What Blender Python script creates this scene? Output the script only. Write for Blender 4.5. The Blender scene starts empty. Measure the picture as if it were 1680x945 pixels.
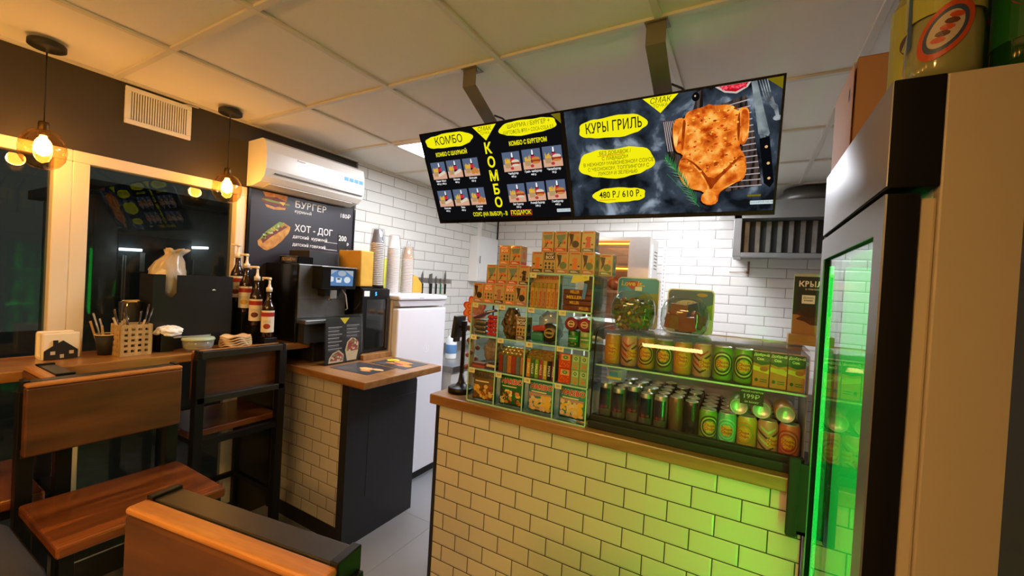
import bpy, bmesh, math, random
from mathutils import Matrix, Vector
S = bpy.context.scene
COL = S.collection
PI = math.pi
rnd = random.Random(7)
# ---------------------------------------------------------------- camera, world, exposure
cam_d = bpy.data.cameras.new('camera')
cam_d.sensor_width = 36.0
cam_d.lens = 678.2 / 1680.0 * 36.0
cam_d.clip_start = 0.02
cam = bpy.data.objects.new('camera', cam_d)
COL.objects.link(cam)
def cam_matrix(yaw, pitch, roll, loc):
    f = Vector((-math.sin(yaw) * math.cos(pitch), math.cos(yaw) * math.cos(pitch), math.sin(pitch)))
    r = Vector((math.cos(yaw), math.sin(yaw), 0))
    u = r.cross(f)
    c, s = math.cos(roll), math.sin(roll)
    r2 = c * r + s * u
    u2 = -s * r + c * u
    m = Matrix((r2, u2, -f)).transposed().to_4x4()
    m.translation = loc
    return m
cam.matrix_world = cam_matrix(math.radians(29.582), math.radians(-0.749), math.radians(3.301), Vector((0, 0, 1.56)))
S.camera = cam
S.view_settings.view_transform = 'Standard'
S.view_settings.look = 'None'
S.view_settings.gamma = 1.0
S.view_settings.use_curve_mapping = False
S.view_settings.exposure = 0.0
W = bpy.data.worlds.new('night')
S.world = W
W.use_nodes = True
W.node_tree.nodes['Background'].inputs[0].default_value = (0.42, 0.43, 0.40, 1)
W.node_tree.nodes['Background'].inputs[1].default_value = 0.13
HALL_FILL_W = 310.0         # unseen pendants added behind the viewer as warm fill
PENDANT_W = 15.0
LED_E = 30.0          # ceiling panels over the kitchen
ROOM_FILL_E = 25.0         # unseen ceiling panels, warm fill over the seating side
FRIDGE_E = 58.0      # green strips in the drinks fridge
SCREEN_E = 1.0
# ---------------------------------------------------------------- materials
def lin(h):
    h = h.lstrip('#')
    v = [int(h[i:i + 2], 16) / 255 for i in (0, 2, 4)]
    return tuple(c / 12.92 if c <= 0.04045 else ((c + 0.055) / 1.055) ** 2.4 for c in v) + (1,)
MATS = {}
def nodes_of(m):
    m.use_nodes = True
    nt = m.node_tree
    return nt, nt.nodes, nt.links
def mat(name, h, rough=0.5, metal=0.0, noise=0.0, nscale=8.0, bump=0.0, bscale=60.0, coat=0.0, spec=0.5, stretch=(1, 1, 1), h2=None):
    if name in MATS: return MATS[name]
    m = bpy.data.materials.new(name)
    nt, N, L = nodes_of(m)
    p = N['Principled BSDF']
    p.inputs['Base Color'].default_value = lin(h)
    p.inputs['Roughness'].default_value = rough
    p.inputs['Metallic'].default_value = metal
    p.inputs['Specular IOR Level'].default_value = spec
    p.inputs['Coat Weight'].default_value = coat
    if noise or bump or h2:
        tc = N.new('ShaderNodeTexCoord'); mp = N.new('ShaderNodeMapping')
        mp.inputs['Scale'].default_value = stretch
        L.new(tc.outputs['Object'], mp.inputs['Vector'])
    if noise or h2:
        nz = N.new('ShaderNodeTexNoise'); nz.inputs['Scale'].default_value = nscale; nz.inputs['Detail'].default_value = 5
        L.new(mp.outputs['Vector'], nz.inputs['Vector'])
        rp = N.new('ShaderNodeValToRGB')
        a = lin(h)
        b = lin(h2) if h2 else tuple(c * (1 - noise) for c in a[:3]) + (1,)
        rp.color_ramp.elements[0].position = 0.35; rp.color_ramp.elements[1].position = 0.65
        rp.color_ramp.elements[0].color = b; rp.color_ramp.elements[1].color = a
        L.new(nz.outputs['Fac'], rp.inputs['Fac']); L.new(rp.outputs['Color'], p.inputs['Base Color'])
    if bump:
        nb = N.new('ShaderNodeTexNoise'); nb.inputs['Scale'].default_value = bscale; nb.inputs['Detail'].default_value = 3
        L.new(mp.outputs['Vector'], nb.inputs['Vector'])
        bp = N.new('ShaderNodeBump'); bp.inputs['Strength'].default_value = bump; bp.inputs['Distance'].default_value = 0.004
        L.new(nb.outputs['Fac'], bp.inputs['Height']); L.new(bp.outputs['Normal'], p.inputs['Normal'])
    MATS[name] = m
    return m
def wood(name, dark, light, axis=0, rough=0.3, scale=3.0, coat=0.3, planks=0.0):
    if name in MATS: return MATS[name]
    m = bpy.data.materials.new(name)
    nt, N, L = nodes_of(m)
    p = N['Principled BSDF']
    p.inputs['Roughness'].default_value = rough; p.inputs['Coat Weight'].default_value = coat
    p.inputs['Coat Roughness'].default_value = 0.2
    tc = N.new('ShaderNodeTexCoord'); mp = N.new('ShaderNodeMapping')
    sc = [scale * 5.0] * 3; sc[axis] = scale * 0.6
    mp.inputs['Scale'].default_value = sc
    L.new(tc.outputs['Object'], mp.inputs['Vector'])
    n1 = N.new('ShaderNodeTexNoise'); n1.inputs['Scale'].default_value = 1.6; n1.inputs['Detail'].default_value = 6; n1.inputs['Distortion'].default_value = 0.6
    L.new(mp.outputs['Vector'], n1.inputs['Vector'])
    r = N.new('ShaderNodeValToRGB')
    r.color_ramp.elements[0].position = 0.3; r.color_ramp.elements[1].position = 0.7
    r.color_ramp.elements[0].color = lin(dark); r.color_ramp.elements[1].color = lin(light)
    L.new(n1.outputs['Fac'], r.inputs['Fac'])
    n2 = N.new('ShaderNodeTexNoise'); n2.inputs['Scale'].default_value = 14; n2.inputs['Detail'].default_value = 2
    L.new(mp.outputs['Vector'], n2.inputs['Vector'])
    mx = N.new('ShaderNodeMixRGB'); mx.blend_type = 'MULTIPLY'; mx.inputs['Fac'].default_value = 0.35
    L.new(r.outputs['Color'], mx.inputs['Color1']); L.new(n2.outputs['Fac'], mx.inputs['Color2'])
    L.new(mx.outputs['Color'], p.inputs['Base Color'])
    bp = N.new('ShaderNodeBump'); bp.inputs['Strength'].default_value = 0.08; bp.inputs['Distance'].default_value = 0.002
    L.new(n1.outputs['Fac'], bp.inputs['Height']); L.new(bp.outputs['Normal'], p.inputs['Normal'])
    MATS[name] = m
    return m
def emi(name, h, s=1.0):
    if name in MATS: return MATS[name]
    m = bpy.data.materials.new(name)
    nt, N, L = nodes_of(m)
    N.remove(N['Principled BSDF'])
    e = N.new('ShaderNodeEmission'); e.inputs[0].default_value = lin(h); e.inputs[1].default_value = s
    L.new(e.outputs[0], N['Material Output'].inputs['Surface'])
    MATS[name] = m
    return m
def glass(name, tint='#ffffff', refl=1.0, rough=0.01, ior=1.5, haze=0.0, hazecol='#ffffff'):
    """thin clear sheet: transparent with a Fresnel reflection on both faces; haze adds a milky diffuse share"""
    if name in MATS: return MATS[name]
    m = bpy.data.materials.new(name)
    nt, N, L = nodes_of(m)
    N.remove(N['Principled BSDF'])
    t = N.new('ShaderNodeBsdfTransparent'); t.inputs[0].default_value = lin(tint)
    g = N.new('ShaderNodeBsdfGlossy'); g.inputs['Roughness'].default_value = rough
    geo = N.new('ShaderNodeNewGeometry')
    mi = N.new('ShaderNodeMapRange')
    mi.inputs[3].default_value = ior; mi.inputs[4].default_value = 1 / ior
    L.new(geo.outputs['Backfacing'], mi.inputs[0])
    fr = N.new('ShaderNodeFresnel'); L.new(mi.outputs[0], fr.inputs['IOR'])
    mu = N.new('ShaderNodeMath'); mu.operation = 'MULTIPLY'; mu.inputs[1].default_value = refl
    L.new(fr.outputs[0], mu.inputs[0])
    mx = N.new('ShaderNodeMixShader')
    L.new(mu.outputs[0], mx.inputs[0]); L.new(t.outputs[0], mx.inputs[1]); L.new(g.outputs[0], mx.inputs[2])
    out = mx
    if haze:
        d = N.new('ShaderNodeBsdfDiffuse'); d.inputs[0].default_value = lin(hazecol)
        m2 = N.new('ShaderNodeMixShader'); m2.inputs[0].default_value = haze
        L.new(mx.outputs[0], m2.inputs[1]); L.new(d.outputs[0], m2.inputs[2])
        out = m2
    L.new(out.outputs[0], N['Material Output'].inputs['Surface'])
    MATS[name] = m
    return m
def tiles(name, au, av, u0, v0, w, h, col, grout, mort=0.0022, rough=0.14, bev=0.014, off=0.5):
    m = bpy.data.materials.new(name)
    nt, N, L = nodes_of(m)
    p = N['Principled BSDF']; p.inputs['Roughness'].default_value = rough
    tc = N.new('ShaderNodeTexCoord'); sp = N.new('ShaderNodeSeparateXYZ'); cb = N.new('ShaderNodeCombineXYZ')
    L.new(tc.outputs['Object'], sp.inputs[0])
    for k, (ax, o) in enumerate(((au, u0), (av, v0))):
        a = N.new('ShaderNodeMath'); a.operation = 'SUBTRACT'; a.inputs[1].default_value = o
        L.new(sp.outputs[ax], a.inputs[0]); L.new(a.outputs[0], cb.inputs[k])
    def brick(ms, sm):
        b = N.new('ShaderNodeTexBrick'); b.offset = off
        b.inputs['Scale'].default_value = 1; b.inputs['Mortar Size'].default_value = ms; b.inputs['Mortar Smooth'].default_value = sm
        b.inputs['Bias'].default_value = 0; b.inputs['Brick Width'].default_value = w; b.inputs['Row Height'].default_value = h
        L.new(cb.outputs[0], b.inputs['Vector'])
        return b
    b1 = brick(mort, 0.1)
    c = lin(col); b1.inputs['Color1'].default_value = c; b1.inputs['Color2'].default_value = tuple(x * 0.93 for x in c[:3]) + (1,)
    b1.inputs['Mortar'].default_value = lin(grout)
    L.new(b1.outputs['Color'], p.inputs['Base Color'])
    b2 = brick(bev, 1.0)
    iv = N.new('ShaderNodeMath'); iv.operation = 'SUBTRACT'; iv.inputs[0].default_value = 1
    L.new(b2.outputs['Fac'], iv.inputs[1])
    bp = N.new('ShaderNodeBump'); bp.inputs['Strength'].default_value = 0.5; bp.inputs['Distance'].default_value = 0.004
    L.new(iv.outputs[0], bp.inputs['Height']); L.new(bp.outputs['Normal'], p.inputs['Normal'])
    MATS[name] = m
    return m
# ---------------------------------------------------------------- mesh builder
class B:
    def __init__(s): s.bm = bmesh.new(); s.M = Matrix.Identity(4)
    def _fin(s, vs, fs, m, M=None):
        T = s.M @ M if M is not None else s.M
        for v in vs: v.co = T @ v.co
        for f in fs: f.material_index = m
    def box(s, x0, x1, y0, y1, z0, z1, m=0, bev=0.0, seg=2, M=None):
        r = bmesh.ops.create_cube(s.bm, size=1)
        vs = r['verts']
        for v in vs: v.co = Vector(((x0 + x1) / 2 + v.co.x * (x1 - x0), (y0 + y1) / 2 + v.co.y * (y1 - y0), (z0 + z1) / 2 + v.co.z * (z1 - z0)))
        fs = list({f for v in vs for f in v.link_faces})
        if bev:
            es = list({e for v in vs for e in v.link_edges})
            r2 = bmesh.ops.bevel(s.bm, geom=es, offset=bev, segments=seg, profile=0.5, affect='EDGES')
            fs = list({f for v in vs if v.is_valid for f in v.link_faces} | set(r2['faces']))
            vs = list({v for f in fs for v in f.verts})
        s._fin(vs, fs, m, M)
        return s
    def lathe(s, prof, n=20, m=0, M=None, caps=True, mf=None):
        rings = []
        new = []
        for r, z in prof:
            if r < 1e-6:
                v = s.bm.verts.new((0, 0, z)); rings.append([v]); new.append(v)
            else:
                ring = [s.bm.verts.new((r * math.cos(2 * PI * k / n), r * math.sin(2 * PI * k / n), z)) for k in range(n)]
                rings.append(ring); new += ring
        fs = []
        for i in range(len(rings) - 1):
            a, b = rings[i], rings[i + 1]
            for k in range(n):
                k2 = (k + 1) % n
                if len(a) == 1 and len(b) == 1: continue
                if len(a) == 1: f = s.bm.faces.new((a[0], b[k2], b[k]))
                elif len(b) == 1: f = s.bm.faces.new((a[k], a[k2], b[0]))
                else: f = s.bm.faces.new((a[k], a[k2], b[k2], b[k]))
                f.smooth = True
                f.material_index = mf(i) if mf else m
                fs.append(f)
        if caps:
            for ring, fl in ((rings[0], True), (rings[-1], False)):
                if len(ring) > 1:
                    f = s.bm.faces.new(ring[::-1] if fl else ring); f.material_index = (mf(0 if fl else len(rings) - 2) if mf else m); fs.append(f)
        T = s.M @ M if M is not None else s.M
        for v in new: v.co = T @ v.co
        return s
    def cyl(s, p0, p1, r, n=12, m=0, r2=None):
        p0, p1 = Vector(p0), Vector(p1)
        d = p1 - p0
        q = d.to_track_quat('Z', 'Y').to_matrix().to_4x4(); q.translation = p0
        return s.lathe([(r, 0), (r if r2 is None else r2, d.length)], n, m, q)
    def tube(s, pts, r, n=8, m=0):
        pts = [Vector(p) for p in pts]
        rings = []
        up = Vector((0, 0, 1))
        for i, p in enumerate(pts):
            t = (pts[min(i + 1, len(pts) - 1)] - pts[max(i - 1, 0)]).normalized()
            a = t.cross(up)
            if a.length < 1e-3: a = t.cross(Vector((1, 0, 0)))
            a.normalize(); b = t.cross(a)
            rings.append([s.bm.verts.new(s.M @ (p + r * (math.cos(2 * PI * k / n) * a + math.sin(2 * PI * k / n) * b))) for k in range(n)])
        for i in range(len(rings) - 1):
            for k in range(n):
                f = s.bm.faces.new((rings[i][k], rings[i][(k + 1) % n], rings[i + 1][(k + 1) % n], rings[i + 1][k])); f.smooth = True; f.material_index = m
        for g in (rings[0][::-1], rings[-1]):
            f = s.bm.faces.new(g); f.material_index = m
        return s
    def ball(s, c, r, m=0, n=12, sc=(1, 1, 1), M=None):
        r_ = bmesh.ops.create_uvsphere(s.bm, u_segments=n, v_segments=max(6, n * 2 // 3), radius=r)
        vs = r_['verts']
        for v in vs: v.co = Vector((v.co.x * sc[0], v.co.y * sc[1], v.co.z * sc[2])) + Vector(c)
        fs = list({f for v in vs for f in v.link_faces})
        for f in fs: f.smooth = True
        s._fin(vs, fs, m, M)
        return s
    def prism(s, poly, d, m=0, M=None):
        """polygon in local XY extruded from z=0 to z=d"""
        T = s.M @ M if M is not None else s.M
        a = [s.bm.verts.new(T @ Vector((x, y, 0))) for x, y in poly]
        b = [s.bm.verts.new(T @ Vector((x, y, d))) for x, y in poly]
        n = len(poly)
        area = sum(poly[i][0] * poly[(i + 1) % n][1] - poly[(i + 1) % n][0] * poly[i][1] for i in range(n))
        if area < 0: a.reverse(); b.reverse()
        fs = [s.bm.faces.new(a[::-1]), s.bm.faces.new(b)]
        for i in range(n): fs.append(s.bm.faces.new((a[i], a[(i + 1) % n], b[(i + 1) % n], b[i])))
        for f in fs: f.material_index = m
        return s
    def flat(s, poly, z=0.0, m=0, M=None, fn=None):
        """flat printed shape in local XY at height z (fn bends it onto a curved face)"""
        T = s.M @ M if M is not None else s.M
        n = len(poly)
        area = sum(poly[i][0] * poly[(i + 1) % n][1] - poly[(i + 1) % n][0] * poly[i][1] for i in range(n))
        pl = poly if area >= 0 else poly[::-1]
        if fn:
            f = s.bm.faces.new([s.bm.verts.new(T @ fn(x, y, z)) for x, y in pl])
        else:
            f = s.bm.faces.new([s.bm.verts.new(T @ Vector((x, y, z))) for x, y in pl])
        f.material_index = m
        return s
    def fan(s, poly, c, z=0.0, m=0, M=None, fn=None, rings=3):
        """printed disc-like shape split into rings so that fn can wrap it round a can"""
        T = s.M @ M if M is not None else s.M
        n = len(poly)
        area = sum(poly[i][0] * poly[(i + 1) % n][1] - poly[(i + 1) % n][0] * poly[i][1] for i in range(n))
        if area < 0: poly = poly[::-1]
        P = lambda x, y: s.bm.verts.new(T @ (fn(x, y, z) if fn else Vector((x, y, z))))
        cv = P(*c); prev = None
        for k in range(1, rings + 1):
            t = k / rings
            ring = [P(c[0] + (x - c[0]) * t, c[1] + (y - c[1]) * t) for x, y in poly]
            for i in range(n):
                j = (i + 1) % n
                f = s.bm.faces.new((cv, ring[i], ring[j]) if prev is None else (prev[i], ring[i], ring[j], prev[j])); f.material_index = m
            prev = ring
        return s
    def rect(s, x0, x1, y0, y1, z=0.0, m=0, M=None, fn=None, nx=1):
        for i in range(nx):
            a = x0 + (x1 - x0) * i / nx; b = x0 + (x1 - x0) * (i + 1) / nx
            s.flat([(a, y0), (b, y0), (b, y1), (a, y1)], z, m, M, fn)
        return s
    def text(s, t, size, x, y, z=0.0, m=0, M=None, fn=None, xs=1.0, bold=0.0, align='CENTER', rot=0.0, shear=0.0):
        me = text_mesh(t, size, bold, align, shear)
        T = s.M @ M if M is not None else s.M
        c, sn = math.cos(rot), math.sin(rot)
        vs = []
        for v in me.vertices:
            px, py = v.co.x * xs, v.co.y
            q = (x + px * c - py * sn, y + px * sn + py * c)
            vs.append(s.bm.verts.new(T @ (fn(q[0], q[1], z) if fn else Vector((q[0], q[1], z)))))
        for p in me.polygons:
            try:
                f = s.bm.faces.new([vs[i] for i in p.vertices]); f.material_index = m
            except ValueError: pass
        return s
    def build(s, name, mats, parent=None, smooth=False, loc=None, rz=0.0):
        bmesh.ops.remove_doubles(s.bm, verts=s.bm.verts, dist=1e-6)
        me = bpy.data.meshes.new(name)
        s.bm.normal_update()
        s.bm.to_mesh(me); s.bm.free()
        for k in (mats if isinstance(mats, (list, tuple)) else [mats]): me.materials.append(k)
        if smooth:
            for p in me.polygons: p.use_smooth = True
        o = bpy.data.objects.new(name, me); COL.objects.link(o)
        if parent is not None: o.parent = parent
        if loc is not None: o.location = loc
        if rz: o.rotation_euler = (0, 0, rz)
        return o
class Each:
    """same calls as B, but every printed line or mark becomes a part of its own"""
    def __init__(s, name, mats, parent, M): s.a = (name, mats, parent, M)
    def _do(s, fn, a, k, m):
        n, mats, par, M = s.a
        b = B(); b.M = M; getattr(b, fn)(*a, **k); b.build(n, mats[m] if isinstance(mats, (list, tuple)) else mats, par)
    def text(s, t, size, x, y, z=0.0, m=0, **k): s._do('text', (t, size, x, y, z, 0), k, m)
    def rect(s, x0, x1, y0, y1, z=0.0, m=0): s._do('rect', (x0, x1, y0, y1, z, 0), {}, m)
TXT = {}
def raw_text(t, size, bold, align, shear):
    cu = bpy.data.curves.new('lettering', 'FONT')
    cu.body = t; cu.size = size; cu.align_x = align; cu.align_y = 'CENTER'; cu.offset = bold * size; cu.resolution_u = 2; cu.shear = shear
    cu.fill_mode = 'FRONT'
    o = bpy.data.objects.new('lettering', cu); COL.objects.link(o)
    dg = bpy.context.evaluated_depsgraph_get()
    me = bpy.data.meshes.new_from_object(o.evaluated_get(dg))
    bpy.data.objects.remove(o); bpy.data.curves.remove(cu)
    return [(v.co.x, v.co.y) for v in me.vertices], [tuple(p.vertices) for p in me.polygons]
GLY = {}
def glyph(c, bold):
    """outline of one letter at size 1 on a baseline centred on the capitals, with its advance"""
    k = (c, bold)
    if k in GLY: return GLY[k]
    if c in 'ЬЫЮИЯРУ':
        cap = glyph('Н', bold)[0]; lo, hi = min(p[1] for p in cap), max(p[1] for p in cap)
        H = hi - lo; st = 0.085 + 2 * bold; v, f = [], []
        def quad(*q): n = len(v); v.extend(q); f.append((n, n + 1, n + 2, n + 3))
        def stem(x): quad((x, lo), (x + st, lo), (x + st, hi), (x, hi))
        def bowl(x, y0, y1, w, full=False):
            cy = (y0 + y1) / 2; ry = (y1 - y0) / 2; n = 24 if full else 12
            rx = w / 2 if full else min(ry, w * 0.55); cx = x + w / 2 if full else x + w - rx
            if not full: quad((x, y1 - st), (cx, y1 - st), (cx, y1), (x, y1)); quad((x, y0), (cx, y0), (cx, y0 + st), (x, y0 + st))
            for k_ in range(n):
                a0, a1 = [(-PI / 2 + (2 * PI if full else PI) * (k_ + e) / n) for e in (0, 1)]
                quad((cx + rx * math.cos(a0), cy + ry * math.sin(a0)), (cx + rx * math.cos(a1), cy + ry * math.sin(a1)), (cx + (rx - st) * math.cos(a1), cy + (ry - st) * math.sin(a1)), (cx + (rx - st) * math.cos(a0), cy + (ry - st) * math.sin(a0)))
        x0 = 0.07; w = 0.42
        if c in 'ЬЫ': stem(x0); bowl(x0 + st * 0.5, lo, lo + H * 0.57, w - st * 0.5); adv = x0 + w + 0.05
        if c == 'Ы': stem(x0 + w + 0.1); adv = x0 + w + 0.1 + st + 0.07
        if c == 'Р': stem(x0); bowl(x0 + st * 0.5, hi - H * 0.57, hi, w - st * 0.5); adv = x0 + w + 0.05
        if c == 'Я': stem(x0 + w - st); bowl(-x0 - w + st * 0.5, hi - H * 0.55, hi, w - st * 0.5); v[4:] = [(-a, b_) for a, b_ in v[4:]]; quad((x0, lo), (x0 + st * 1.2, lo), (x0 + w - st * 0.9, hi - H * 0.5), (x0 + w - st * 2.0, hi - H * 0.5)); adv = x0 + w + 0.08
        if c == 'И': stem(x0); stem(x0 + w + 0.05); quad((x0, lo), (x0 + st, lo), (x0 + w + 0.05 + st, hi), (x0 + w + 0.05, hi)); adv = x0 + w + 0.05 + st + 0.07
        if c == 'Ю': stem(x0); quad((x0, lo + H / 2 - st / 2), (x0 + st + 0.14, lo + H / 2 - st / 2), (x0 + st + 0.14, lo + H / 2 + st / 2), (x0, lo + H / 2 + st / 2)); bowl(x0 + st + 0.08, lo - 0.01, hi + 0.01, 0.56, True); adv = x0 + st + 0.08 + 0.56 + 0.05
        if c == 'У': quad((0.02, hi), (0.02 + st * 1.1, hi), (0.3 + st * 0.2, lo + H * 0.36), (0.25, lo + H * 0.26)); quad((0.48, hi), (0.48 + st * 1.1, hi), (0.16 + st * 1.1, lo), (0.16, lo)); quad((0.03, lo), (0.2, lo), (0.2 + st * 0.3, lo + st), (0.03, lo + st)); adv = 0.6
        GLY[k] = (v, f, adv)
        return GLY[k]
    a, _ = raw_text('НН', 1, bold, 'LEFT', 0); b_, bf = raw_text('Н' + c + 'Н', 1, bold, 'LEFT', 0)
    adv = max(p[0] for p in b_) - max(p[0] for p in a)
    v, f = raw_text(c, 1, bold, 'LEFT', 0) if c != ' ' else ([], [])
    GLY[k] = (v, f, adv)
    return GLY[k]
class Letters:
    def __init__(s, v, f):
        s.vertices = [type('V', (), {'co': Vector((x, y, 0))}) for x, y in v]; s.polygons = [type('P', (), {'vertices': q}) for q in f]
def text_mesh(t, size, bold, align, shear):
    k = (t, size, bold, align, shear)
    if k in TXT: return TXT[k]
    if any(c in 'ЬЫЮИЯРУ' for c in t) and '\n' not in t:
        v, f, x = [], [], 0.0
        for c in t:
            gv, gf, adv = glyph(c, bold)
            n = len(v); v += [((x + px + shear * py) * size, py * size) for px, py in gv]; f += [tuple(a + n for a in q) for q in gf]; x += adv
        if align == 'CENTER': v = [(px - x * size / 2, py) for px, py in v]
        me = Letters(v, f)
    else: me = Letters(*raw_text(t, size, bold, align, shear))
    TXT[k] = me
    return me
def frame(o, right, up):
    r = Vector(right).normalized(); u = Vector(up); u = (u - r * u.dot(r)).normalized(); n = r.cross(u)
    m = Matrix((r, u, n)).transposed().to_4x4(); m.translation = Vector(o)
    return m
FRONT = lambda x, y, z: frame((x, y, z), (1, 0, 0), (0, 0, 1))       # print facing -Y
SIDE = lambda x, y, z: frame((x, y, z), (0, 1, 0), (0, 0, 1))        # print facing +X
def thing(name, label, cat, loc=(0, 0, 0), rz=0.0, group=None):
    o = bpy.data.objects.new(name, None); COL.objects.link(o)
    o.empty_display_size = 0.05
    o.location = loc; o.rotation_euler = (0, 0, rz)
    o['label'] = label; o['category'] = cat
    if group: o['group'] = group
    return o
def tag(o, label, cat, group=None, kind=None):
    o['label'] = label; o['category'] = cat
    if group: o['group'] = group
    if kind: o['kind'] = kind
    return o
def structure(o, label, cat='setting'):
    o['kind'] = 'structure'; o['label'] = label; o['category'] = cat
    return o
def kids(o): return [c for c in bpy.data.objects if c.parent == o]
def dup(o, loc, rz=None, label=None):
    c = o.copy(); COL.objects.link(c); c.location = loc
    if rz is not None: c.rotation_euler = (0, 0, rz)
    if label: c['label'] = label
    for ch in kids(o):
        d = ch.copy(); COL.objects.link(d); d.parent = c
        for g in kids(ch):
            e = g.copy(); COL.objects.link(e); e.parent = d
    return c
def ell(cx, cy, rx, ry, n=24, a0=0.0, wob=0.0, seed=0):
    r = random.Random(seed)
    ph = r.random() * 6
    return [(cx + rx * (1 + wob * math.sin(5 * t + ph) + wob * 0.6 * math.sin(9 * t + 2 * ph)) * math.cos(t), cy + ry * (1 + wob * math.sin(4 * t + ph)) * math.sin(t)) for t in (a0 + 2 * PI * k / n for k in range(n))]
def mm(L): return [(a / 1000, b / 1000) for a, b in L]
# ---------------------------------------------------------------- common materials
black_paint = mat('black_paint', '#1b1a19', 0.55)
black_metal = mat('black_metal', '#0b0a09', 0.4, noise=0.3, nscale=20, spec=0.35)
black_gloss = mat('black_gloss', '#0c0c0d', 0.15)
black_matte = mat('black_matte', '#171615', 0.7)
dark_grey = mat('dark_grey', '#37383a', 0.5)
white_plastic = mat('white_plastic', '#e9e7e4', 0.3)
white_enamel = mat('white_enamel', '#e6e6ee', 0.25)
steel = mat('steel', '#b9b8b6', 0.3, 1.0, noise=0.12, nscale=30, stretch=(1, 1, 14))
steel_dull = mat('steel_dull', '#8f8f8e', 0.42, 1.0, noise=0.15, nscale=20)
chrome = mat('chrome', '#d8d8d8', 0.12, 1.0)
clear = glass('clear_glass')
pane_green = glass('pane_green', '#e3efe6', 1.0)
edge_green = mat('glass_edge', '#a9d8bc', 0.2, spec=0.8)
sleeve = glass('clear_film', '#f4f4f4', 1.2, 0.12, haze=0.06)
white_print = mat('white_print', '#f2f0ea', 0.5)
black_print = mat('black_print', '#191716', 0.5)
red_print = mat('red_print', '#b5261c', 0.45)
yellow_print = mat('yellow_print', '#e9d21e', 0.5)
# ---------------------------------------------------------------- the room
XL, YB, ZC = -2.68, 4.287, 2.423
floor_m = mat('floor_tile', '#8d8e90', 0.35)
def floor_mat():
    m = tiles('floor_tiles', 0, 1, -1.64, 1.46, 0.6, 0.6, '#85868a', '#6f7072', 0.0025, 0.35, 0.004, 0.0)
    return m
b = B(); b.box(XL - 0.25, 1.6, -3.2, YB + 0.2, -0.1, 0.0)
structure(b.build('floor', floor_mat()), 'grey square stone-look floor tiles', 'floor')
# ceiling: recessed mineral tiles between protruding T bars
ceil_m = mat('ceiling_tile', '#e8e5dc', 0.85, bump=0.15, bscale=220)
tee_m = mat('ceiling_bar', '#d6d2c6', 0.5)
b = B(); b.box(XL - 0.2, 1.6, -3.2, YB + 0.2, ZC + 0.012, ZC + 0.08)
ceiling = structure(b.build('ceiling', ceil_m), 'suspended ceiling of pale square tiles', 'ceiling')
b = B()
for k in range(-1, 7):
    x = -2.093 + 0.6 * k
    b.box(x - 0.012, x + 0.012, -3.1, YB, ZC, ZC + 0.011, bev=0.002)
for k in range(-7, 7):
    y = 0.766 + 0.6 * k
    b.box(XL, 1.5, y - 0.012, y + 0.012, ZC + 0.001, ZC + 0.0112)
b.box(XL, XL + 0.02, -3.1, YB, ZC, ZC + 0.011); b.box(XL, 1.5, YB - 0.02, YB, ZC, ZC + 0.011)
b.build('ceiling_grid', tee_m, ceiling)
# left wall: dark paint with window openings, white brick tiles towards the back
wall_dark = mat('dark_wall_paint', '#3a342b', 0.75, bump=0.1, bscale=150)
b = B()
WZ0, WZ1 = 0.12, 2.045
b.box(XL - 0.2, XL, -3.2, 2.179, WZ1, ZC + 0.01)
b.box(XL - 0.2, XL, -3.2, 2.179, 0, WZ0)
b.box(XL - 0.2, XL, 1.385, 2.179, WZ0, WZ1)
b.box(XL - 0.2, XL, -3.2, -2.2, WZ0, WZ1)
structure(b.build('wall_left', wall_dark), 'dark painted wall over the windows', 'wall')
lt = tiles('left_wall_tiles', 1, 2, 2.43, 2.321 - 0.0857 * 28, 0.2865, 0.0857, '#d9d9d4', '#77736c')
b = B(); b.box(XL - 0.2, XL, 2.179, YB + 0.2, 0, ZC + 0.01)
structure(b.build('wall_left', lt), 'white glazed brick tiles on the left wall', 'wall')
bt = tiles('back_wall_tiles', 0, 2, 0.003 + 0.1435, 1.903 - 0.0857 * 22, 0.287, 0.0857, '#dcdad6', '#77736c')
b = B(); b.box(XL, 1.6, YB, YB + 0.2, 0, ZC + 0.01)
structure(b.build('wall_back', bt), 'white glazed brick tiles on the back wall', 'wall')
b = B(); b.box(1.4, 1.6, -3.2, YB, 0, ZC + 0.01)
structure(b.build('wall_right', mat('right_wall', '#a89f90', 0.8)), 'plain wall on the right side', 'wall')
b = B(); b.box(XL - 0.2, 1.6, -3.3, -3.1, 0, ZC + 0.01)
structure(b.build('wall_front', mat('front_wall', '#8a7c66', 0.8)), 'dark wall behind the viewer', 'wall')
b = B(); b.box(0.232, 0.9, 0.55, 0.6, 0, ZC)
structure(b.build('wall_right', black_matte), 'black partition beside the drinks fridge', 'wall')
b = B(); b.box(XL, XL + 0.014, YB - 0.014, YB, 0, ZC)
structure(b.build('trim_1', black_paint), 'dark corner profile between the tiled walls', 'trim')
b = B(); b.box(XL, XL + 0.006, 2.172, 2.185, 0, ZC)
structure(b.build('trim_2', mat('grey_profile', '#6a6862', 0.5)), 'thin profile where paint meets tiles', 'trim')
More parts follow.
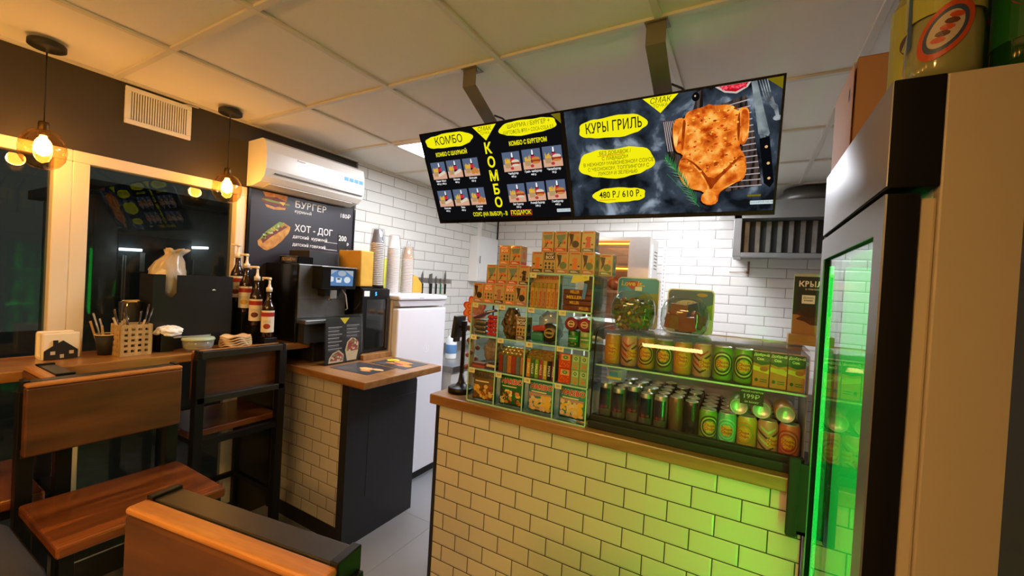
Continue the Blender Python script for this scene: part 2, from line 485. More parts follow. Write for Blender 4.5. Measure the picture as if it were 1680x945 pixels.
# windows
upvc = mat('window_frame', '#e6ddca', 0.35)
wg = glass('window_glass', '#cfd6d2', 1.0)
def window(n, y0, y1, label):
    t = structure(thing('window_%d' % n, label, 'window'), label, 'window')
    f = 0.058
    b = B()
    b.box(XL - 0.075, XL + 0.006, y0, y1, WZ1 - 0.052, WZ1, bev=0.004)
    b.box(XL - 0.075, XL + 0.006, y0, y1, WZ0, WZ0 + 0.075, bev=0.004)
    b.box(XL - 0.075, XL + 0.006, y0, y0 + f, WZ0 + 0.0752, WZ1 - 0.0522, bev=0.004)
    b.box(XL - 0.075, XL + 0.006, y1 - f, y1, WZ0 + 0.0752, WZ1 - 0.0522, bev=0.004)
    b.build('window_frame', upvc, t)
    b = B(); b.box(XL - 0.045, XL - 0.039, y0 + f - 0.005, y1 - f + 0.005, WZ0 + 0.07, WZ1 - 0.047)
    b.build('glass_pane', wg, t)
window(1, -2.2, 0.635, 'left window looking onto the night street')
window(2, 0.635, 1.385, 'narrow window behind the bar shelf')
# outside at night
b = B(); b.box(-14, XL - 0.2, -8, 8, -0.3, -0.15)
structure(b.build('street_pavement', mat('asphalt', '#6d6c66', 0.6, noise=0.3)), 'dim pavement outside the window', 'pavement')
bl = thing('street_kiosk', 'grey kiosk outside seen through the narrow window', 'kiosk', (-6.4, 2.1, -0.15))
b = B(); b.box(-0.8, 0.78, -0.62, 1.4, 0, 2.35, bev=0.02); b.build('body', mat('kiosk_grey', '#8b9096', 0.6, noise=0.2), bl)
b = B(); b.box(-0.9, 1.05, -0.72, 1.5, 2.3501, 2.45); b.build('roof', dark_grey, bl)
b = B(); b.box(0.7805, 0.795, -0.42, 0.22, 0.75, 1.98); b.build('shutter', mat('kiosk_shutter', '#4a545e', 0.5), bl)
for y in (-0.38, -0.36, 0.24):
    b = B(); b.box(0.7805, 0.81, y - 0.006, y + 0.006, 1.3, 1.76); b.build('door_frame', mat('kiosk_frame', '#c9cdd0', 0.4), bl)
b = B(); b.cyl((0.86, -0.43, 1.82), (0.86, -0.25, 1.825), 0.014); b.build('tube_lamp', emi('tube_white', '#f2f8ff', 6.0), bl)
b = B(); b.cyl((0.86, 0.2, 1.9), (0.86, 0.36, 1.91), 0.014); b.build('tube_lamp', emi('tube_white', '#f2f8ff'), bl)
b = B(); b.box(0.7805, 0.8, -0.24, -0.2, 1.6, 1.8); b.build('notice', mat('kiosk_frame', '#c9cdd0'), bl)
# ---------------------------------------------------------------- lamps
bulb_e = emi('bulb_glow', '#ffb14a', 60.0)
globe_g = glass('smoked_globe', '#f3dcb4', 1.3, 0.02)
def pendant(x, y, label, w=None):
    t = thing('pendant_lamp', label, 'lamp', (x, y, ZC), 0, 'globe pendants along the window')
    b = B(); b.lathe([(0.0, 0.0), (0.052, 0), (0.056, -0.004), (0.056, -0.022), (0.05, -0.026), (0.006, -0.027), (0.006, -0.04), (0, -0.04)], 28, M=None)
    b.build('canopy', black_paint, t)
    b = B(); b.cyl((0, 0, -0.03), (0, 0, -0.33), 0.0025, 8); b.build('cord', black_paint, t)
    b = B(); b.lathe([(0.0, -0.318), (0.014, -0.32), (0.017, -0.33), (0.017, -0.375), (0.0, -0.377)], 16); b.build('socket', mat('brass_socket', '#5a4526', 0.35, 0.8), t)
    b = B(); b.lathe([(0.018, -0.352), (0.03, -0.356), (0.05, -0.37), (0.066, -0.4), (0.0705, -0.435), (0.065, -0.47), (0.05, -0.495), (0.028, -0.509), (0.0, -0.513)], 32, caps=False)
    b.build('glass_globe', globe_g, t)
    b = B(); b.lathe([(0.009, -0.372), (0.012, -0.385), (0.024, -0.415), (0.026, -0.43), (0.02, -0.45), (0.0, -0.461)], 20, caps=False)
    bb = b.build('bulb', bulb_e, t)
    l = bpy.data.lights.new('bulb_light', 'POINT'); l.energy = w or PENDANT_W; l.color = (1.0, 0.66, 0.3) if w else (1.0, 0.58, 0.2); l.shadow_soft_size = 0.03
    lo = bpy.data.objects.new('bulb_light', l); COL.objects.link(lo); lo.parent = t; lo.location = (0, 0, -0.43)
    return t
pendant(-2.52, 0.511, 'glass globe pendant nearest the left edge of the photo')
pendant(-2.54, 1.206, 'glass globe pendant beside the air conditioner')
pendant(-2.52, -0.19, 'glass globe pendant over the seats outside the view to the left')
pendant(-1.2, -1.3, 'added fill pendant with a glass globe, behind the viewer to the left', HALL_FILL_W)
pendant(0.35, -1.3, 'added fill pendant with a glass globe, behind the viewer to the right', HALL_FILL_W)
pendant(-2.52, -0.89, 'farthest glass globe pendant over the seats behind the viewer')
def led(x, y, e, label, name='diffuser_glow', col='#f6f8ff'):
    t = thing('ceiling_panel_light', label, 'ceiling light', (x, y, ZC), 0, 'square ceiling panel lights')
    b = B()
    for a in ((-0.288, 0.288, -0.288, -0.27), (-0.288, 0.288, 0.27, 0.288), (-0.288, -0.27, -0.27, 0.27), (0.27, 0.288, -0.27, 0.27)):
        b.box(a[0], a[1], a[2], a[3], -0.004, 0.011)
    b.build('frame', white_plastic, t)
    b = B(); b.box(-0.27, 0.27, -0.27, 0.27, 0.002, 0.011); b.build('diffuser', emi(name, col, e), t)
    return t
led(-1.793, 2.266, LED_E, 'square lit ceiling panel behind the left menu screen')
led(-0.593, 2.866, LED_E, 'square lit ceiling panel hidden behind the right menu screen')
led(-0.593, 3.466, LED_E, 'square lit ceiling panel hidden behind the right screen, nearest the back wall')
led(-0.593, -0.734, ROOM_FILL_E, 'unseen square ceiling panel for warm fill above the viewer', 'room_fill_glow', '#ffcc84')
led(-1.193, -1.934, ROOM_FILL_E, 'unseen square ceiling panel for warm fill at the rear of the seating side', 'room_fill_glow')
# ---------------------------------------------------------------- left side: shelf, cabinet, stools
oak = wood('shelf_wood', '#8a5a26', '#b98443', 1, 0.28, 2.0, 0.4)
oakx = wood('counter_wood', '#83572d', '#b0804a', 0, 0.3, 2.0, 0.3)
seat_wood = wood('seat_wood', '#4a2208', '#8e4d1c', 0, 0.25, 2.2, 0.5)
back_wood = wood('back_wood', '#482810', '#6c3e1a', 0, 0.42, 2.2, 0.15)
b = B(); b.box(XL + 0.008, -2.335, -2.4, 1.62, 1.085, 1.125, bev=0.004)
sh = tag(b.build('bar_shelf', oak), 'long varnished wooden bar shelf under the windows', 'shelf')
b = B()
for y in (-1.6, -0.55, 0.62, 1.42):
    b.box(XL + 0.008, -2.4, y - 0.015, y + 0.015, 1.06, 1.085); b.box(XL + 0.008, XL + 0.038, y - 0.015, y + 0.015, 0.8, 1.06)
b.build('bracket', black_metal, sh)
# tiled cabinet with the wooden top
t = thing('service_cabinet', 'short tiled cabinet with black side and wooden top beside the stools', 'cabinet', (0, 0, 0))
cab_t = tiles('cabinet_tiles', 0, 2, -1.961, 0.9345 - 0.0745 * 14, 0.152, 0.0745, '#b9b2a2', '#5d5548', 0.0018, 0.16, 0.008)
b = B(); b.box(-2.6, -1.95, 1.564, 1.59, 0.115, 0.955); b.build('tiled_front', cab_t, t)
b = B()
b.prism([(1.566, 0), (2.12, 0), (2.12, 0.87), (2.075, 0.955), (1.566, 0.955)], 0.05, 0, frame((-1.945, 0, 0), (0, 1, 0), (0, 0, 1)))
b.build('side_panel', mat('cabinet_black', '#1e1f22', 0.5), t)
b = B(); b.box(-2.67, -1.945, 1.592, 2.118, 0.0, 0.955); b.box(-1.95, -1.9, 1.5645, 1.5665, 0, 0.955); b.build('carcass', black_paint, t)
b = B(); b.box(-1.8945, -1.8925, 1.72, 1.722, 0.25, 0.81); b.box(-1.8945, -1.8925, 1.72, 2.118, 0.79, 0.792); b.box(-1.8945, -1.8925, 2.06, 2.118, 0.2, 0.202); b.build('panel_seam', mat('seam_line', '#3c3d40', 0.4), t)
b = B(); b.box(-2.67, -1.7, 1.5, 2.125, 0.955, 0.994, bev=0.004); b.build('worktop', oakx, t)
# bar stools: seat faces local +Y
def stool(label, x, y, rz, k0=-0.212, k1=0.212):
    t = thing('bar_stool', label, 'bar stool', (x, y, 0), rz, 'wooden bar stools with black steel frames')
    b = B(); b.box(-0.215, 0.215, -0.185, 0.195, 0.715, 0.75, bev=0.007); b.build('seat', seat_wood, t)
    b = B(); b.box(k0, k1, -0.203, -0.168, 0.905, 1.13, bev=0.006); b.build('backrest', back_wood, t)
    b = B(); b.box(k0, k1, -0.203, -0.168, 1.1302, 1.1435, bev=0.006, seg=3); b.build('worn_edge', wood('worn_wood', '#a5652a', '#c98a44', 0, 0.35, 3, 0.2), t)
    s = 0.016
    b = B()
    b.box(k0, k1, -0.248, -0.204, 1.112, 1.144, bev=0.002)
    b.build('top_bar', mat('olive_frame', '#262219', 0.35, noise=0.25, nscale=25), t)
    b = B(); b.box(k0, k1, -0.248, -0.2, 0.895, 0.925, bev=0.002)
    b.build('lower_bar', mat('olive_frame', '#262219', 0.35, noise=0.25, nscale=25), t)
    for ex in (k0 - 0.0005, k1 - 0.016):
        b = B(); b.box(ex, ex + 0.0165, -0.25, -0.2, 1.11, 1.149, bev=0.002); b.build('end_cap', black_metal, t)
    for sx in (-1, 1):
        b = B(); lx = (k0 if sx < 0 else k1) - sx * 0.012; b.box(lx - 0.02, lx + 0.02, -0.248, -0.206, 0, 1.112, bev=0.002); b.build('rear_leg', black_metal, t)
        b = B(); b.box(sx * 0.19 - s, sx * 0.19 + s, 0.15, 0.15 + 2 * s, 0, 0.7145, bev=0.002); b.build('front_leg', black_metal, t)
    b = B()
    b.box(-0.2, 0.2, 0.152, 0.18, 0.685, 0.714); b.box(-0.2, 0.2, -0.244, -0.214, 0.685, 0.714)
    for sx in (-1, 1): b.box(sx * 0.19 - 0.014, sx * 0.19 + 0.014, -0.21, 0.155, 0.685, 0.714)
    b.build('seat_frame', black_metal, t)
    b = B(); b.box(-0.18, 0.18, 0.154, 0.178, 0.3, 0.325)
    for sx in (-1, 1): b.box(sx * 0.19 - 0.012, sx * 0.19 + 0.012, -0.208, 0.152, 0.3, 0.325)
    b.build('foot_rail', black_metal, t)
    return t
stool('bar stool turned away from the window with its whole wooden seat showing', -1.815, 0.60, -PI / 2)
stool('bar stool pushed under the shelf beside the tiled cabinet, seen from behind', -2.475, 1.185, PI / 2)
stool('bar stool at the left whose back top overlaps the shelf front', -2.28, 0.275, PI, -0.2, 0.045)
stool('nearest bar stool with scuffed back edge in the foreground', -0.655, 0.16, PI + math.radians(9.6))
# dark bag
b = B(); b.box(-2.0, -1.56, 0.13, 0.372, 0.0, 0.745, bev=0.07, seg=4)
bg = tag(b.build('backpack', mat('dark_fabric', '#2a2725', 0.95, bump=0.4, bscale=400), smooth=True), 'dark grey fabric backpack at the lower left corner', 'bag')
b = B(); b.box(-1.562, -1.54, 0.22, 0.245, 0.6, 0.65, bev=0.004); b.build('zip_pull', chrome, bg)
# ---------------------------------------------------------------- items on the bar shelf
ZS = 1.1255
def T(x, y, z=ZS): return (x, y, z)
t = thing('napkin_holder', 'white napkin holder with a black house shape', 'napkin holder', T(-2.545, 0.585))
b = B(); b.box(-0.045, -0.035, -0.058, 0.058, 0.0, 0.115, bev=0.008); b.box(0.025, 0.035, -0.058, 0.058, 0.0, 0.115, bev=0.008); b.box(-0.04, 0.03, -0.055, 0.055, 0.0, 0.012); b.build('holder', mat('cream_card', '#efe3c4', 0.45), t)
b = B(); b.prism([(-0.05, 0.0), (0.05, 0.0), (0.05, 0.036), (0.005, 0.078), (-0.01, 0.067), (-0.01, 0.08), (-0.024, 0.08), (-0.024, 0.057), (-0.05, 0.036)], 0.005, 0, SIDE(0.0355, 0, 0.002))
b.build('house_shape', black_print, t)
b = B()
for y in (-0.025, 0.03): b.rect(y - 0.007, y + 0.007, 0.02, 0.034, 0, 0, SIDE(0.041, 0, 0.002))
b.rect(-0.004, 0.008, 0.004, 0.02, 0, 0, SIDE(0.041, 0, 0.002)); b.build('house_window', mat('pale_cutout', '#b8aa8a', 0.6), t)
b = B(); b.box(-0.03, 0.02, -0.05, 0.05, 0.013, 0.108); b.build('napkins', white_print, t)
t = thing('paper_cup', 'black paper cup holding wooden stirrers and straws', 'cup', T(-2.53, 0.735))
b = B(); b.lathe([(0.0, 0), (0.03, 0), (0.0425, 0.092), (0.0405, 0.092), (0.03, 0.01), (0, 0.01)], 28, caps=False); b.build('cup', black_matte, t)
b = B(); b.lathe([(0.0405, 0.09), (0.0435, 0.0905), (0.0435, 0.0945), (0.0405, 0.0945), (0.0405, 0.09)], 28, caps=False); b.build('rim', mat('cup_rim', '#e4cfa4', 0.5), t)
stick = wood('stick_wood', '#c8a064', '#e2c48c', 2, 0.6, 4, 0)
for i, (a, h, x0) in enumerate(((-0.42, 0.145, -0.02), (0.45, 0.15, 0.02), (0.6, 0.16, 0.01), (0.3, 0.14, 0.026), (-0.15, 0.12, -0.01))):
    b = B(); b.box(-0.0008, 0.0008, -0.004, 0.004, 0, h, M=Matrix.Translation((0.004 * i - 0.01, x0, 0.014)) @ Matrix.Rotation(-a * 0.6, 4, 'X')); b.build('stirrer', stick, t)
strawm = glass('straw_film', '#cfd0cd', 1.6, 0.1, haze=0.22)
for i, (a, h) in enumerate(((-0.24, 0.19), (-0.2, 0.165))):
    b = B(); b.cyl((0.0, -0.005 + i * 0.01, 0.014), (0.0, -0.005 + i * 0.01 + h * math.sin(a), h), 0.0035, 8); b.build('straw', strawm, t)
# lattice box
t = thing('lattice_box', 'pale wooden lattice box full of black straws', 'box', T(-2.478, 0.805), math.radians(0))
lw = wood('lattice_wood', '#a8874f', '#cfae72', 2, 0.5, 4, 0.0)
def lattice(L, H, M, nx, nz):
    bb = B(); bb.M = M
    mx, mz = 0.012, 0.016
    pw = (L - 2 * mx + 0.012) / nx; ph = (H - 2 * mz + 0.013) / nz
    bb.box(0, L, 0, mz, 0, 0.005); bb.box(0, L, H - mz, H, 0, 0.005)
    bb.box(0, mx, mz, H - mz, 0, 0.005); bb.box(L - mx, L, mz, H - mz, 0, 0.005)
    for i in range(nx - 1): bb.box(mx + pw * (i + 1) - 0.012, mx + pw * (i + 1), mz, H - mz, 0.0003, 0.0047)
    for i in range(nz - 1): bb.box(mx, L - mx, mz + ph * (i + 1) - 0.013, mz + ph * (i + 1), 0, 0.005)
    return bb
lattice(0.11, 0.142, frame((0.05, -0.055, 0), (0, 1, 0), (0, 0, 1)), 4, 5).build('side_panel', lw, t)
lattice(0.1, 0.142, frame((0.05, 0.055, 0), (-1, 0, 0), (0, 0, 1)), 4, 5).build('side_panel', lw, t)
lattice(0.11, 0.142, frame((-0.05, 0.055, 0), (0, -1, 0), (0, 0, 1)), 4, 5).build('side_panel', lw, t)
lattice(0.1, 0.142, frame((-0.05, -0.055, 0), (1, 0, 0), (0, 0, 1)), 4, 5).build('side_panel', lw, t)
b = B(); b.box(-0.045, 0.045, -0.05, 0.05, 0.0, 0.004); b.build('base', lw, t)
for i, (x, y, ax, ay, h) in enumerate(((0.0, -0.02, 0, -0.22, 0.21), (0.01, 0.0, 0.05, -0.16, 0.215), (-0.01, 0.015, 0, 0.1, 0.2), (0.0, 0.025, 0.04, 0.22, 0.215), (-0.02, 0.03, 0, 0.16, 0.23))):
    b = B(); b.cyl((x, y, 0.006), (x + ax * h, y + ay * h, h), 0.004, 8); b.build('straw', mat('straw_black', '#2e2d2d', 0.15), t)
for i, (y, a, h) in enumerate(((-0.04, -0.35, 0.18), (0.0, 0.25, 0.16))):
    b = B(); b.box(-0.001, 0.001, -0.004, 0.004, 0, h, M=Matrix.Translation((0.02, y * 0.3, 0.006)) @ Matrix.Rotation(-a, 4, 'X')); b.build('stirrer', stick, t)
t = thing('dark_tumbler', 'dark glass tumbler topped with beige packets behind the lattice box', 'tumbler', T(-2.6, 0.836))
b = B(); b.lathe([(0, 0), (0.034, 0), (0.045, 0.235), (0.042, 0.235), (0.033, 0.008), (0, 0.008)], 24, caps=False); b.build('glass', mat('smoked_glass', '#232322', 0.08), t)
b = B()
for k in range(7): b.box(-0.03, 0.03, -0.012, 0.012, 0.222 + 0.003 * k, 0.225 + 0.003 * k, M=Matrix.Rotation(k * 0.8, 4, 'Z'))
b.build('packets', mat('sugar_paper', '#d9c8a4', 0.7), t)
# lid organiser
t = thing('lid_organiser', 'black organiser with tall slot compartments against the window', 'organiser', T(-2.585, 1.075))
b = B()
FR = frame((0.075, -0.19, 0), (0, 1, 0), (0, 0, 1))
b.prism([(0, 0), (0.36, 0), (0.36, 0.375), (0.098, 0.375), (0.098, 0.285), (0.083, 0.262), (0.065, 0.262), (0.05, 0.285), (0.05, 0.375), (0.0, 0.375)], 0.004, 0, FR)
b.box(-0.07, 0.075, -0.19, -0.186, 0, 0.375); b.box(-0.07, 0.075, 0.166, 0.17, 0, 0.375); b.box(-0.07, 0.075, -0.02, -0.016, 0, 0.37); b.box(-0.074, -0.07, -0.19, 0.17, 0, 0.375)
b.box(-0.07, 0.075, -0.186, 0.166, 0.2, 0.204); b.box(-0.07, 0.075, -0.186, 0.166, 0, 0.004)
b.build('body', mat('organiser_black', '#161412', 0.35), t)
b = B(); b.box(0.075, 0.14, -0.175, -0.12, 0.0, 0.005); b.box(0.135, 0.139, -0.175, -0.12, 0.0, 0.105); b.box(0.079, 0.139, -0.175, -0.171, 0, 0.105); b.build('front_bin', mat('organiser_black', '#161412'), t)
b = B(); b.prism([(0.255, 0.3), (0.275, 0.3), (0.265, 0.306)], 0.001, 0, frame((0.08, -0.19, 0), (0, 1, 0), (0, 0, 1))); b.build('paper_corner', white_print, t)
def crumple(name, c, r, sc, m, seed, n=40, amp=0.18, top=0.0):
    bm = bmesh.new()
    bmesh.ops.create_icosphere(bm, subdivisions=4, radius=1.0)
    rr = random.Random(seed)
    dirs = [(Vector((rr.gauss(0, 1), rr.gauss(0, 1), rr.gauss(0, 1))).normalized(), rr.uniform(4, 11), rr.random() * 6) for _ in range(n)]
    for v in bm.verts:
        d = v.co.normalized()
        k = 1 + sum(amp * abs(math.sin(f * d.dot(u) + p)) / f * 2.4 for u, f, p in dirs[:14]) - 0.25
        if top and d.z > 0: k *= 1 - top * d.z * (1 - 0.4 * math.sin(5 * math.atan2(d.y, d.x)))
        v.co = Vector((d.x * r * sc[0] * k, d.y * r * sc[1] * k, d.z * r * sc[2] * k)) + Vector(c)
    me = bpy.data.meshes.new(name); bm.to_mesh(me); bm.free(); me.materials.append(m)
    o = bpy.data.objects.new(name, me); COL.objects.link(o)
    return o
film = mat('cloudy_film', '#b5a78f', 0.25, spec=0.9, bump=0.4, bscale=45)
b = B(); rr = random.Random(3)
b.lathe([(0, 0), (0.05, 0.004), (0.062, 0.05), (0.068, 0.1), (0.066, 0.135), (0.05, 0.175), (0.034, 0.2), (0.03, 0.212), (0.038, 0.225), (0.046, 0.238), (0.03, 0.236), (0, 0.22)], 40, caps=False)
for v in b.bm.verts:
    a = math.atan2(v.co.y, v.co.x); z = v.co.z; r = math.hypot(v.co.x, v.co.y)
    k = 1 + 0.07 * math.sin(7 * a + 30 * z) * (z / 0.12) + 0.05 * math.sin(13 * a - 50 * z) + 0.04 * math.sin(60 * z + 3 * a)
    v.co.x *= k * 0.95; v.co.y *= k * 1.12; v.co.z *= 1.1; v.co.z += 0.006 * math.sin(5 * a + 1)
    if z > 0.17: v.co.y += (z - 0.17) * 0.55
o = b.build('plastic_bag', film, None, smooth=True, loc=(-2.585, 0.972, ZS + 0.245)); tag(o, 'crumpled clear plastic bag bulging from the organiser slot', 'bag')
o = crumple('napkin_pile', (-2.475, 0.945, 1.222), 0.05, (0.7, 0.8, 0.42), white_print, 9); tag(o, 'loose white napkins fanned over the low black bin', 'napkins')
t = thing('food_container', 'small clear glass container with pale green lid', 'container', T(-2.405, 1.045))
b = B(); b.lathe([(0, 0), (0.05, 0), (0.062, 0.02), (0.067, 0.055), (0.064, 0.055), (0.058, 0.02), (0, 0.006)], 32, caps=False); b.build('bowl', glass('container_glass', '#e6eee6', 1.3, 0.05, haze=0.15), t)
b = B(); b.lathe([(0, 0.008), (0.05, 0.01), (0.058, 0.026), (0.05, 0.036), (0, 0.038)], 24, caps=False); b.build('contents', mat('pale_food', '#dcc9b0', 0.7, noise=0.3, nscale=60), t)
b = B(); b.lathe([(0, 0.066), (0.066, 0.066), (0.07, 0.06), (0.07, 0.054), (0.066, 0.052), (0, 0.054)], 32, caps=False); b.build('lid', mat('lid_green', '#a7b89a', 0.25), t)
b = B(); b.box(-2.44, -2.425, 0.96, 1.11, 1.1925, 1.2, bev=0.003, M=None); b.box(-2.45, -2.415, 0.945, 0.985, 1.1922, 1.197, bev=0.002)
tag(b.build('metal_tongs', chrome), 'metal tongs lying across the glass container lid', 'tongs')
# stack of wafer-coloured wraps
wrapm = mat('wrap_paper', '#d9b988', 0.6, noise=0.12)
for i in range(5):
    bm = bmesh.new(); n = 40
    top = []; bot = []
    c0 = bm.verts.new((0, 0, 0.004)); c1 = bm.verts.new((0, 0, 0))
    for k in range(n):
        a = 2 * PI * k / n; r = 0.076 + 0.005 * math.sin(6 * a + i); z = 0.006 * math.sin(5 * a + i * 0.7)
        top.append(bm.verts.new((0.72 * r * math.cos(a), r * math.sin(a), 0.007 + z))); bot.append(bm.verts.new((0.72 * r * math.cos(a), r * math.sin(a), z)))
    for k in range(n):
        k2 = (k + 1) % n
        bm.faces.new((c0, top[k], top[k2])); bm.faces.new((c1, bot[k2], bot[k])); bm.faces.new((top[k], bot[k], bot[k2], top[k2]))
    me = bpy.data.meshes.new('paper_tray'); bm.to_mesh(me); bm.free(); me.materials.append(wrapm)
    o = bpy.data.objects.new('paper_tray', me); COL.objects.link(o); o.location = (-2.405, 1.222, ZS + 0.008 + 0.0112 * i)
    tag(o, ['bottom', 'second lowest', 'middle', 'second highest', 'topmost'][i] + ' beige wavy paper tray in the stack beside the syrups', 'tray', 'beige paper trays')
# syrup bottles on a stepped black rack
t = thing('stepped_rack', 'black stepped rack carrying the syrup bottles', 'rack', T(-2.5, 1.3))
STEP = [(-2.625, 1.325, 0.2245), (-2.548, 1.336, 0.1685), (-2.471, 1.356, 0.0995), (-2.394, 1.385, 0.039)]
for x, y, h in STEP:
    b = B(); b.box(x + 2.5 - 0.038, x + 2.5 + 0.038, y - 1.3 - 0.036, y - 1.3 + 0.036, 0, h - 0.0004, bev=0.003); b.build('step', black_metal, t)
syr = mat('dark_syrup', '#24100a', 0.08, spec=0.8)
def syrup(i, x, y, z, label, fruit):
    t = thing('syrup_bottle', label, 'syrup bottle', (x, y, ZS + z), 0, 'syrup bottles with white pumps')
    b = B(); b.lathe([(0, 0), (0.032, 0), (0.034, 0.006), (0.034, 0.16), (0.031, 0.18), (0.018, 0.208), (0.0135, 0.225), (0.0135, 0.262), (0, 0.262)], 24); b.build('bottle', syr, t)
    fn = lambda u, v, w: Vector(((0.0345 + w) * math.sin(u / 0.0345 + 0.9), -(0.0345 + w) * math.cos(u / 0.0345 + 0.9), v))
    b = B(); b.rect(-0.045, 0.045, 0.03, 0.155, 0, 0, None, fn, 12); b.rect(-0.045, 0.045, 0.12, 0.144, 0.0003, 1, None, fn, 12)
    b.fan(ell(0.0, 0.065, 0.019, 0.015, 14), (0, 0.065), 0.0004, 2, None, fn)
    b.text('SYRUP', 0.011, 0.0, 0.123, 0.0006, 3, None, fn) if False else None
    for k in range(3): b.rect(-0.02, 0.02, 0.096 - k * 0.006, 0.098 - k * 0.006, 0.0004, 4, None, fn, 6)
    b.build('label', [mat('label_cream', '#eadfcb', 0.5), mat('label_red', '#a8281e', 0.5), fruit, white_print, mat('label_grey', '#a89a88', 0.5)], t)
    b = B(); b.lathe([(0, 0.262), (0.0165, 0.262), (0.0165, 0.285), (0.009, 0.29), (0.006, 0.31), (0.006, 0.33), (0, 0.33)], 16); b.lathe([(0, 0.33), (0.0095, 0.33), (0.0095, 0.342), (0.0, 0.343)], 14)
    b.box(-0.006, 0.044, -0.006, 0.006, 0.333, 0.345, bev=0.003, M=Matrix.Rotation(PI + 0.5, 4, 'Z')); b.box(0.037, 0.043, -0.004, 0.004, 0.325, 0.336, M=Matrix.Rotation(PI + 0.5, 4, 'Z'))
    b.build('pump', mat('pump_white', '#e8dfd0', 0.35), t)
fr = [mat('fruit_brown', '#7a3a22', 0.6), mat('fruit_yellow', '#cfa63a', 0.6), mat('fruit_dark', '#5c2620', 0.6), mat('fruit_red', '#9a3526', 0.6)]
LB = ['highest syrup bottle, farthest back on the stepped rack', 'second highest syrup bottle with a yellow fruit on its label', 'third syrup bottle down the stepped rack with a dark fruit label', 'lowest and nearest syrup bottle with a red fruit label']
for i, (x, y, h) in enumerate(STEP): syrup(i, x, y, h, LB[i], fr[i])
# ---------------------------------------------------------------- wall things on the left
t = thing('vent_grille', 'white louvred vent grille high on the dark wall', 'vent', (XL, 0.94, 2.32))
b = B()
VY, VZ = 0.137, 0.09
b.box(0.0, 0.012, -VY, VY, -VZ, -VZ + 0.022, bev=0.002); b.box(0, 0.012, -VY, VY, VZ - 0.022, VZ, bev=0.002); b.box(0, 0.012, -VY, -VY + 0.022, -VZ + 0.0222, VZ - 0.0222, bev=0.001); b.box(0, 0.012, VY - 0.022, VY, -VZ + 0.0222, VZ - 0.0222, bev=0.001)
b.build('frame', white_plastic, t)
b = B()
for k in range(22):
    y = -0.108 + k * 0.0103
    b.box(0.002, 0.009, y - 0.0028, y + 0.0028, -VZ + 0.02, VZ - 0.02)
b.build('louvres', white_plastic, t)
b = B(); b.box(0.0002, 0.001, -0.12, 0.12, -0.075, 0.075); b.build('backing', mat('vent_dark', '#6a5f4c', 0.8), t)
b = B(); b.tube([(0.004, 0.1, VZ), (0.004, 0.12, VZ + 0.006), (0.004, 0.17, VZ + 0.008)], 0.003, 6); b.build('cable', white_plastic, t)
# air conditioner
t = thing('air_conditioner', 'white wall air conditioner above the food board', 'air conditioner', (XL, 1.735, 2.19))
b = B()
prof = [(0.001, 0.135), (0.15, 0.14), (0.185, 0.12), (0.2, 0.06), (0.2, -0.04), (0.185, -0.085), (0.15, -0.115), (0.06, -0.135), (0.001, -0.135)]
b.prism([(x, z) for x, z in prof], 0.71, 0, frame((0, 0.355, 0), (1, 0, 0), (0, 0, 1)))
bmesh.ops.bevel(b.bm, geom=[e for e in b.bm.edges if e.calc_face_angle(0) > 1.2], offset=0.012, segments=3, affect='EDGES')
b.build('housing', mat('ac_white', '#eceae6', 0.22), t)
b = B(); b.box(0.186, 0.203, -0.3, 0.34, -0.066, -0.06); b.build('panel_gap', dark_grey, t)
b = B(); b.prism([(0.07, -0.1345), (0.145, -0.1178), (0.145, -0.1215), (0.07, -0.1382)], 0.6, 0, frame((0, 0.3, 0), (1, 0, 0), (0, 0, 1))); b.build('air_flap', mat('ac_flap', '#d9d6cf', 0.3), t)
b = B()
FR = frame((0.2015, 0, 0), (0, 1, 0), (0, 0, 1))
for k in range(4): b.rect(0.18 + k * 0.042, 0.216 + k * 0.042, 0.015, 0.042, 0, 0, FR)
b.build('feature_sticker', mat('sticker_blue', '#4d97e0', 0.4), t)
b = B(); b.M = FR; b.text('Premier', 0.018, -0.14, 0.05, 0, 0, shear=0.2); b.rect(0.125, 0.165, 0.038, 0.041, 0, 0); b.build('lettering', dark_grey, t)
# menu board with burger and hot dog
t = thing('menu_board', 'black wall board showing a burger and a hot dog', 'menu board', (XL, 0, 0))
b = B(); b.box(0.001, 0.014, 1.387, 2.17, 1.3, 2.05, bev=0.002); b.build('board', mat('board_black', '#2a2730', 0.35), t)
b = B(); b.box(0.001, 0.02, 1.387, 1.4, 1.3, 2.05); b.build('frame', black_gloss, t)
b = B(); b.box(0.001, 0.02, 2.158, 2.172, 1.3, 2.05); b.build('frame', black_gloss, t)
MB = SIDE(0.0145, 0, 0)
bun = mat('bun_print', '#d9a44a', 0.5, noise=0.25, nscale=30, h2='#b87425')
b = B()
b.flat(mm([(1470, 2042), (1631, 2042), (1625, 2000), (1560, 2015), (1490, 2010)]), 0.0002, 0, MB)
b.flat(mm([(1487, 1967), (1551, 1957), (1625, 1976), (1620, 1951), (1546, 1940), (1497, 1949)]), 0.0002, 0, MB)
b.flat(mm([(1452, 1729), (1483, 1762), (1535, 1817), (1585, 1862), (1615, 1867), (1660, 1844), (1655, 1813), (1615, 1754), (1558, 1698), (1513, 1675), (1481, 1687), (1458, 1702)]), 0.0002, 0, MB)
b.flat(mm([(1465, 1742), (1496, 1789), (1545, 1833), (1585, 1868), (1615, 1864), (1599, 1835), (1530, 1785), (1481, 1750)]), 0.0004, 1, MB)
b.flat(mm([(1473, 1743), (1610, 1849), (1641, 1841), (1532, 1762), (1485, 1716)]), 0.0006, 2, MB)
b.flat(mm([(1486, 1705), (1548, 1770), (1635, 1838), (1660, 1832), (1649, 1801), (1603, 1741), (1552, 1695), (1513, 1675), (1487, 1680)]), 0.0008, 0, MB)
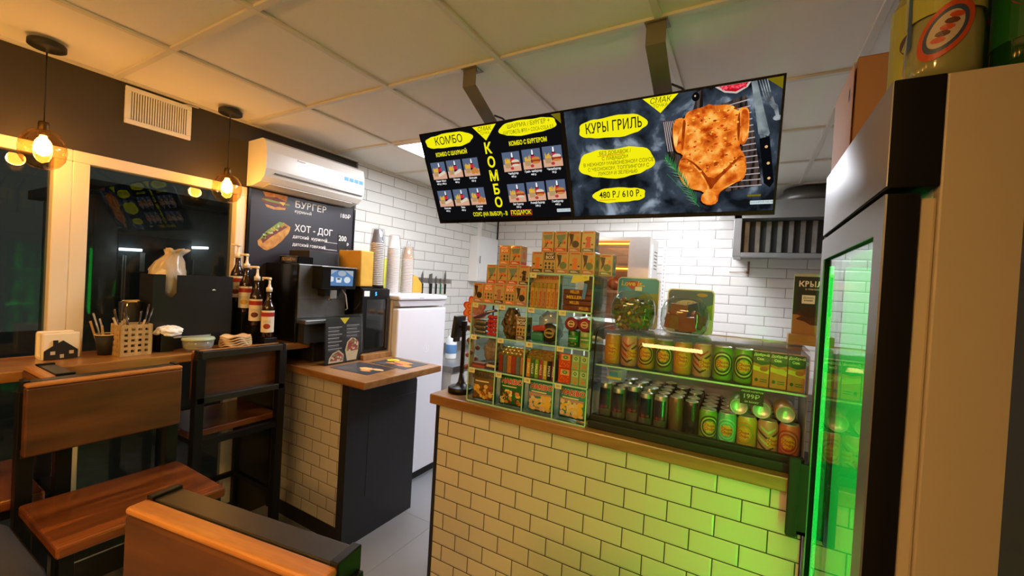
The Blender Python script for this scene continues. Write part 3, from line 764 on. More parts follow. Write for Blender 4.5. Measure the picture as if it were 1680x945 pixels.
b.flat(mm([(1460, 1985), (1480, 2012), (1560, 2020), (1632, 2002), (1648, 1992), (1618, 1978), (1640, 1965), (1610, 1962), (1540, 1966), (1490, 1972)]), 0.0004, 2, MB)
b.flat(mm([(1462, 1995), (1500, 2000), (1560, 1996), (1650, 1990), (1640, 1982), (1500, 1985)]), 0.0006, 1, MB)
b.flat(mm([(1575, 1996), (1620, 2000), (1605, 1975)]), 0.0007, 3, MB)
rr = random.Random(5)
for k in range(40):
    s = k / 39; x = 1.478 + 0.125 * s + rr.uniform(-0.01, 0.016); y = 1.752 + 0.1 * s + rr.uniform(-0.008, 0.012)
    b.flat(ell(x, y, 0.006, 0.005, 6, rr.random()), 0.0009, rr.choice([1, 1, 3, 4]), MB)
b.build('food_picture', [bun, mat('lettuce_print', '#7f9a3a', 0.5), mat('meat_print', '#7c3320', 0.5, noise=0.3, nscale=60), mat('cheese_print', '#e3c24a', 0.5), mat('onion_print', '#d8d9b0', 0.5)], t)
b = Each('lettering', white_print, t, SIDE(0.0148, 0, 0))
b.text('БУРГЕР', 0.062, 1.682, 2.0, 0, 0, bold=0.006, align='LEFT', xs=1.12); b.text('куриный', 0.03, 1.684, 1.955, 0, 0, align='LEFT')
b.text('180₽', 0.045, 2.035, 1.985, 0, 0, align='LEFT')
b.text('ХОТ - ДОГ', 0.062, 1.69, 1.842, 0, 0, bold=0.012, align='LEFT', xs=0.93)
for i, (s, z) in enumerate((('датский  куриный', 1.785), ('датский говяжий', 1.733), ('французский куриный', 1.68), ('французский говяжий', 1.628))):
    b.text(s, 0.031, 1.68, z, 0, 0, align='LEFT', bold=0.012, xs=0.98 if i < 2 else 0.8); b.rect(1.92, 2.028, z - 0.012, z - 0.009, 0, 0)
    b.text('р', 0.03, 2.12, z - 0.004 + 0.0, 0, 0, bold=0.02)
b = B(); b.box(0.0146, 0.0165, 2.03, 2.11, 1.6, 1.845); b.build('price_strip', black_print, t)
b = B(); b.M = SIDE(0.0168, 0, 0); b.text('200', 0.055, 2.07, 1.815, 0, 0, bold=0.014, xs=0.85); b.build('price', white_print, t)
b = B(); b.tube([(0.006, 2.178, 2.06), (0.006, 2.182, 1.9), (0.006, 2.18, 1.75), (0.006, 2.186, 1.6)], 0.003, 6); b.build('cable', white_plastic, t)
# ---------------------------------------------------------------- coffee corner and white fridge
b = B(); b.box(-2.665, -2.32, 1.63, 1.86, 0.9945, 1.125, bev=0.004); tag(b.build('plinth', black_paint), 'black plinth under the rear half of the coffee machine', 'plinth')
t = thing('coffee_machine', 'tall black and steel coffee machine with a lit screen', 'coffee machine', (-2.49, 1.675, 1.1255))
b = B(); b.box(-0.17, 0.17, -0.17, 0.175, 0.0, 0.475, bev=0.006); b.build('body', black_gloss, t)
b = B(); b.box(0.1705, 0.178, -0.165, 0.17, 0.15, 0.47, bev=0.002); b.build('front_panel', mat('brushed_panel', '#6f6f6e', 0.4, 0.7, noise=0.1, nscale=30), t)
b = B(); b.box(0.17, 0.181, -0.16, 0.165, 0.262, 0.264); b.build('panel_seam', dark_grey, t)
b = B(); b.box(0.17, 0.27, -0.08, 0.17, 0.33, 0.462, bev=0.004); b.build('screen_housing', black_gloss, t)
b = B(); b.box(0.17, 0.274, -0.085, 0.175, 0.462, 0.47, bev=0.002); b.build('screen_hood', mat('hood_silver', '#9a9a98', 0.3, 0.9), t)
FR = SIDE(0.2708, 0, 0)
b = B(); b.M = FR
b.rect(-0.02, 0.145, 0.352, 0.45, 0, 0); b.flat(ell(0.06, 0.43, 0.03, 0.018), 0.0002, 1); b.flat([(0.02, 0.372), (0.055, 0.372), (0.06, 0.402), (0.015, 0.402)], 0.0002, 2); b.flat(ell(0.1, 0.39, 0.024, 0.02), 0.0002, 2); b.flat(ell(0.037, 0.395, 0.013, 0.005), 0.0003, 3); b.flat([(-0.02, 0.42), (0.03, 0.45), (-0.02, 0.45)], 0.0002, 1); b.flat([(0.08, 0.45), (0.145, 0.41), (0.145, 0.45)], 0.0002, 1); b.flat([(-0.02, 0.375), (0.0, 0.38), (0.0, 0.405), (-0.02, 0.41)], 0.0003, 2)
b.build('screen', [emi('cup_screen_blue', '#5d86b8', 0.9), emi('cup_screen_pale', '#a8b4c0', 0.9), emi('cup_screen_white', '#dfe6ee', 0.9), emi('cup_screen_dark', '#40586f', 0.6)], t)
b = B(); b.box(0.18, 0.25, -0.04, 0.06, 0.285, 0.33, bev=0.003); b.build('spout_block', black_gloss, t)
b = B(); b.box(0.195, 0.252, -0.005, 0.045, 0.27, 0.325, bev=0.004); b.cyl((0.225, 0.01, 0.255), (0.225, 0.01, 0.27), 0.006); b.cyl((0.225, 0.03, 0.255), (0.225, 0.03, 0.27), 0.006); b.build('spout', steel, t)
b = B(); b.box(0.17, 0.258, -0.165, 0.12, 0.118, 0.142, bev=0.004); b.build('drip_tray', steel_dull, t)
b = B(); b.box(0.171, 0.23, -0.15, 0.11, 0.0, 0.117); b.build('tray_base', black_paint, t)
b = B(); b.tube([(0.2, 0.12, 0.33), (0.215, 0.14, 0.29), (0.215, 0.15, 0.24), (0.2, 0.17, 0.2), (0.18, 0.172, 0.19)], 0.004, 8); b.build('milk_tube', white_plastic, t)
t = thing('black_box', 'plain black box lying on top of the coffee machine', 'box', (-2.5, 1.72, 1.601))
b = B(); b.box(-0.1, 0.11, -0.1, 0.11, 0, 0.085, bev=0.003); b.build('body', mat('box_black', '#1d1e22', 0.5), t)
b = B(); b.box(-0.1, 0.112, -0.102, 0.112, 0.0855, 0.0885); b.build('lid_edge', mat('lid_line', '#5a5142', 0.4), t)
t = thing('cutlery_tray', 'small black lettered tray on the left end of the coffee machine', 'tray', (-2.425, 1.56, 1.601))
b = B(); b.box(-0.09, 0.09, -0.05, 0.05, 0, 0.005); b.box(0.086, 0.09, -0.05, 0.05, 0.005, 0.042); b.box(-0.09, 0.09, -0.05, -0.046, 0.005, 0.042); b.box(-0.09, 0.09, 0.046, 0.05, 0.005, 0.042); b.build('tray', black_gloss, t)
b = B(); b.M = FRONT(0, -0.0505, 0.022); b.text('ПЕЛЬМЕНИ', 0.026, 0, 0, 0, 0, bold=0.01, xs=0.95); b.build('lettering', mat('label_gold', '#b59a72', 0.5), t)
b = B(); b.box(-0.0895, 0.0895, -0.052, -0.046, 0.0425, 0.0435); b.build('rim', mat('rim_line', '#b8a27c', 0.4), t)
# mini milk cooler
b = B(); b.box(-2.66, -2.15, 1.875, 2.12, 0.9945, 1.03, bev=0.003); tag(b.build('wooden_board', oakx), 'small wooden board under the black mini cooler', 'board')
t = thing('mini_cooler', 'black glass-door mini cooler with blue digit display', 'cooler', (-2.43, 1.995, 1.0305))
b = B(); b.box(-0.22, 0.222, -0.115, 0.125, 0.0, 0.437, bev=0.006); b.build('body', black_gloss, t)
b = B(); b.box(0.2225, 0.236, -0.113, 0.123, 0.005, 0.432, bev=0.002); b.build('door', black_metal, t)
d = kids(t)[-1]
b = B(); b.box(0.2362, 0.238, -0.075, 0.09, 0.03, 0.36); b.build('glass', mat('cooler_glass', '#141516', 0.06, spec=0.9), t)
b = B(); b.M = SIDE(0.2365, 0, 0); b.text('5', 0.034, 0.0, 0.398, 0, 0, bold=0.03); b.build('digit_display', emi('digit_blue', '#3aa2ff', 3.0), t)
b = B(); b.M = SIDE(0.2363, 0, 0); b.rect(-0.1, -0.055, 0.382, 0.418, 0, 0); b.build('sticker', white_print, t)
b = B(); b.box(-0.2, 0.2, -0.1, 0.1, 0.4375, 0.4455, bev=0.002); b.build('top_tray', black_paint, t)
b = B(); b.box(0.2385, 0.2425, 0.095, 0.12, 0.02, 0.37, bev=0.001); b.build('door_handle', mat('handle_brown', '#4a4038', 0.3, 0.6), t)
# paper bags and cups on the cooler / fridge
kraft = mat('kraft_yellow', '#d6a63c', 0.65, noise=0.12, nscale=12)
b = B(); b.box(-2.44, -2.22, 1.88, 1.985, 1.4768, 1.715, bev=0.006)
for v in b.bm.verts:
    if v.co.z > 1.6: v.co.y += 0.006 * math.sin(v.co.x * 60); v.co.x += 0.004 * math.sin(v.co.y * 90)
tag(b.build('paper_bag_pack', kraft), 'pack of yellow kraft paper bags on the black mini cooler', 'paper bags')
def cup_stack(x, y, z, n, r0, r1, h, step, kind, m, mrim, film_top):
    prof = [(0, h), (r0 - 0.001, h), (r0, h - 0.003), (r1, 0.008), (r1 + 0.003, 0.007), (r1 + 0.004, 0.004), (r1 + 0.003, 0.001), (r1 - 0.001, 0.0), (r1 - 0.003, 0.004), (r0 - 0.004, h - 0.006), (0, h - 0.006)]
    bb = B(); bb.lathe(prof, 20, caps=False, mf=lambda i: 1 if 3 <= i <= 7 else 0)
    first = bb.build('paper_cup', [m, mrim], None, loc=(x, y, z))
    tag(first, kind[0], 'cup', kind[1])
    for k in range(1, n):
        c = first.copy(); COL.objects.link(c); c.location = (x, y, z + k * step)
        if k == n - 1: c['label'] = kind[2]
    H = z + n * step + h - step
    bb = B(); rr = r1 + 0.0085
    pr = [(rr, z + 0.003), (rr, z + 0.75 * (H - z)), (r0 + 0.012, H + 0.004), (0.02, H + 0.008), (0.012, H + film_top)]
    bb.lathe(pr, 24, M=Matrix.Translation((x, y, 0)), caps=False)
    for v in bb.bm.verts:
        a = math.atan2(v.co.y - y, v.co.x - x)
        k = 1 + 0.03 * math.sin(7 * a + v.co.z * 40)
        v.co.x = x + (v.co.x - x) * k; v.co.y = y + (v.co.y - y) * k
    tag(bb.build('film_sleeve', sleeve, smooth=True), kind[3], 'sleeve')
cup_rimw = mat('cup_rim_white', '#e6dcd6', 0.4)
b = B(); b.lathe([(0, 0), (0.055, 0), (0.055, 0.011), (0.05, 0.013), (0, 0.013)], 28, M=Matrix.Translation((-2.26, 2.045, 1.4765))); tag(b.build('cup_lid', black_gloss), 'black lid under the dark cup stack', 'lid')
cup_stack(-2.26, 2.045, 1.49, 24, 0.029, 0.043, 0.105, 0.0122, ('dark paper cup nested in the stack on the mini cooler', 'dark cups in a sleeve', 'topmost dark paper cup, fully visible above its stack', 'clear film sleeve around the dark cup stack'), mat('cup_dark', '#4a4750', 0.5), cup_rimw, 0.012)
cup_stack(-2.36, 2.3, 1.427, 29, 0.029, 0.044, 0.1, 0.012, ('white paper cup nested in the middle stack on the fridge', 'white cups in a sleeve', 'topmost white paper cup above its stack', 'clear film sleeve around the white cup stack'), mat('cup_white', '#efe6dc', 0.45), cup_rimw, 0.006)
cup_stack(-2.38, 2.47, 1.427, 23, 0.029, 0.044, 0.108, 0.0118, ('brown kraft cup nested in the right-hand stack on the fridge', 'kraft cups in a sleeve', 'topmost brown kraft cup above its stack', 'clear film sleeve tied off above the kraft cup stack'), mat('cup_kraft', '#a8835f', 0.6), cup_rimw, 0.055)
b = B(); b.box(-2.6, -2.585, 2.22, 2.52, 1.4275, 1.7, bev=0.004); tag(b.build('yellow_pack', mat('yellow_pack', '#d8d84a', 0.4)), 'thin yellow pack standing behind the cup stacks', 'pack')
b = B(); b.prism([(0, 0), (0.125, 0), (0.12, 0.08), (0.085, 0.105), (0.07, 0.13), (0.02, 0.15), (0.005, 0.12)], 0.02, 0, SIDE(-2.46, 2.6, 1.428)); tag(b.build('paper_bag', kraft), 'crumpled yellow paper bag at the rear of the fridge top', 'paper bag')
t = thing('fridge', 'white single-door household fridge facing the aisle', 'fridge', (-2.4, 2.4, 0))
b = B(); b.box(-0.27, 0.215, -0.265, 0.265, 0.06, 1.385, bev=0.008); b.build('body', mat('fridge_side', '#ddd3c8', 0.35), t)
b = B(); b.box(-0.27, 0.29, -0.268, 0.268, 1.388, 1.426, bev=0.014, seg=3); b.build('top', white_enamel, t)
b = B(); b.box(0.222, 0.283, -0.266, 0.266, 0.075, 1.33, bev=0.012, seg=3)
do = b.build('door', white_enamel, t)
b = B(); b.prism([(-0.266, 1.384), (0.266, 1.384), (0.24, 1.345), (-0.24, 1.345)], 0.055, 0, frame((0.222, 0, 0), (0, 1, 0), (0, 0, 1))); b.build('door_handle', mat('fridge_grip', '#d2d2dc', 0.35), do)
b = B(); b.box(0.2, 0.24, -0.26, 0.26, 0.0, 0.07); b.build('kick_plate', black_paint, t)
b = B(); b.M = SIDE(0.2845, 0, 0)
for k in range(18):
    a0 = 2 * PI * k / 18; a1 = 2 * PI * (k + 1) / 18
    if k in (2, 3, 10): continue
    b.flat([(0.05 + 0.03 * math.cos(a0), 1.02 + 0.03 * math.sin(a0)), (0.05 + 0.03 * math.cos(a1), 1.02 + 0.03 * math.sin(a1)), (0.05 + 0.027 * math.cos(a1), 1.02 + 0.027 * math.sin(a1)), (0.05 + 0.027 * math.cos(a0), 1.02 + 0.027 * math.sin(a0))], 0, 0)
b.text('5', 0.04, 0.05, 1.02, 0, 0); b.build('door_mark', white_print, do)
b = B(); b.M = SIDE(0.2905, 0, 0); b.text('Avex', 0.022, -0.04, 1.407, 0, 0, shear=0.2); b.build('lettering', mat('fridge_logo', '#8a97b8', 0.4), t)
# menu holder and flyers on the cabinet
t = thing('menu_holder', 'clear acrylic holder with a black wrap menu', 'menu holder', (-2.175, 1.75, 0.9945))
TL = Matrix.Rotation(math.radians(-3), 4, 'Y')
b = B(); b.box(0, 0.003, -0.143, 0.14, 0.0, 0.305, M=TL); b.box(-0.006, -0.003, -0.143, 0.14, 0.0, 0.305, M=TL); b.box(-0.08, 0.0, -0.143, 0.08, -0.0, 0.003); b.build('acrylic_stand', glass('acrylic', '#f4f6f5', 0.9, 0.02), t)
b = B(); b.box(-0.0022, -0.0006, -0.135, 0.132, 0.008, 0.285, M=TL); b.build('menu_card', mat('card_black', '#232326', 0.5), t)
b = B(); b.M = TL @ SIDE(0.0001 - 0.0004, 0, 0)
b.flat([(-0.035, 0.284), (0.035, 0.284), (0.0, 0.245)], 0.0002, 0)
for k in range(7):
    z = 0.225 - k * 0.022
    b.rect(-0.118, -0.02 - 0.02 * (k % 2), z, z + 0.005, 0.0002, 1)
    b.rect(-0.118, -0.04, z - 0.008, z - 0.005, 0.0002, 2)
    if k < 4: b.rect(0.015, 0.115 - 0.02 * (k % 2), z + 0.008, z + 0.012, 0.0002, 1); b.rect(0.015, 0.1, z, z + 0.003, 0.0002, 2)
b.flat(mm([(20, 12), (90, 12), (105, 70), (108, 120), (80, 150), (50, 155), (20, 130), (5, 80)]), 0.0003, 3); b.flat(mm([(15, 75), (30, 130), (65, 150), (95, 128), (105, 75), (60, 70)]), 0.0004, 4)
b.flat(mm([(-115, 10), (-10, 10), (-5, 55), (-40, 85), (-85, 70), (-110, 40)]), 0.0003, 3); b.flat(mm([(-105, 22), (-15, 18), (-12, 50), (-45, 76), (-85, 60)]), 0.0004, 4)
rr = random.Random(2)
for k in range(26): b.flat(ell(rr.uniform(0.02, 0.1), rr.uniform(0.075, 0.135), 0.007, 0.006, 6), 0.0005, 5 + k % 3)
for k in range(22): b.flat(ell(rr.uniform(-0.095, -0.02), rr.uniform(0.022, 0.06), 0.007, 0.006, 6), 0.0005, 5 + k % 3)
b.build('menu_print', [yellow_print, mat('print_pale', '#b9bac0', 0.5), mat('print_mid', '#7a7b82', 0.5), mat('tortilla_print', '#d9c09a', 0.5), mat('meat_print2', '#8a3f34', 0.5), mat('p_red', '#b5443c', 0.5), mat('p_green', '#7f9445', 0.5), mat('p_cream', '#d8cdb8', 0.5)], t)
def flyer(name, x, y, w, l, rz, label, pics):
    t = thing(name, label, 'flyer', (x, y, 0.9945), rz)
    b = B(); b.box(-w / 2, w / 2, -l / 2, l / 2, 0, 0.001); b.build('sheet', mat('flyer_black', '#2c2d33', 0.35), t)
    b = B()
    for (cx, cy, rx, ry, m) in pics: b.flat(ell(cx, cy, rx, ry, 14, 0, 0.12, int(cx * 999)), 0.0013 + 0.0001 * m, m)
    for k in range(6): b.rect(-0.11, -0.04, -l / 2 + 0.02 + k * 0.012, -l / 2 + 0.024 + k * 0.012, 0.0013, 4)
    b.build('food_print', [mat('fry_print', '#d98f2e', 0.5, noise=0.3, nscale=50), mat('bun_print2', '#d5a768', 0.5), yellow_print, mat('p_red', '#b5443c'), mat('print_mid', '#7a7b82')], t)
flyer('paper_flyer', -1.98, 1.73, 0.3, 0.23, 0.05, 'black printed flyer on the cabinet top nearest the front corner', [(0.03, 0.0, 0.05, 0.028, 1), (0.1, 0.02, 0.045, 0.02, 1), (0.06, -0.04, 0.04, 0.018, 0)])
flyer('paper_flyer', -1.93, 1.98, 0.3, 0.22, 0.0, 'black printed flyer with fries towards the rear of the cabinet top', [(0.0, 0.03, 0.075, 0.035, 0), (0.07, -0.03, 0.06, 0.03, 0), (-0.05, -0.03, 0.04, 0.02, 0), (-0.11, 0.03, 0.03, 0.02, 2), (-0.1, 0.06, 0.04, 0.02, 2), (0.03, -0.03, 0.03, 0.02, 3)])
# left wall behind: knife strip, meter cabinet, sink
t = thing('knife_strip', 'steel magnetic knife strip on the white tiles', 'knife rack', (XL, 3.22, 1.535))
b = B(); b.box(0, 0.006, -0.3, 0.2, -0.022, -0.01); b.box(0, 0.006, -0.3, 0.2, 0.01, 0.022); b.box(0.0, 0.004, -0.3, 0.2, -0.01, 0.01); b.build('bar', steel, t)
def knife(y, top, bw, hm, label, cleaver=False):
    t = thing('kitchen_knife', label, 'knife', (XL + 0.0065, y, 1.535), 0, 'knives on the magnetic strip')
    b = B(); P = frame((0, 0, 0), (0, 1, 0), (0, 0, 1))
    if cleaver: b.prism([(-bw, -0.03), (bw, -0.03), (bw * 0.9, top), (-bw, top - 0.012)], 0.003, 0, P)
    else: b.prism([(-bw, -0.03), (bw, -0.03), (bw, top * 0.5), (bw * 0.3, top), (-bw, top * 0.6)], 0.003, 0, P)
    b.build('blade', steel_dull, t)
    b = B(); b.box(0, 0.014, -bw * 0.7, bw * 0.7, -0.13, -0.03, bev=0.004); b.build('handle', hm, t)
knife(2.98, 0.085, 0.012, black_gloss, 'narrow knife behind the yellow paper bag')
knife(3.1, 0.07, 0.024, black_gloss, 'broad cleaver on the knife strip', True)
knife(3.18, 0.05, 0.012, black_gloss, 'short black-handled knife on the strip')
knife(3.25, 0.03, 0.01, mat('handle_green', '#1f6b3c', 0.4), 'green-handled knife on the strip')
knife(3.32, 0.11, 0.014, black_gloss, 'longest pointed knife at the right of the strip')
t = thing('meter_cabinet', 'plain white wall cabinet in the tiled corner', 'cabinet', (XL, 3.92, 1.8))
b = B(); b.box(0, 0.12, -0.2, 0.2, -0.25, 0.25, bev=0.006); b.build('body', mat('meter_white', '#dfe0de', 0.4), t)
b = B(); b.box(0.1205, 0.127, -0.185, 0.19, -0.235, 0.235, bev=0.004); b.build('door', mat('meter_white', '#dfe0de'), t)
b = B(); b.box(0.1275, 0.134, -0.175, -0.165, -0.05, 0.03); b.build('latch', steel_dull, t)
b = B(); b.box(XL, XL + 0.03, 3.86, 3.9, 2.052, ZC); tag(b.build('cable_duct', white_plastic), 'white cable duct rising from the wall cabinet', 'cable duct')
t = thing('sink_counter', 'steel sink counter behind the white fridge', 'counter', (0, 0, 0))
b = B(); b.box(-2.67, -2.08, 2.75, 4.27, 0.78, 0.83, bev=0.004); b.build('top', steel, t)
b = B(); b.box(-2.665, -2.1, 2.76, 4.26, 0.0, 0.779); b.build('body', mat('counter_white', '#c9c8c6', 0.4), t)
b = B(); b.box(-2.67, -2.1, 2.755, 2.77, 0.831, 1.0) if False else b.box(-2.675, -2.665, 2.75, 4.27, 0.831, 0.9); b.build('splashback', steel, t)
t = thing('soap_bottle', 'white pump bottle with blue label on the sink counter', 'bottle', (-2.34, 3.05, 0.8305))
b = B(); b.lathe([(0, 0), (0.05, 0), (0.052, 0.01), (0.05, 0.17), (0.03, 0.205), (0.015, 0.21), (0.015, 0.23), (0, 0.23)], 24); b.build('body', mat('bottle_white', '#e2e6e8', 0.2), t)
b = B(); b.lathe([(0.0525, 0.05), (0.053, 0.051), (0.053, 0.13), (0.0525, 0.131)], 24, caps=False); b.build('label', mat('label_blue', '#5b86b8', 0.4), t)
b = B(); b.cyl((0, 0, 0.23), (0, 0, 0.27), 0.006); b.box(-0.008, 0.045, -0.008, 0.008, 0.265, 0.278, bev=0.003); b.build('pump', white_plastic, t)
# ---------------------------------------------------------------- back wall: oven, rails, hood
t = thing('steel_worktable', 'steel worktable along the back wall', 'worktable', (0, 0, 0))
b = B(); b.box(-1.9, 1.0, 3.55, 4.28, 0.86, 0.9, bev=0.004); b.build('top', steel, t)
for x in (-1.85, -0.5, 0.95):
    for y in (3.6, 4.22):
        b = B(); b.box(x - 0.02, x + 0.02, y - 0.02, y + 0.02, 0, 0.8595); b.build('leg', steel_dull, t)
b = B(); b.box(-1.85, 0.95, 3.62, 4.2, 0.28, 0.3); b.build('undershelf', steel_dull, t)
t = thing('rotisserie_oven', 'steel glass-fronted rotisserie oven glowing inside', 'oven', (-1.0, 3.62, 0.9005))
oven_g = emi('heater_glow', '#ff9a3c', 7.0)
b = B()
b.box(-0.36, 0.265, 0.0, 0.38, 0, 0.09); b.box(-0.36, 0.265, 0.0, 0.38, 1.085, 1.115); b.box(-0.36, -0.3, 0, 0.38, 0.09, 1.085); b.box(0.09, 0.265, 0, 0.38, 0.09, 1.085)
b.build('casing', mat('oven_steel', '#c8c3bc', 0.28, 0.9, noise=0.08, nscale=20, stretch=(1, 1, 10)), t)
b = B(); b.box(-0.3, 0.09, 0.36, 0.375, 0.09, 1.085); b.build('rear_glass', glass('oven_glass', '#f2e2cf', 1.0, 0.05, haze=0.25, hazecol='#e0b080'), t)
b = B(); b.box(-0.3, 0.09, 0.004, 0.009, 0.09, 1.085); b.build('front_glass', glass('oven_front', '#f6eee4', 1.0), t)
for z in (0.38, 0.62, 0.86):
    b = B(); b.box(-0.295, 0.085, 0.05, 0.33, z, z + 0.02); b.build('shelf', steel, t)
b = B(); b.box(-0.29, 0.08, 0.1, 0.12, 0.835, 0.85); b.box(-0.29, 0.08, 0.1, 0.12, 1.06, 1.075); b.build('heater', oven_g, t)
for x in (-0.2, -0.06): 
    bb = B(); bb.ball((x, 0.18, 0.7), 0.07, 0, 16, (1, 0.8, 0.8)); bb.build('chicken', mat('roast_brown', '#7a3a16', 0.4, noise=0.4, nscale=40), t)
b = B(); b.box(0.275 - 0.0095, 0.2665, 0.06, 0.13, 0.55, 1.06); b.build('price_strip', white_print, t)
b = B(); b.M = SIDE(0.2668, 0, 0)
for k in range(9): b.rect(0.09, 0.1, 0.58 + 0.052 * k, 0.592 + 0.052 * k, 0, 0)
b.build('price_print', dark_grey, t)
b = B(); b.M = SIDE(0.2655, 0, 0)
for k in range(6): b.rect(0.2, 0.34, 0.85 + 0.03 * k, 0.86 + 0.03 * k, 0, 0)
b.build('louvres', dark_grey, t)
t = thing('shelf_upright', 'white perforated shelf upright on the tiled back wall', 'upright', (-0.72, YB, 0))
b = B(); b.box(-0.018, 0.018, -0.022, 0.0, 0.95, 1.99); b.build('rail', white_plastic, t)
b = Each('slot', mat('slot_grey', '#a5a39d', 0.6), t, FRONT(0, -0.0225, 0))
for k in range(26): b.rect(-0.005, 0.005, 1.0 + 0.038 * k, 1.018 + 0.038 * k, 0, 0)
t = thing('wire_rack', 'white wire rack with pastries seen through the candy shelf', 'rack', (-0.95, 3.3, 0.9005))
b = B()
for z in (0.22, 0.4):
    for k in range(7): b.cyl((-0.25, -0.15 + 0.05 * k, z), (0.25, -0.15 + 0.05 * k, z), 0.003, 6)
    for x in (-0.25, 0.25): b.cyl((x, -0.15, z), (x, 0.15, z), 0.004, 6)
for x in (-0.25, 0.25):
    for y in (-0.15, 0.15): b.cyl((x, y, -0.9), (x, y, 0.45), 0.006, 8)
b.build('frame', white_plastic, t)
for i in range(3):
    b = B(); b.ball((-0.9 - 0.15 + 0.15 * i, 3.26, 1.145), 0.055, 0, 14, (1.1, 0.8, 0.42)); tag(b.build('pastry', mat('pastry_gold', '#c98a48', 0.5, noise=0.3, nscale=50)), ['left', 'middle', 'right'][i] + ' golden pastry lying on the white wire rack', 'pastry', 'pastries on the wire rack')
t = thing('extractor_hood', 'grey steel extractor hood with slatted filters', 'extractor hood', (0, 0, 0))
hx0, hx1 = -0.115, 0.95
b = B(); b.box(hx0, hx1, 3.95, 4.285, 1.9, 2.2); b.box(hx0, hx0 + 0.055, 3.6, 3.95, 1.86, 2.19, bev=0.003); b.box(hx1 - 0.05, hx1, 3.6, 3.95, 1.86, 2.19); b.box(hx0 + 0.055, hx1 - 0.05, 3.6, 3.66, 1.856, 1.89, bev=0.003); b.box(hx0, hx1, 3.6, 3.95, 2.15, 2.2); b.build('shell', mat('hood_steel', '#8b8c8d', 0.4, 0.6, noise=0.1, nscale=10), t)
b = B()
for k in range(11):
    x = hx0 + 0.075 + 0.072 * k
    b.prism([(0, 0), (0.03, 0), (0.036, 0.012), (0.03, 0.02), (0.004, 0.02)], 0.235, 0, frame((x, 3.72, 1.905), (1, 0, 0), (0, 1, 0)))
b.build('filter', mat('filter_steel', '#9a9a98', 0.35, 0.7, noise=0.3, nscale=12), t)
b = B(); b.box(hx0 + 0.055, hx1 - 0.05, 3.76, 3.77, 1.89, 2.15); b.build('filter_backing', mat('filter_dark', '#2b2c2d', 0.5), t)
b = B(); b.box(0.02, 0.8, 3.7, 4.285, 2.2005, 2.3); b.build('canopy', mat('hood_steel', '#8b8c8d'), t)
b = B(); b.lathe([(0.2, 2.301), (0.2, 2.375), (0.17, 2.38), (0.17, 2.42)], 36, M=Matrix.Translation((0.38, 3.95, 0))); b.build('duct', mat('duct_grey', '#6d6c68', 0.4, 0.6), t)
b = B(); b.cyl((0.0, YB - 0.03, 1.76), (0.0, YB - 0.03, 1.87), 0.009); b.cyl((-0.03, YB - 0.03, 1.775), (0.0, YB - 0.03, 1.775), 0.012); b.cyl((-0.15, YB - 0.01, 1.773), (-0.03, YB - 0.03, 1.773), 0.003)
tag(b.build('gas_valve', mat('copper_pipe', '#9a7a66', 0.4, 0.6)), 'small copper gas valve under the hood corner', 'valve')
# ---------------------------------------------------------------- counter
ZT = 1.014
t = thing('sales_counter', 'long sales counter faced with cream brick tiles', 'counter', (0, 0, 0))
ct = tiles('counter_tiles', 0, 2, -1.113 + 0.152 * 0.5, 0.894 - 0.0745 * 12, 0.1517, 0.0745, '#cfc6b2', '#473f33', 0.0021, 0.16, 0.009)
b = B(); b.box(-1.245, 0.186, 1.56, 1.58, 0.1, 0.967); b.build('tiled_front', ct, t)
b = B(); b.box(-1.262, -1.245, 1.555, 2.1, 0, 0.967); b.box(-1.245, 0.186, 1.585, 2.1, 0.0, 0.967); b.box(0.1862, 0.1898, 1.558, 2.1, 0.0, 0.967); b.box(-1.245, 0.186, 1.553, 1.5595, 0.955, 0.967); b.build('carcass', black_paint, t)
b = B(); b.box(-1.275, 0.187, 1.517, 2.15, 0.9675, ZT, bev=0.005); b.build('countertop', oakx, t)
# ---------------------------------------------------------------- card reader, flower sign
t = thing('card_reader_stand', 'black card reader on a pole at the counter end', 'card reader', (-1.185, 1.64, ZT + 0.0005))
b = B(); b.lathe([(0, 0), (0.062, 0), (0.062, 0.022), (0.056, 0.027), (0.03, 0.03), (0.016, 0.05), (0.011, 0.09), (0, 0.09)], 32); b.build('base', black_metal, t)
b = B(); b.box(-0.009, 0.009, -0.006, 0.006, 0.085, 0.345, bev=0.002); b.build('pole', black_metal, t)
b = B(); b.box(-0.026, -0.008, -0.008, 0.008, 0.31, 0.322); b.box(-0.012, 0.012, -0.009, 0.009, 0.295, 0.345, bev=0.002); b.build('clamp', black_metal, t)
b = B(); b.box(-0.01, 0.01, -0.04, 0.04, -0.055, 0.055, bev=0.004, M=Matrix.Translation((-0.035, 0, 0.315)) @ Matrix.Rotation(0.12, 4, 'Y')); b.box(-0.006, 0.006, -0.02, 0.02, -0.075, -0.055, M=Matrix.Translation((-0.035, 0, 0.315)) @ Matrix.Rotation(0.12, 4, 'Y')); b.build('terminal', mat('terminal_grey', '#26282a', 0.45), t)
def flower(cx, cy, r, n, amp, k=96): return [(cx + (r + amp * abs(math.sin(n * a / 2)) - amp * 0.5) * math.cos(a), cy + (r + amp * abs(math.sin(n * a / 2)) - amp * 0.5) * math.sin(a)) for a in (2 * PI * i / k for i in range(k))]
t = thing('flower_sign', 'orange flower-shaped lollipop sign behind the glass candy shelf', 'sign', (-1.21, 1.757, ZT + 0.0005))
b = B(); b.prism(flower(0, 0.395, 0.064, 8, 0.02), 0.004, 0, FRONT(0, 0.0, 0)); b.build('board', mat('sign_red', '#cf4630', 0.5), t)
b = B(); b.M = FRONT(0, -0.0045, 0); b.flat(flower(0, 0.395, 0.055, 8, 0.018), 0, 0)
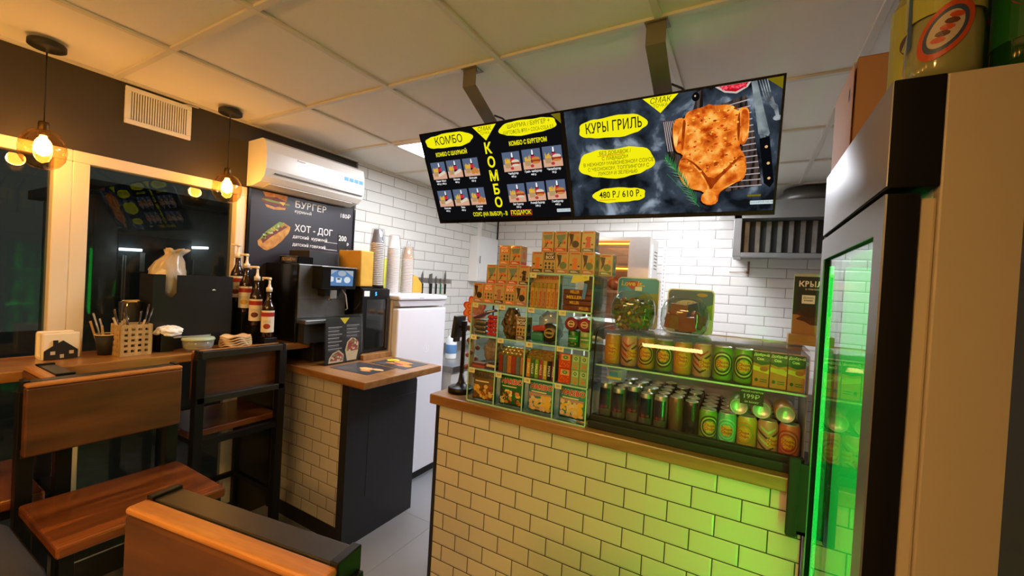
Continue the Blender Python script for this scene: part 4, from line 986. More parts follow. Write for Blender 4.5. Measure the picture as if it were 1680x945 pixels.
b.text('Chupa', 0.036, 0.0, 0.411, 0.0004, 1, bold=0.015, shear=0.1); b.text('Chups', 0.036, 0.004, 0.378, 0.0004, 1, bold=0.015, shear=0.1); b.build('print', [mat('sign_orange', '#e58a3c', 0.5), mat('sign_lettering', '#c4382c', 0.5)], t)
b = B(); b.cyl((0, 0.0, 0), (0, 0, 0.35), 0.012); b.lathe([(0, 0), (0.04, 0), (0.04, 0.006), (0, 0.006)], 20)
b.build('stand', mat('sign_stem', '#b9a58a', 0.6), t)
lp = mat('lolly_wrap', '#a4604c', 0.35, noise=0.4, nscale=90)
for k in range(14):
    bb = B(); bb.ball((0.026 * math.cos(k * 1.9), 0.026 * math.sin(k * 1.9), 0.06 + 0.02 * k), 0.014, 0, 8); bb.build('lollipop', lp, t)
# ---------------------------------------------------------------- glass candy shelf
CX = [-1.078, -0.9365, -0.7965, -0.657, -0.516]
CZ = [1.0205, 1.167, 1.3165, 1.461, 1.607]
Y0, Y1 = 1.54, 1.72
t = thing('candy_shelf', 'stepped green-edged glass candy shelf on the counter', 'display shelf', (0, 0, 0))
ZB = ZT + 0.0005
def pane(name, x0, x1, y0, y1, z0, z1):
    bb = B(); bb.box(x0, x1, y0, y1, z0, z1); return bb.build(name, pane_green, t)
def edge(x0, x1, y0, y1, z0, z1): EB.box(x0, x1, y0, y1, z0, z1)
EB = B()
for i, z in enumerate(CZ):
    xa = CX[2] if i == 4 else CX[0]
    pane('glass_ledge', xa, CX[4], Y0 + 0.003, Y1, z - 0.006 if i else ZB, z if i else ZB + 0.006)
    edge(xa, CX[4], Y0, Y0 + 0.003, z - 0.006 if i else ZB, z if i else ZB + 0.006)
for j, x in enumerate(CX):
    zt = CZ[4] if j >= 2 else CZ[3]
    for i in range(4 if j >= 2 else 3):
        za = CZ[i] if i else ZB + 0.0062
        zb = CZ[i + 1] - 0.0062
        pane('glass_divider', x - 0.0025, x + 0.0025, Y0 + 0.003, Y1 - 0.004, za, zb)
        edge(x - 0.0025, x + 0.0025, Y0, Y0 + 0.003, za, zb)
EB.build('glass_edge', edge_green, t)
bb = B(); bb.box(CX[0], CX[4], Y1 - 0.004, Y1, ZB + 0.007, CZ[3] - 0.007); bb.box(CX[2], CX[4], Y1 - 0.004, Y1, CZ[3] + 0.001, CZ[4] - 0.007); bb.build('rear_pane', pane_green, t)
# price tags
tagm = mat('tag_paper', '#e0d6a8', 0.6)
PT = [(0, 0, '350'), (1, 0, '350'), (2, 0, '180'), (3, 0, '200'), (0, 1, '50'), (1, 1, '60'), (2, 1, '80'), (3, 1, '100'), (0, 2, '75'), (1, 2, '80'), (2, 2, '450'), (3, 2, '150'), (2, 3, '90'), (3, 3, '60')]
RW = ['bottom row', 'second row', 'third row', 'top row']; CW = ['first', 'second', 'third', 'fourth']
for c, r, s in PT:
    z = CZ[r + 1] - 0.0005
    x = CX[c] + 0.006 + (0.088 if (c, r) == (3, 3) else 0)
    b = B(); b.box(x, x + 0.03, Y0 - 0.0015, Y0 - 0.0005, z - 0.021, z)
    b.M = FRONT(0, Y0 - 0.0016, 0); b.text(s, 0.012, x + 0.015, z - 0.0105, 0.0001, 1, bold=0.01)
    tag(b.build('price_tag', [tagm, mat('tag_ink', '#5a5140', 0.6)]), 'small cream price tag on the %s cell, %s of the candy shelf' % (CW[c], RW[r]), 'price tag', 'price tags on the candy shelf')
# ---------------------------------------------------------------- things in and on the candy shelf
cream = mat('carton_cream', '#c0a270', 0.3, coat=0.5)
sb = {'orange': mat('sb_orange', '#d9772e', 0.35, coat=0.4), 'red': mat('sb_red', '#c5402a', 0.35, coat=0.4), 'pink': mat('sb_pink', '#b0706a', 0.35, coat=0.4), 'purple': mat('sb_purple', '#4a3038', 0.35, coat=0.4), 'blue': mat('sb_blue', '#46606c', 0.35, coat=0.4), 'dark': mat('sb_dark', '#33261f', 0.35, coat=0.4), 'green': mat('sb_green', '#587048', 0.35, coat=0.4), 'teal': mat('sb_teal', '#6f8880', 0.35, coat=0.4)}
def sweet_box(x, y, z, w, h, style, label, dep=0.054):
    """carton with a printed front: style = (head, band, shapes colour, motif)"""
    head, band, c, motif = style
    t = thing('candy_carton', label, 'candy box', (x, y, z), rnd.uniform(-0.03, 0.03), 'small candy cartons on the glass shelf')
    b = B(); b.box(-w / 2, w / 2, 0, dep, 0, h, bev=0.0008, seg=1); b.build('carton', cream, t)
    b = B(); b.M = FRONT(0, -0.0004, 0)
    L = [sb[band], sb[c], sb['dark'], sb['teal'], sb['green'], white_print, sb['orange'], sb[head] if head else sb['red'], sb['red']]
    b.rect(-w * 0.42, w * 0.42, h * 0.03, h * 0.19, 0, 0)
    for k in range(3): b.rect(-w * 0.33, w * (0.3 - 0.1 * k), h * (0.07 + 0.03 * k), h * (0.085 + 0.03 * k), 0.0002, 5)
    r = random.Random(hash(label) % 1000 if False else len(label) * 7 + int(abs(x) * 1000))
    if head:
        b.rect(-w * 0.44, w * 0.44, h * 0.62, h * 0.97, 0, 7)
        b.text('SWEET', h * 0.13, 0, h * 0.88, 0.0003, 5, bold=0.01, xs=0.95); b.text('BOX', h * 0.2, 0, h * 0.73, 0.0003, 5, bold=0.02, xs=1.0)
        for k in range(6):
            u, v = -w * 0.3 + (k % 3) * w * 0.3, h * (0.28 + 0.17 * (k // 3))
            b.flat(ell(u, v, w * 0.09, h * (0.06 if motif else 0.075), 10), 0.0002, [1, 2, 4][k % 3])
            b.rect(u - w * 0.03, u + w * 0.03, v - h * 0.07, v - h * 0.03, 0.0003, 2)
    else:
        b.rect(-w * 0.35, w * 0.35, h * 0.9, h * 0.95, 0, 8)
        if motif == 0:
            b.flat(ell(w * 0.1, h * 0.38, w * 0.28, h * 0.17, 16), 0.0002, 1); b.flat([(-w * 0.45, h * 0.88), (-w * 0.05, h * 0.85), (-w * 0.12, h * 0.5), (-w * 0.35, h * 0.25), (-w * 0.3, h * 0.55)], 0.0003, 2); b.flat(ell(w * 0.25, h * 0.62, w * 0.1, h * 0.12, 10), 0.0003, 6)
        elif motif == 1:
            b.flat(ell(0, h * 0.62, w * 0.2, h * 0.13, 14, 0, 0.2), 0.0002, 1); b.flat([(-w * 0.14, h * 0.5), (w * 0.14, h * 0.5), (w * 0.2, h * 0.22), (-w * 0.2, h * 0.22)], 0.0002, 1); b.flat(ell(-w * 0.3, h * 0.42, w * 0.1, h * 0.04, 10), 0.0002, 2); b.flat(ell(w * 0.3, h * 0.36, w * 0.08, h * 0.04, 10), 0.0002, 2)
        else:
            b.flat([(-w * 0.4, h * 0.82), (w * 0.4, h * 0.86), (w * 0.3, h * 0.6), (-w * 0.25, h * 0.56)], 0.0002, 3); b.flat(ell(0, h * 0.5, w * 0.2, h * 0.12, 12, 0, 0.2), 0.0003, 1); b.flat([(-w * 0.25, h * 0.24), (-w * 0.18, h * 0.22), (w * 0.05, h * 0.46), (-w * 0.02, h * 0.48)], 0.0004, 2); b.flat([(w * 0.0, h * 0.23), (-w * 0.06, h * 0.24), (-w * 0.25, h * 0.45), (-w * 0.18, h * 0.46)], 0.0004, 4); b.flat(ell(w * 0.3, h * 0.45, w * 0.1, h * 0.07, 10), 0.0003, 8)
    b.build('front_print', L, t)
    b = B(); b.M = SIDE(w / 2 + 0.0004, 0, 0)
    b.rect(0.003, dep - 0.003, h * 0.03, h * 0.17, 0, 0); b.flat(ell(dep * 0.5, h * 0.5, dep * 0.25, h * 0.2, 12), 0, 1); b.rect(0.01, dep - 0.01, h * 0.8, h * 0.9, 0, 2)
    b.build('side_print', [sb[band], sb[c], sb['orange']], t)
    return t
h_ = 0.0885
z0 = CZ[3] + 0.0006
LB5 = ['dark-picture candy carton at the left end of the lowest left row', 'orange-headed candy carton second in the lowest left row', 'cream candy carton with pink figure in the middle of the lowest left row', 'orange-headed candy carton with small fruits, fourth in the lowest left row', 'dark-picture candy carton touching the upright sticks']
ST5 = [(None, 'pink', 'dark', 0), ('orange', 'orange', 'red', 1), (None, 'purple', 'pink', 1), ('orange', 'orange', 'dark', 0), (None, 'pink', 'dark', 0)]
for i in range(5): sweet_box(-1.07 + 0.0555 * i, 1.575, z0, 0.054, h_, ST5[i], LB5[i])
z1 = z0 + h_ + 0.0008
LB4 = ['red-banded candy carton with crossed sticks, leftmost of the middle left row', 'red-banded candy carton with orange slice in the middle left row', 'red-banded candy carton with crossed sticks beside the dark one', 'dark-banded candy carton at the right end of the middle left row']
ST4 = [(None, 'red', 'teal', 2), (None, 'red', 'orange', 2), (None, 'red', 'teal', 2), (None, 'dark', 'dark', 1)]
for i in range(4): sweet_box(-1.006 + 0.0555 * i, 1.578, z1, 0.054, h_ - 0.003, ST4[i], LB4[i])
z2 = z1 + h_ - 0.003 + 0.0008
sweet_box(-0.945, 1.58, z2, 0.054, h_ - 0.003, ('orange', 'orange', 'orange', 1), 'orange-headed candy carton on top of the left pyramid')
sweet_box(-0.888, 1.58, z2, 0.055, h_ - 0.003, (None, 'red', 'orange', 2), 'red-banded candy carton on top of the left pyramid')
z3 = CZ[4] + 0.0006
LB6 = ['cream candy carton with orange teapot shape, left end of the right stack', 'dark-headed candy carton second in the lower right stack row', 'cream candy carton with green ball, third in the lower right stack row', 'cream candy carton with orange figure, fourth in the lower right stack row', 'cream candy carton with green ball, fifth in the lower right stack row']
ST6 = [(None, 'dark', 'orange', 1), ('purple', 'purple', 'dark', 1), (None, 'pink', 'green', 0), (None, 'blue', 'orange', 1), (None, 'pink', 'green', 0)]
for i in range(5): sweet_box(-0.77 + 0.0555 * i, 1.56, z3, 0.0545, h_, ST6[i], LB6[i])
sweet_box(-0.489, 1.6, z3, 0.0545, h_ - 0.004, (None, 'green', 'green', 0), 'green-sided candy carton behind the right end of the right stack', 0.05)
z4 = z3 + h_ + 0.0008
LB7 = ['red-banded candy carton at the left of the topmost row', 'candy carton with crossed sticks, second in the topmost row', 'shiny candy carton with dark parrot shape, third in the topmost row', 'candy carton with red figure at the right of the topmost row']
ST7 = [(None, 'red', 'orange', 2), (None, 'red', 'teal', 2), (None, 'pink', 'dark', 0), (None, 'blue', 'red', 1)]
for i in range(4): sweet_box(-0.735 + 0.059 * i, 1.575, z4, 0.055, h_ - 0.003, ST7[i], LB7[i])
# bottom row: four gummy bags
def pillow(w, h, d, n=10):
    bb = B(); g = {}
    for s in (1, -1):
        for i in range(n + 1):
            for j in range(n + 1):
                u, v = i / n, j / n
                k = (16 * u * (1 - u) * v * (1 - v)) ** 0.4
                if s == -1 and (i in (0, n) or j in (0, n)): g[(s, i, j)] = g[(1, i, j)]; continue
                g[(s, i, j)] = bb.bm.verts.new((-w / 2 + w * u, -s * d / 2 * k, h * v))
        for i in range(n):
            for j in range(n):
                q = [g[(s, i, j)], g[(s, i + 1, j)], g[(s, i + 1, j + 1)], g[(s, i, j + 1)]]
                f = bb.bm.faces.new(q if s == 1 else q[::-1]); f.smooth = True
    return bb
GB = [('bag_brown', '#6a5526', 'first', 'dark gummy candy bag with golden bears, first cell of the bottom row', '#191310', ['#c9952f', '#8a4a1e', '#d8b45a']),
      ('bag_green', '#1f6a2c', 'second', 'green gummy candy bag in the second bottom cell', '#b5261c', ['#4a3318', '#d8d08a', '#c0882c']),
      ('bag_teal', '#3f8a78', 'third', 'teal gummy candy bag in the third bottom cell', '#b5261c', ['#e0c4a4', '#d4b094', '#e2b83a']),
      ('bag_teal', '#3f8a78', 'fourth', 'teal gummy candy bag in the last bottom cell by the drinks display', '#b5261c', ['#e0c4a4', '#d8b8a0', '#e2b83a'])]
for i, (mn, mc, _, lb, tc, cols) in enumerate(GB):
    t = thing('gummy_bag', lb, 'candy bag', ((CX[i] + CX[i + 1]) / 2, 1.575 + 0.004 * i, CZ[0] + 0.0012), 0.06 - 0.03 * i, 'gummy candy bags in the bottom row')
    W_, H_, D_ = 0.122, 0.136, 0.036
    pillow(W_, H_, D_).build('bag', mat(mn, mc, 0.25, coat=0.3), t)
    def fn(x, y, z, W_=W_, H_=H_, D_=D_):
        u = min(max((x + W_ / 2) / W_, 0), 1); v = min(max(y / H_, 0), 1)
        k = (16 * u * (1 - u) * v * (1 - v)) ** 0.4
        return Vector((x, -D_ / 2 * k - 0.0012 - z, y))
    b = B()
    b.text('HARIBO', 0.028, 0.004, 0.108 if i else 0.112, 0.0004, 0, None, fn, bold=0.035, xs=1.0); b.text('HARIBO', 0.028, 0.004, 0.108 if i else 0.112, 0.0, 4, None, fn, bold=0.075) if i else None
    b.rect(-0.04, 0.03, 0.085, 0.09, 0.0002, 4, None, fn, 6)
    rr = random.Random(i + 3)
    if i >= 2: b.rect(-0.052, 0.05, 0.012, 0.082, 0.0001, 5, None, fn, 8)
    for k in range(46):
        b.flat(ell(rr.uniform(-0.045, 0.045), rr.uniform(0.014, 0.07), rr.uniform(0.006, 0.011), rr.uniform(0.006, 0.01), 8, rr.random()), 0.0004 + 0.00002 * k, 1 + k % 3, None, fn)
    if i >= 2:
        b.flat(ell(0.036, 0.04, 0.013, 0.02, 12), 0.0016, 3, None, fn); b.flat(ell(0.036, 0.066, 0.011, 0.01, 12), 0.0016, 3, None, fn)
    b.build('bag_print', [mat('haribo_%s' % tc[1:], tc, 0.4)] + [mat('g_' + c[1:], c, 0.3, coat=0.4) for c in cols] + [mat('p_cream', '#d8cdb8'), mat('pink_window', '#b98a84', 0.4)], t)
# second row: first cell bag and bars
o = crumple('candy_bag', (-1.01, 1.645, 1.167 + 0.073), 0.05, (0.8, 0.5, 1.0), mat('brown_film', '#8a7a70', 0.25, noise=0.3, nscale=40, coat=0.5), 21); tag(o, 'crumpled brown translucent candy bag in the first cell, second row', 'candy bag')
bar_c = [mat('bar_red', '#9a4a3c', 0.4), mat('bar_brown', '#6a3a2c', 0.4), mat('bar_cream', '#cdb894', 0.4), mat('bar_dark', '#3a3640', 0.4)]
LBB = ['lower left red bar', 'upper left brown bar', 'lower right dark bar', 'upper right cream bar', 'topmost dark bar']
for i, (x, z, r, m, L_) in enumerate(((-1.035, 0, 0.0, 0, 0.07), (-1.035, 0.012, 0.05, 1, 0.07), (-0.965, 0, 0.0, 3, 0.05), (-0.968, 0.012, 0.0, 2, 0.05), (-0.962, 0.024, 0.0, 3, 0.045))):
    b = B(); b.box(-L_ / 2, L_ / 2, -0.018, 0.018, 0, 0.0115, bev=0.002)
    tag(b.build('chocolate_bar', bar_c[m], None, loc=(x, 1.573, 1.1675 + z), rz=0), LBB[i] + ' lying under the crumpled bag', 'chocolate bar', 'chocolate bars in the first cell')
# second row cells 2 and 3: stick packs
gold = mat('gold_foil', '#c9a45e', 0.25, 0.8)
def stick_pack(x, y, z, w, h, m, txt, tcol, label, group, capz=0.012):
    t = thing('candy_stick', label, 'candy stick', (x, y, z), 0, group)
    b = B(); b.box(-w / 2, w / 2, 0, w, 0, h - capz, bev=0.0015, seg=1); b.build('wrapper', m, t)
    b = B(); b.box(-w / 2, w / 2, 0, w, h - capz + 0.0002, h, bev=0.0015, seg=1); b.build('foil_end', gold, t)
    if txt:
        b = B(); b.text(txt, w * 0.75, 0, (h - capz) * 0.48, 0, 0, FRONT(0, -0.0005, 0), bold=0.03, rot=PI / 2 if txt != 'HALLS' else -PI / 2, xs=1.15); b.build('lettering', tcol, t)
    return t
c2 = ['#8a2f24', '#5a6a78', '#c07830', '#a33a28', '#63727c', '#b07a4a']
for i in range(6):
    for k in range(3):
        stick_pack(CX[1] + 0.017 + 0.0215 * i, 1.556 + 0.0205 * k, 1.1676, 0.0195, 0.088 + 0.009 * k, mat('st2_%d' % i, c2[i], 0.35, noise=0.35, nscale=120), None, None,
                   ('%s candy stick from the left in the front of the second cell, second row' % ['first', 'second', 'third', 'fourth', 'fifth', 'sixth'][i]) if k == 0 else 'gold-ended candy stick behind the front ones in the second cell', 'gold-ended candy sticks')
c3 = ['#c8862a', '#3f5a3a', '#6f9a30', '#8a3a44', '#b09a40', '#1c2226', '#7a2a34']
h3 = ['#e8d8a0', '#d8d8c8', '#e8e8b0', '#e0c8c8', '#e8e0b0', '#d8dcd8', '#e0c8c8']
for i in range(7):
    for k in range(3):
        stick_pack(CX[2] + 0.014 + 0.0192 * i, 1.556 + 0.019 * k, 1.1676, 0.0178, 0.09 + 0.012 * k, mat('st3_%d' % i, c3[i], 0.3), 'HALLS' if k == 0 else None, mat('halls_%d' % i, h3[i], 0.5),
                   '%s cough drop stick from the left in the third cell' % ['first orange', 'second dark green', 'third lime', 'fourth plum', 'fifth olive', 'sixth black', 'seventh maroon'][i] if k == 0 else 'cough drop stick behind the front ones in the third cell', 'cough drop sticks')
def mint_box(x, z, w, m, lid, label):
    t = thing('mint_box', label, 'mint box', (x, 1.556, z), 0, 'little mint boxes')
    b = B(); b.box(-w / 2, w / 2, 0, 0.02, 0, 0.059, bev=0.003); b.build('box', m, t)
    b = B(); b.M = FRONT(0, -0.0004, 0); b.rect(-w * 0.3, w * 0.42, 0.033, 0.055, 0, 0); b.flat(ell(w * 0.06, 0.045, w * 0.22, 0.0075, 14), 0.0002, 1); b.text('tic', 0.007, w * 0.06, 0.0455, 0.0003, 2, bold=0.02)
    rr = random.Random(int(x * 1e4))
    for k in range(16): b.flat(ell(rr.uniform(-w * 0.38, w * 0.38), rr.uniform(0.005, 0.028), 0.0028, 0.002, 7, rr.random() * 3), 0.0001 + 0.00001 * k, 3)
    b.build('label', [lid, mat('mint_leaf', '#3c7a42', 0.4), white_print, mat('mint_dots', '#c9d09a' if 'green' in label else '#d86a30', 0.4)], t)
om = mat('mint_orange', '#c8481c', 0.15, coat=0.5); gm = mat('mint_green', '#8fae72', 0.15, coat=0.5)
mint_box(CX[3] + 0.037, 1.1676, 0.052, om, mat('lid_o', '#d89a5a', 0.4), 'lower orange mint box in the last cell, second row'); mint_box(CX[3] + 0.037, 1.2278, 0.052, om, mat('lid_o', '#d89a5a'), 'upper orange mint box in the last cell, second row')
for i in range(2):
    for k in range(2): mint_box(CX[3] + 0.082 + 0.0345 * i, 1.1676 + 0.0602 * k, 0.033, gm, mat('lid_g', '#a9c08a', 0.4), '%s %s green mint box beside the orange ones' % (['lower', 'upper'][k], ['inner', 'outer'][i]))
# third row
for i in range(3):
    b = B(); b.box(-0.033, 0.033, -0.022, 0.022, 0, 0.0215, bev=0.009, seg=3)
    tag(b.build('candy_tin', mat('tin_grey', '#6a6a68', 0.3, 0.6), None, loc=(-1.039, 1.578, 1.3172 + 0.0218 * i)), ['bottom', 'middle', 'top'][i] + ' flat grey candy tin in the first cell, third row', 'candy tin', 'grey candy tins')
bb = B(); bb.box(-0.035, 0.035, -0.02, 0.02, 0, 0.01, bev=0.003, M=Matrix.Rotation(-0.4, 4, 'Y')); tag(bb.build('candy_pack', mat('pack_plum', '#5a2a48', 0.3), None, loc=(-1.045, 1.578, 1.3975)), 'plum candy pack leaning on the grey tins', 'candy pack')
bb = B(); bb.box(-0.03, 0.03, -0.02, 0.02, 0, 0.01, bev=0.003, M=Matrix.Rotation(-0.25, 4, 'Y')); bb.box(-0.02, 0.02, -0.0205, -0.0201, 0.003, 0.007, 1, M=Matrix.Rotation(-0.25, 4, 'Y')); tag(bb.build('candy_pack', [mat('pack_violet', '#47325e', 0.3), white_print], None, loc=(-1.0, 1.6, 1.42)), 'violet and white candy pack over the grey tins', 'candy pack')
redc = mat('red_candy', '#b3201c', 0.25, coat=0.5)
for i in range(4):
    for k in range(5):
        b = B(); b.ball((0, 0, 0), 0.0098, 0, 10, (1.15, 1, 0.95))
        tag(b.build('red_candy', redc, None, loc=(-0.988 + 0.0155 * (i % 3) , 1.556 + 0.012 * (i // 3), 1.3272 + 0.0186 * k)), 'round red candy stacked beside the grey tins', 'candy', 'round red candies')
o = crumple('wrapped_candy_bag', (-0.898, 1.605, 1.3165 + 0.058), 0.034, (0.7, 0.65, 1.2), mat('amber_wraps', '#7a5a2a', 0.25, noise=0.5, nscale=70, coat=0.5, h2='#2a2418'), 31, amp=0.3); tag(o, 'bag of amber wrapped candies in the second cell, third row', 'candy bag')
sweet_box(CX[2] - 0.031, 1.556, 1.3172, 0.046, 0.098, ('purple', 'purple', 'dark', 1), 'dark-headed candy carton beside the amber candy bag')
o = crumple('clear_candy_bag', (-0.735, 1.655, 1.3165 + 0.056), 0.034, (0.9, 0.5, 1.2), glass('crumpled_film', '#e4e4e0', 1.3, 0.15, haze=0.35, hazecol='#b9b8b4'), 41, amp=0.3); tag(o, 'crumpled clear bag at the rear of the third cell', 'bag')
def tin(x, y, z, r, th, m, ring, label, name='round_tin'):
    t = thing(name, label, 'tin', (x, y, z))
    R = Matrix.Rotation(PI / 2, 4, 'X')
    b = B(); b.lathe([(0, -th), (r * 0.97, -th), (r, -th + 0.003), (r, -0.003), (r * 0.97, 0), (0, 0)], 32, M=R); b.build('tin', m, t)
    b = B(); b.M = FRONT(0, -0.0004, 0); b.flat(ell(0, 0, r * 0.55, r * 0.5, 20), 0, 0); b.flat(ell(0, 0, r * 0.42, r * 0.36, 20), 0.0002, 1); b.rect(-r * 0.4, r * 0.4, -r * 0.1, r * 0.12, 0.0003, 0); b.build('lid_print', ring, t)
tin(-0.705, 1.575, 1.3172 + 0.0415, 0.0415, 0.04, mat('tin_black', '#241c1a', 0.3), [mat('tin_gold', '#a08a4a', 0.4), mat('tin_black', '#241c1a')], 'black round candy tin with gold emblem in the third cell')
b = B(); b.box(-0.03, 0.03, 0, 0.03, 0, 0.042, bev=0.012, seg=3); tag(b.build('candy_tube', mat('tube_teal', '#2f7a70', 0.35), None, loc=(-0.758, 1.565, 1.3172)), 'teal candy tube lying in the third cell', 'candy tube')
b = B(); b.box(-0.032, 0.032, 0, 0.02, 0, 0.026, bev=0.01, seg=3, M=Matrix.Rotation(-0.15, 4, 'Y')); tag(b.build('candy_tube', mat('tube_red', '#a8352c', 0.35), None, loc=(-0.75, 1.568, 1.362)), 'red candy tube lying over the teal one', 'candy tube')
pk = mat('jar_magenta', '#8a2438', 0.35)
def gum_jar(x, z, m, label, col):
    t = thing('gum_jar', label, 'gum jar', (x, 1.585, z))
    b = B(); b.lathe([(0, 0), (0.0235, 0), (0.0245, 0.003), (0.0245, 0.06), (0.023, 0.063), (0, 0.063)], 24); b.build('jar', m, t)
    fn = lambda u, v, w: Vector(((0.0249 + w) * math.sin(u / 0.0249), -(0.0249 + w) * math.cos(u / 0.0249), v))
    b = B(); b.rect(-0.025, 0.025, 0.02, 0.045, 0, 0, None, fn, 8); b.text('spearmint', 0.0085, 0, 0.034, 0.0003, 1, None, fn, bold=0.02); b.flat(ell(0.0, 0.012, 0.018, 0.007, 12), 0.0002, 2, None, fn); b.build('label', [col, white_print, mat('gum_leaf', '#c8962e', 0.4)], t)
gum_jar(CX[3] + 0.06, 1.3172, mat('gum_green', '#1f5a2c', 0.25), 'dark green gum jar in the last cell, third row', mat('gum_green2', '#2c7a3a', 0.3))
gum_jar(CX[3] + 0.111, 1.3172, mat('gum_pale', '#8fa86a', 0.25), 'pale green gum jar at the end of the third row', mat('gum_green3', '#5a8a4a', 0.3))
def lay(x, z, label):
    tin(x, 1.562, z, 0.0275, 0.062, pk, [mat('lid_beige', '#c9b48a', 0.4), pk], label, 'gum_drum')
lay(CX[3] + 0.052, 1.3172 + 0.0635 + 0.0277, 'left dark red gum drum lying on the green jars')
lay(CX[3] + 0.108, 1.3172 + 0.0635 + 0.0277, 'right dark red gum drum lying on the green jars')
# top row: fruit sticks and toffee packs
fcol = ['#c79a3a', '#b0a04a', '#c08a5a', '#b58a62', '#cfa050', '#c89a58', '#c08848']
for i in range(7):
    stick_pack(CX[2] + 0.0125 + 0.019 * i, 1.556, CZ[3] + 0.0006, 0.0178, 0.105, mat('ft_%d' % i, fcol[i], 0.35, noise=0.15), 'Fruit-tella', mat('ft_red', '#a3301f', 0.45), '%s fruit chew stick from the left in the upright display pack' % ['first', 'second', 'third', 'fourth', 'fifth', 'sixth', 'seventh'][i], 'fruit chew sticks', 0.022)
b = B(); b.box(CX[2] + 0.0035, CX[3] - 0.0035, 1.58, 1.583, CZ[3] + 0.0006, CZ[4] - 0.0075)
b.M = FRONT(0, 1.5795, 0); b.text('FRUIT-TELLA', 0.016, (CX[2] + CX[3]) / 2 + 0.006, CZ[4] - 0.02, 0, 1, bold=0.03)
tag(b.build('display_card', [mat('card_tan', '#b9905a', 0.5), mat('ft_red', '#a3301f')]), 'tan display card standing behind the fruit chew sticks', 'card')
mb_ = mat('toffee_brown', '#6a2c14', 0.3, coat=0.5, noise=0.3, nscale=30)
for i in range(4):
    t = thing('toffee_pack', ['lowest', 'second lowest', 'second highest', 'topmost'][i] + ' brown toffee pack lying in the top right cell', 'toffee pack', (CX[3] + 0.071, 1.56 + 0.004 * (i % 2), CZ[3] + 0.0006 + 0.0215 * i), 0, 'brown toffee packs')
    b = B(); b.box(-0.062, 0.062, 0, 0.03, 0, 0.021, bev=0.004); b.build('wrapper', mb_, t)
    b = B(); b.text('MELLER', 0.017, -0.012 if i != 0 else 0.03, 0.0105, 0, 0, FRONT(0, -0.0006, 0), bold=0.03, xs=1.15 if i == 2 else 0.7); b.build('lettering', mat('toffee_gold', '#c9a23c', 0.4), t)
b = B(); b.box(-0.007, 0.007, -0.0012, 0, 0, 0.062, M=Matrix.Rotation(0.12, 4, 'Y')); tag(b.build('blue_tag', mat('tag_blue', '#3f7fd8', 0.35), None, loc=(CX[3] + 0.098, 1.5585, CZ[3] + 0.05)), 'blue plastic strip hanging over the toffee packs', 'strip')
b = B(); b.prism([(0, 0), (0.05, 0.012), (0.05, 0.028), (-0.012, 0.03), (-0.02, 0.0)], 0.0012, 0, FRONT(CX[3] + 0.07, 1.5395, CZ[4] - 0.034)); tag(b.build('yellow_tape', mat('tape_yellow', '#d8cc5a', 0.4)), 'torn yellow tape stuck below the top glass ledge', 'tape')
# ---------------------------------------------------------------- drinks display case with curved glass
vx0, vx1 = -0.511, 0.186
t = thing('display_case', 'curved glass drinks display case on the counter', 'display case', (0, 0, 0))
b = B(); b.box(vx0, vx1, 1.565, 1.97, ZT + 0.0005, 1.034, bev=0.003); b.box(vx0, vx1, 1.552, 1.575, ZT + 0.0005, 1.045, bev=0.004); b.box(vx0, vx1, 1.575, 1.6, 1.034, 1.062, bev=0.004); b.build('base', black_matte, t)
prof = [(1.584, 1.06), (1.587, 1.2), (1.59, 1.31)] + [(1.64 - 0.05 * math.cos(a), 1.342 + 0.05 * math.sin(a)) for a in (0.15, 0.4, 0.7, 1.0, 1.3, PI / 2)] + [(1.84, 1.3935)]
b = B(); vs = []
for d, (y, z) in ((k, p) for k in (0, 1) for p in prof): pass
def curved(x0, x1, th, nm, m):
    bb = B(); n = len(prof); rows = []
    for x in (x0, x1):
        for s in (0, 1):
            r = []
            for i, (y, z) in enumerate(prof):
                a = Vector(prof[max(i - 1, 0)]); c = Vector(prof[min(i + 1, n - 1)]); tg = (c - a).normalized(); nn = Vector((-tg.y, tg.x))
                r.append(bb.bm.verts.new((x, y + nn.x * th * s, z + nn.y * th * s)))
            rows.append(r)
    a0, a1, c0, c1 = rows
    for i in range(n - 1):
        for q in ((a0[i], c0[i], c0[i + 1], a0[i + 1]), (a1[i], a1[i + 1], c1[i + 1], c1[i]), (a0[i], a0[i + 1], a1[i + 1], a1[i]), (c0[i], c1[i], c1[i + 1], c0[i + 1])):
            f = bb.bm.faces.new(q)
    bb.bm.faces.new((a0[0], a1[0], c1[0], c0[0])); bb.bm.faces.new((a0[-1], c0[-1], c1[-1], a1[-1]))
    bmesh.ops.recalc_face_normals(bb.bm, faces=bb.bm.faces)
    o = bb.build(nm, m, t)
    for p in o.data.polygons: p.use_smooth = abs(p.normal.x) < 0.5 and False
    return o
b.bm.free()
curved(vx0, vx1, 0.004, 'curved_glass', clear)
curved(vx0 - 0.0005, vx0 + 0.004, 0.0045, 'side_trim', black_metal)
b = B(); poly = [(1.6, 1.062)] + [(y + 0.002, z - 0.0015) for y, z in prof[1:]] + [(1.84, 1.385), (1.965, 1.2), (1.965, 1.035), (1.6, 1.035)]
b.prism([(y, z) for y, z in poly], 0.003, 0, SIDE(vx0 + 0.001, 0, 0)); b.build('side_glass', clear, t)
b = B(); b.prism([(1.84, 1.384), (1.845, 1.392), (1.968, 1.2), (1.968, 1.035), (1.96, 1.035), (1.96, 1.2)], vx1 - vx0, 0, SIDE(vx0, 0, 0)); b.build('rear_panel', mat('case_grey', '#a9a7ae', 0.35), t)
b = B(); b.box(vx0, vx1, 1.836, 1.846, 1.3936, 1.4); b.build('rear_rail', steel, t)
b = B(); b.box(vx0 + 0.005, vx1 - 0.002, 1.603, 1.85, 1.252, 1.258); b.build('glass_shelf', pane_green, t)
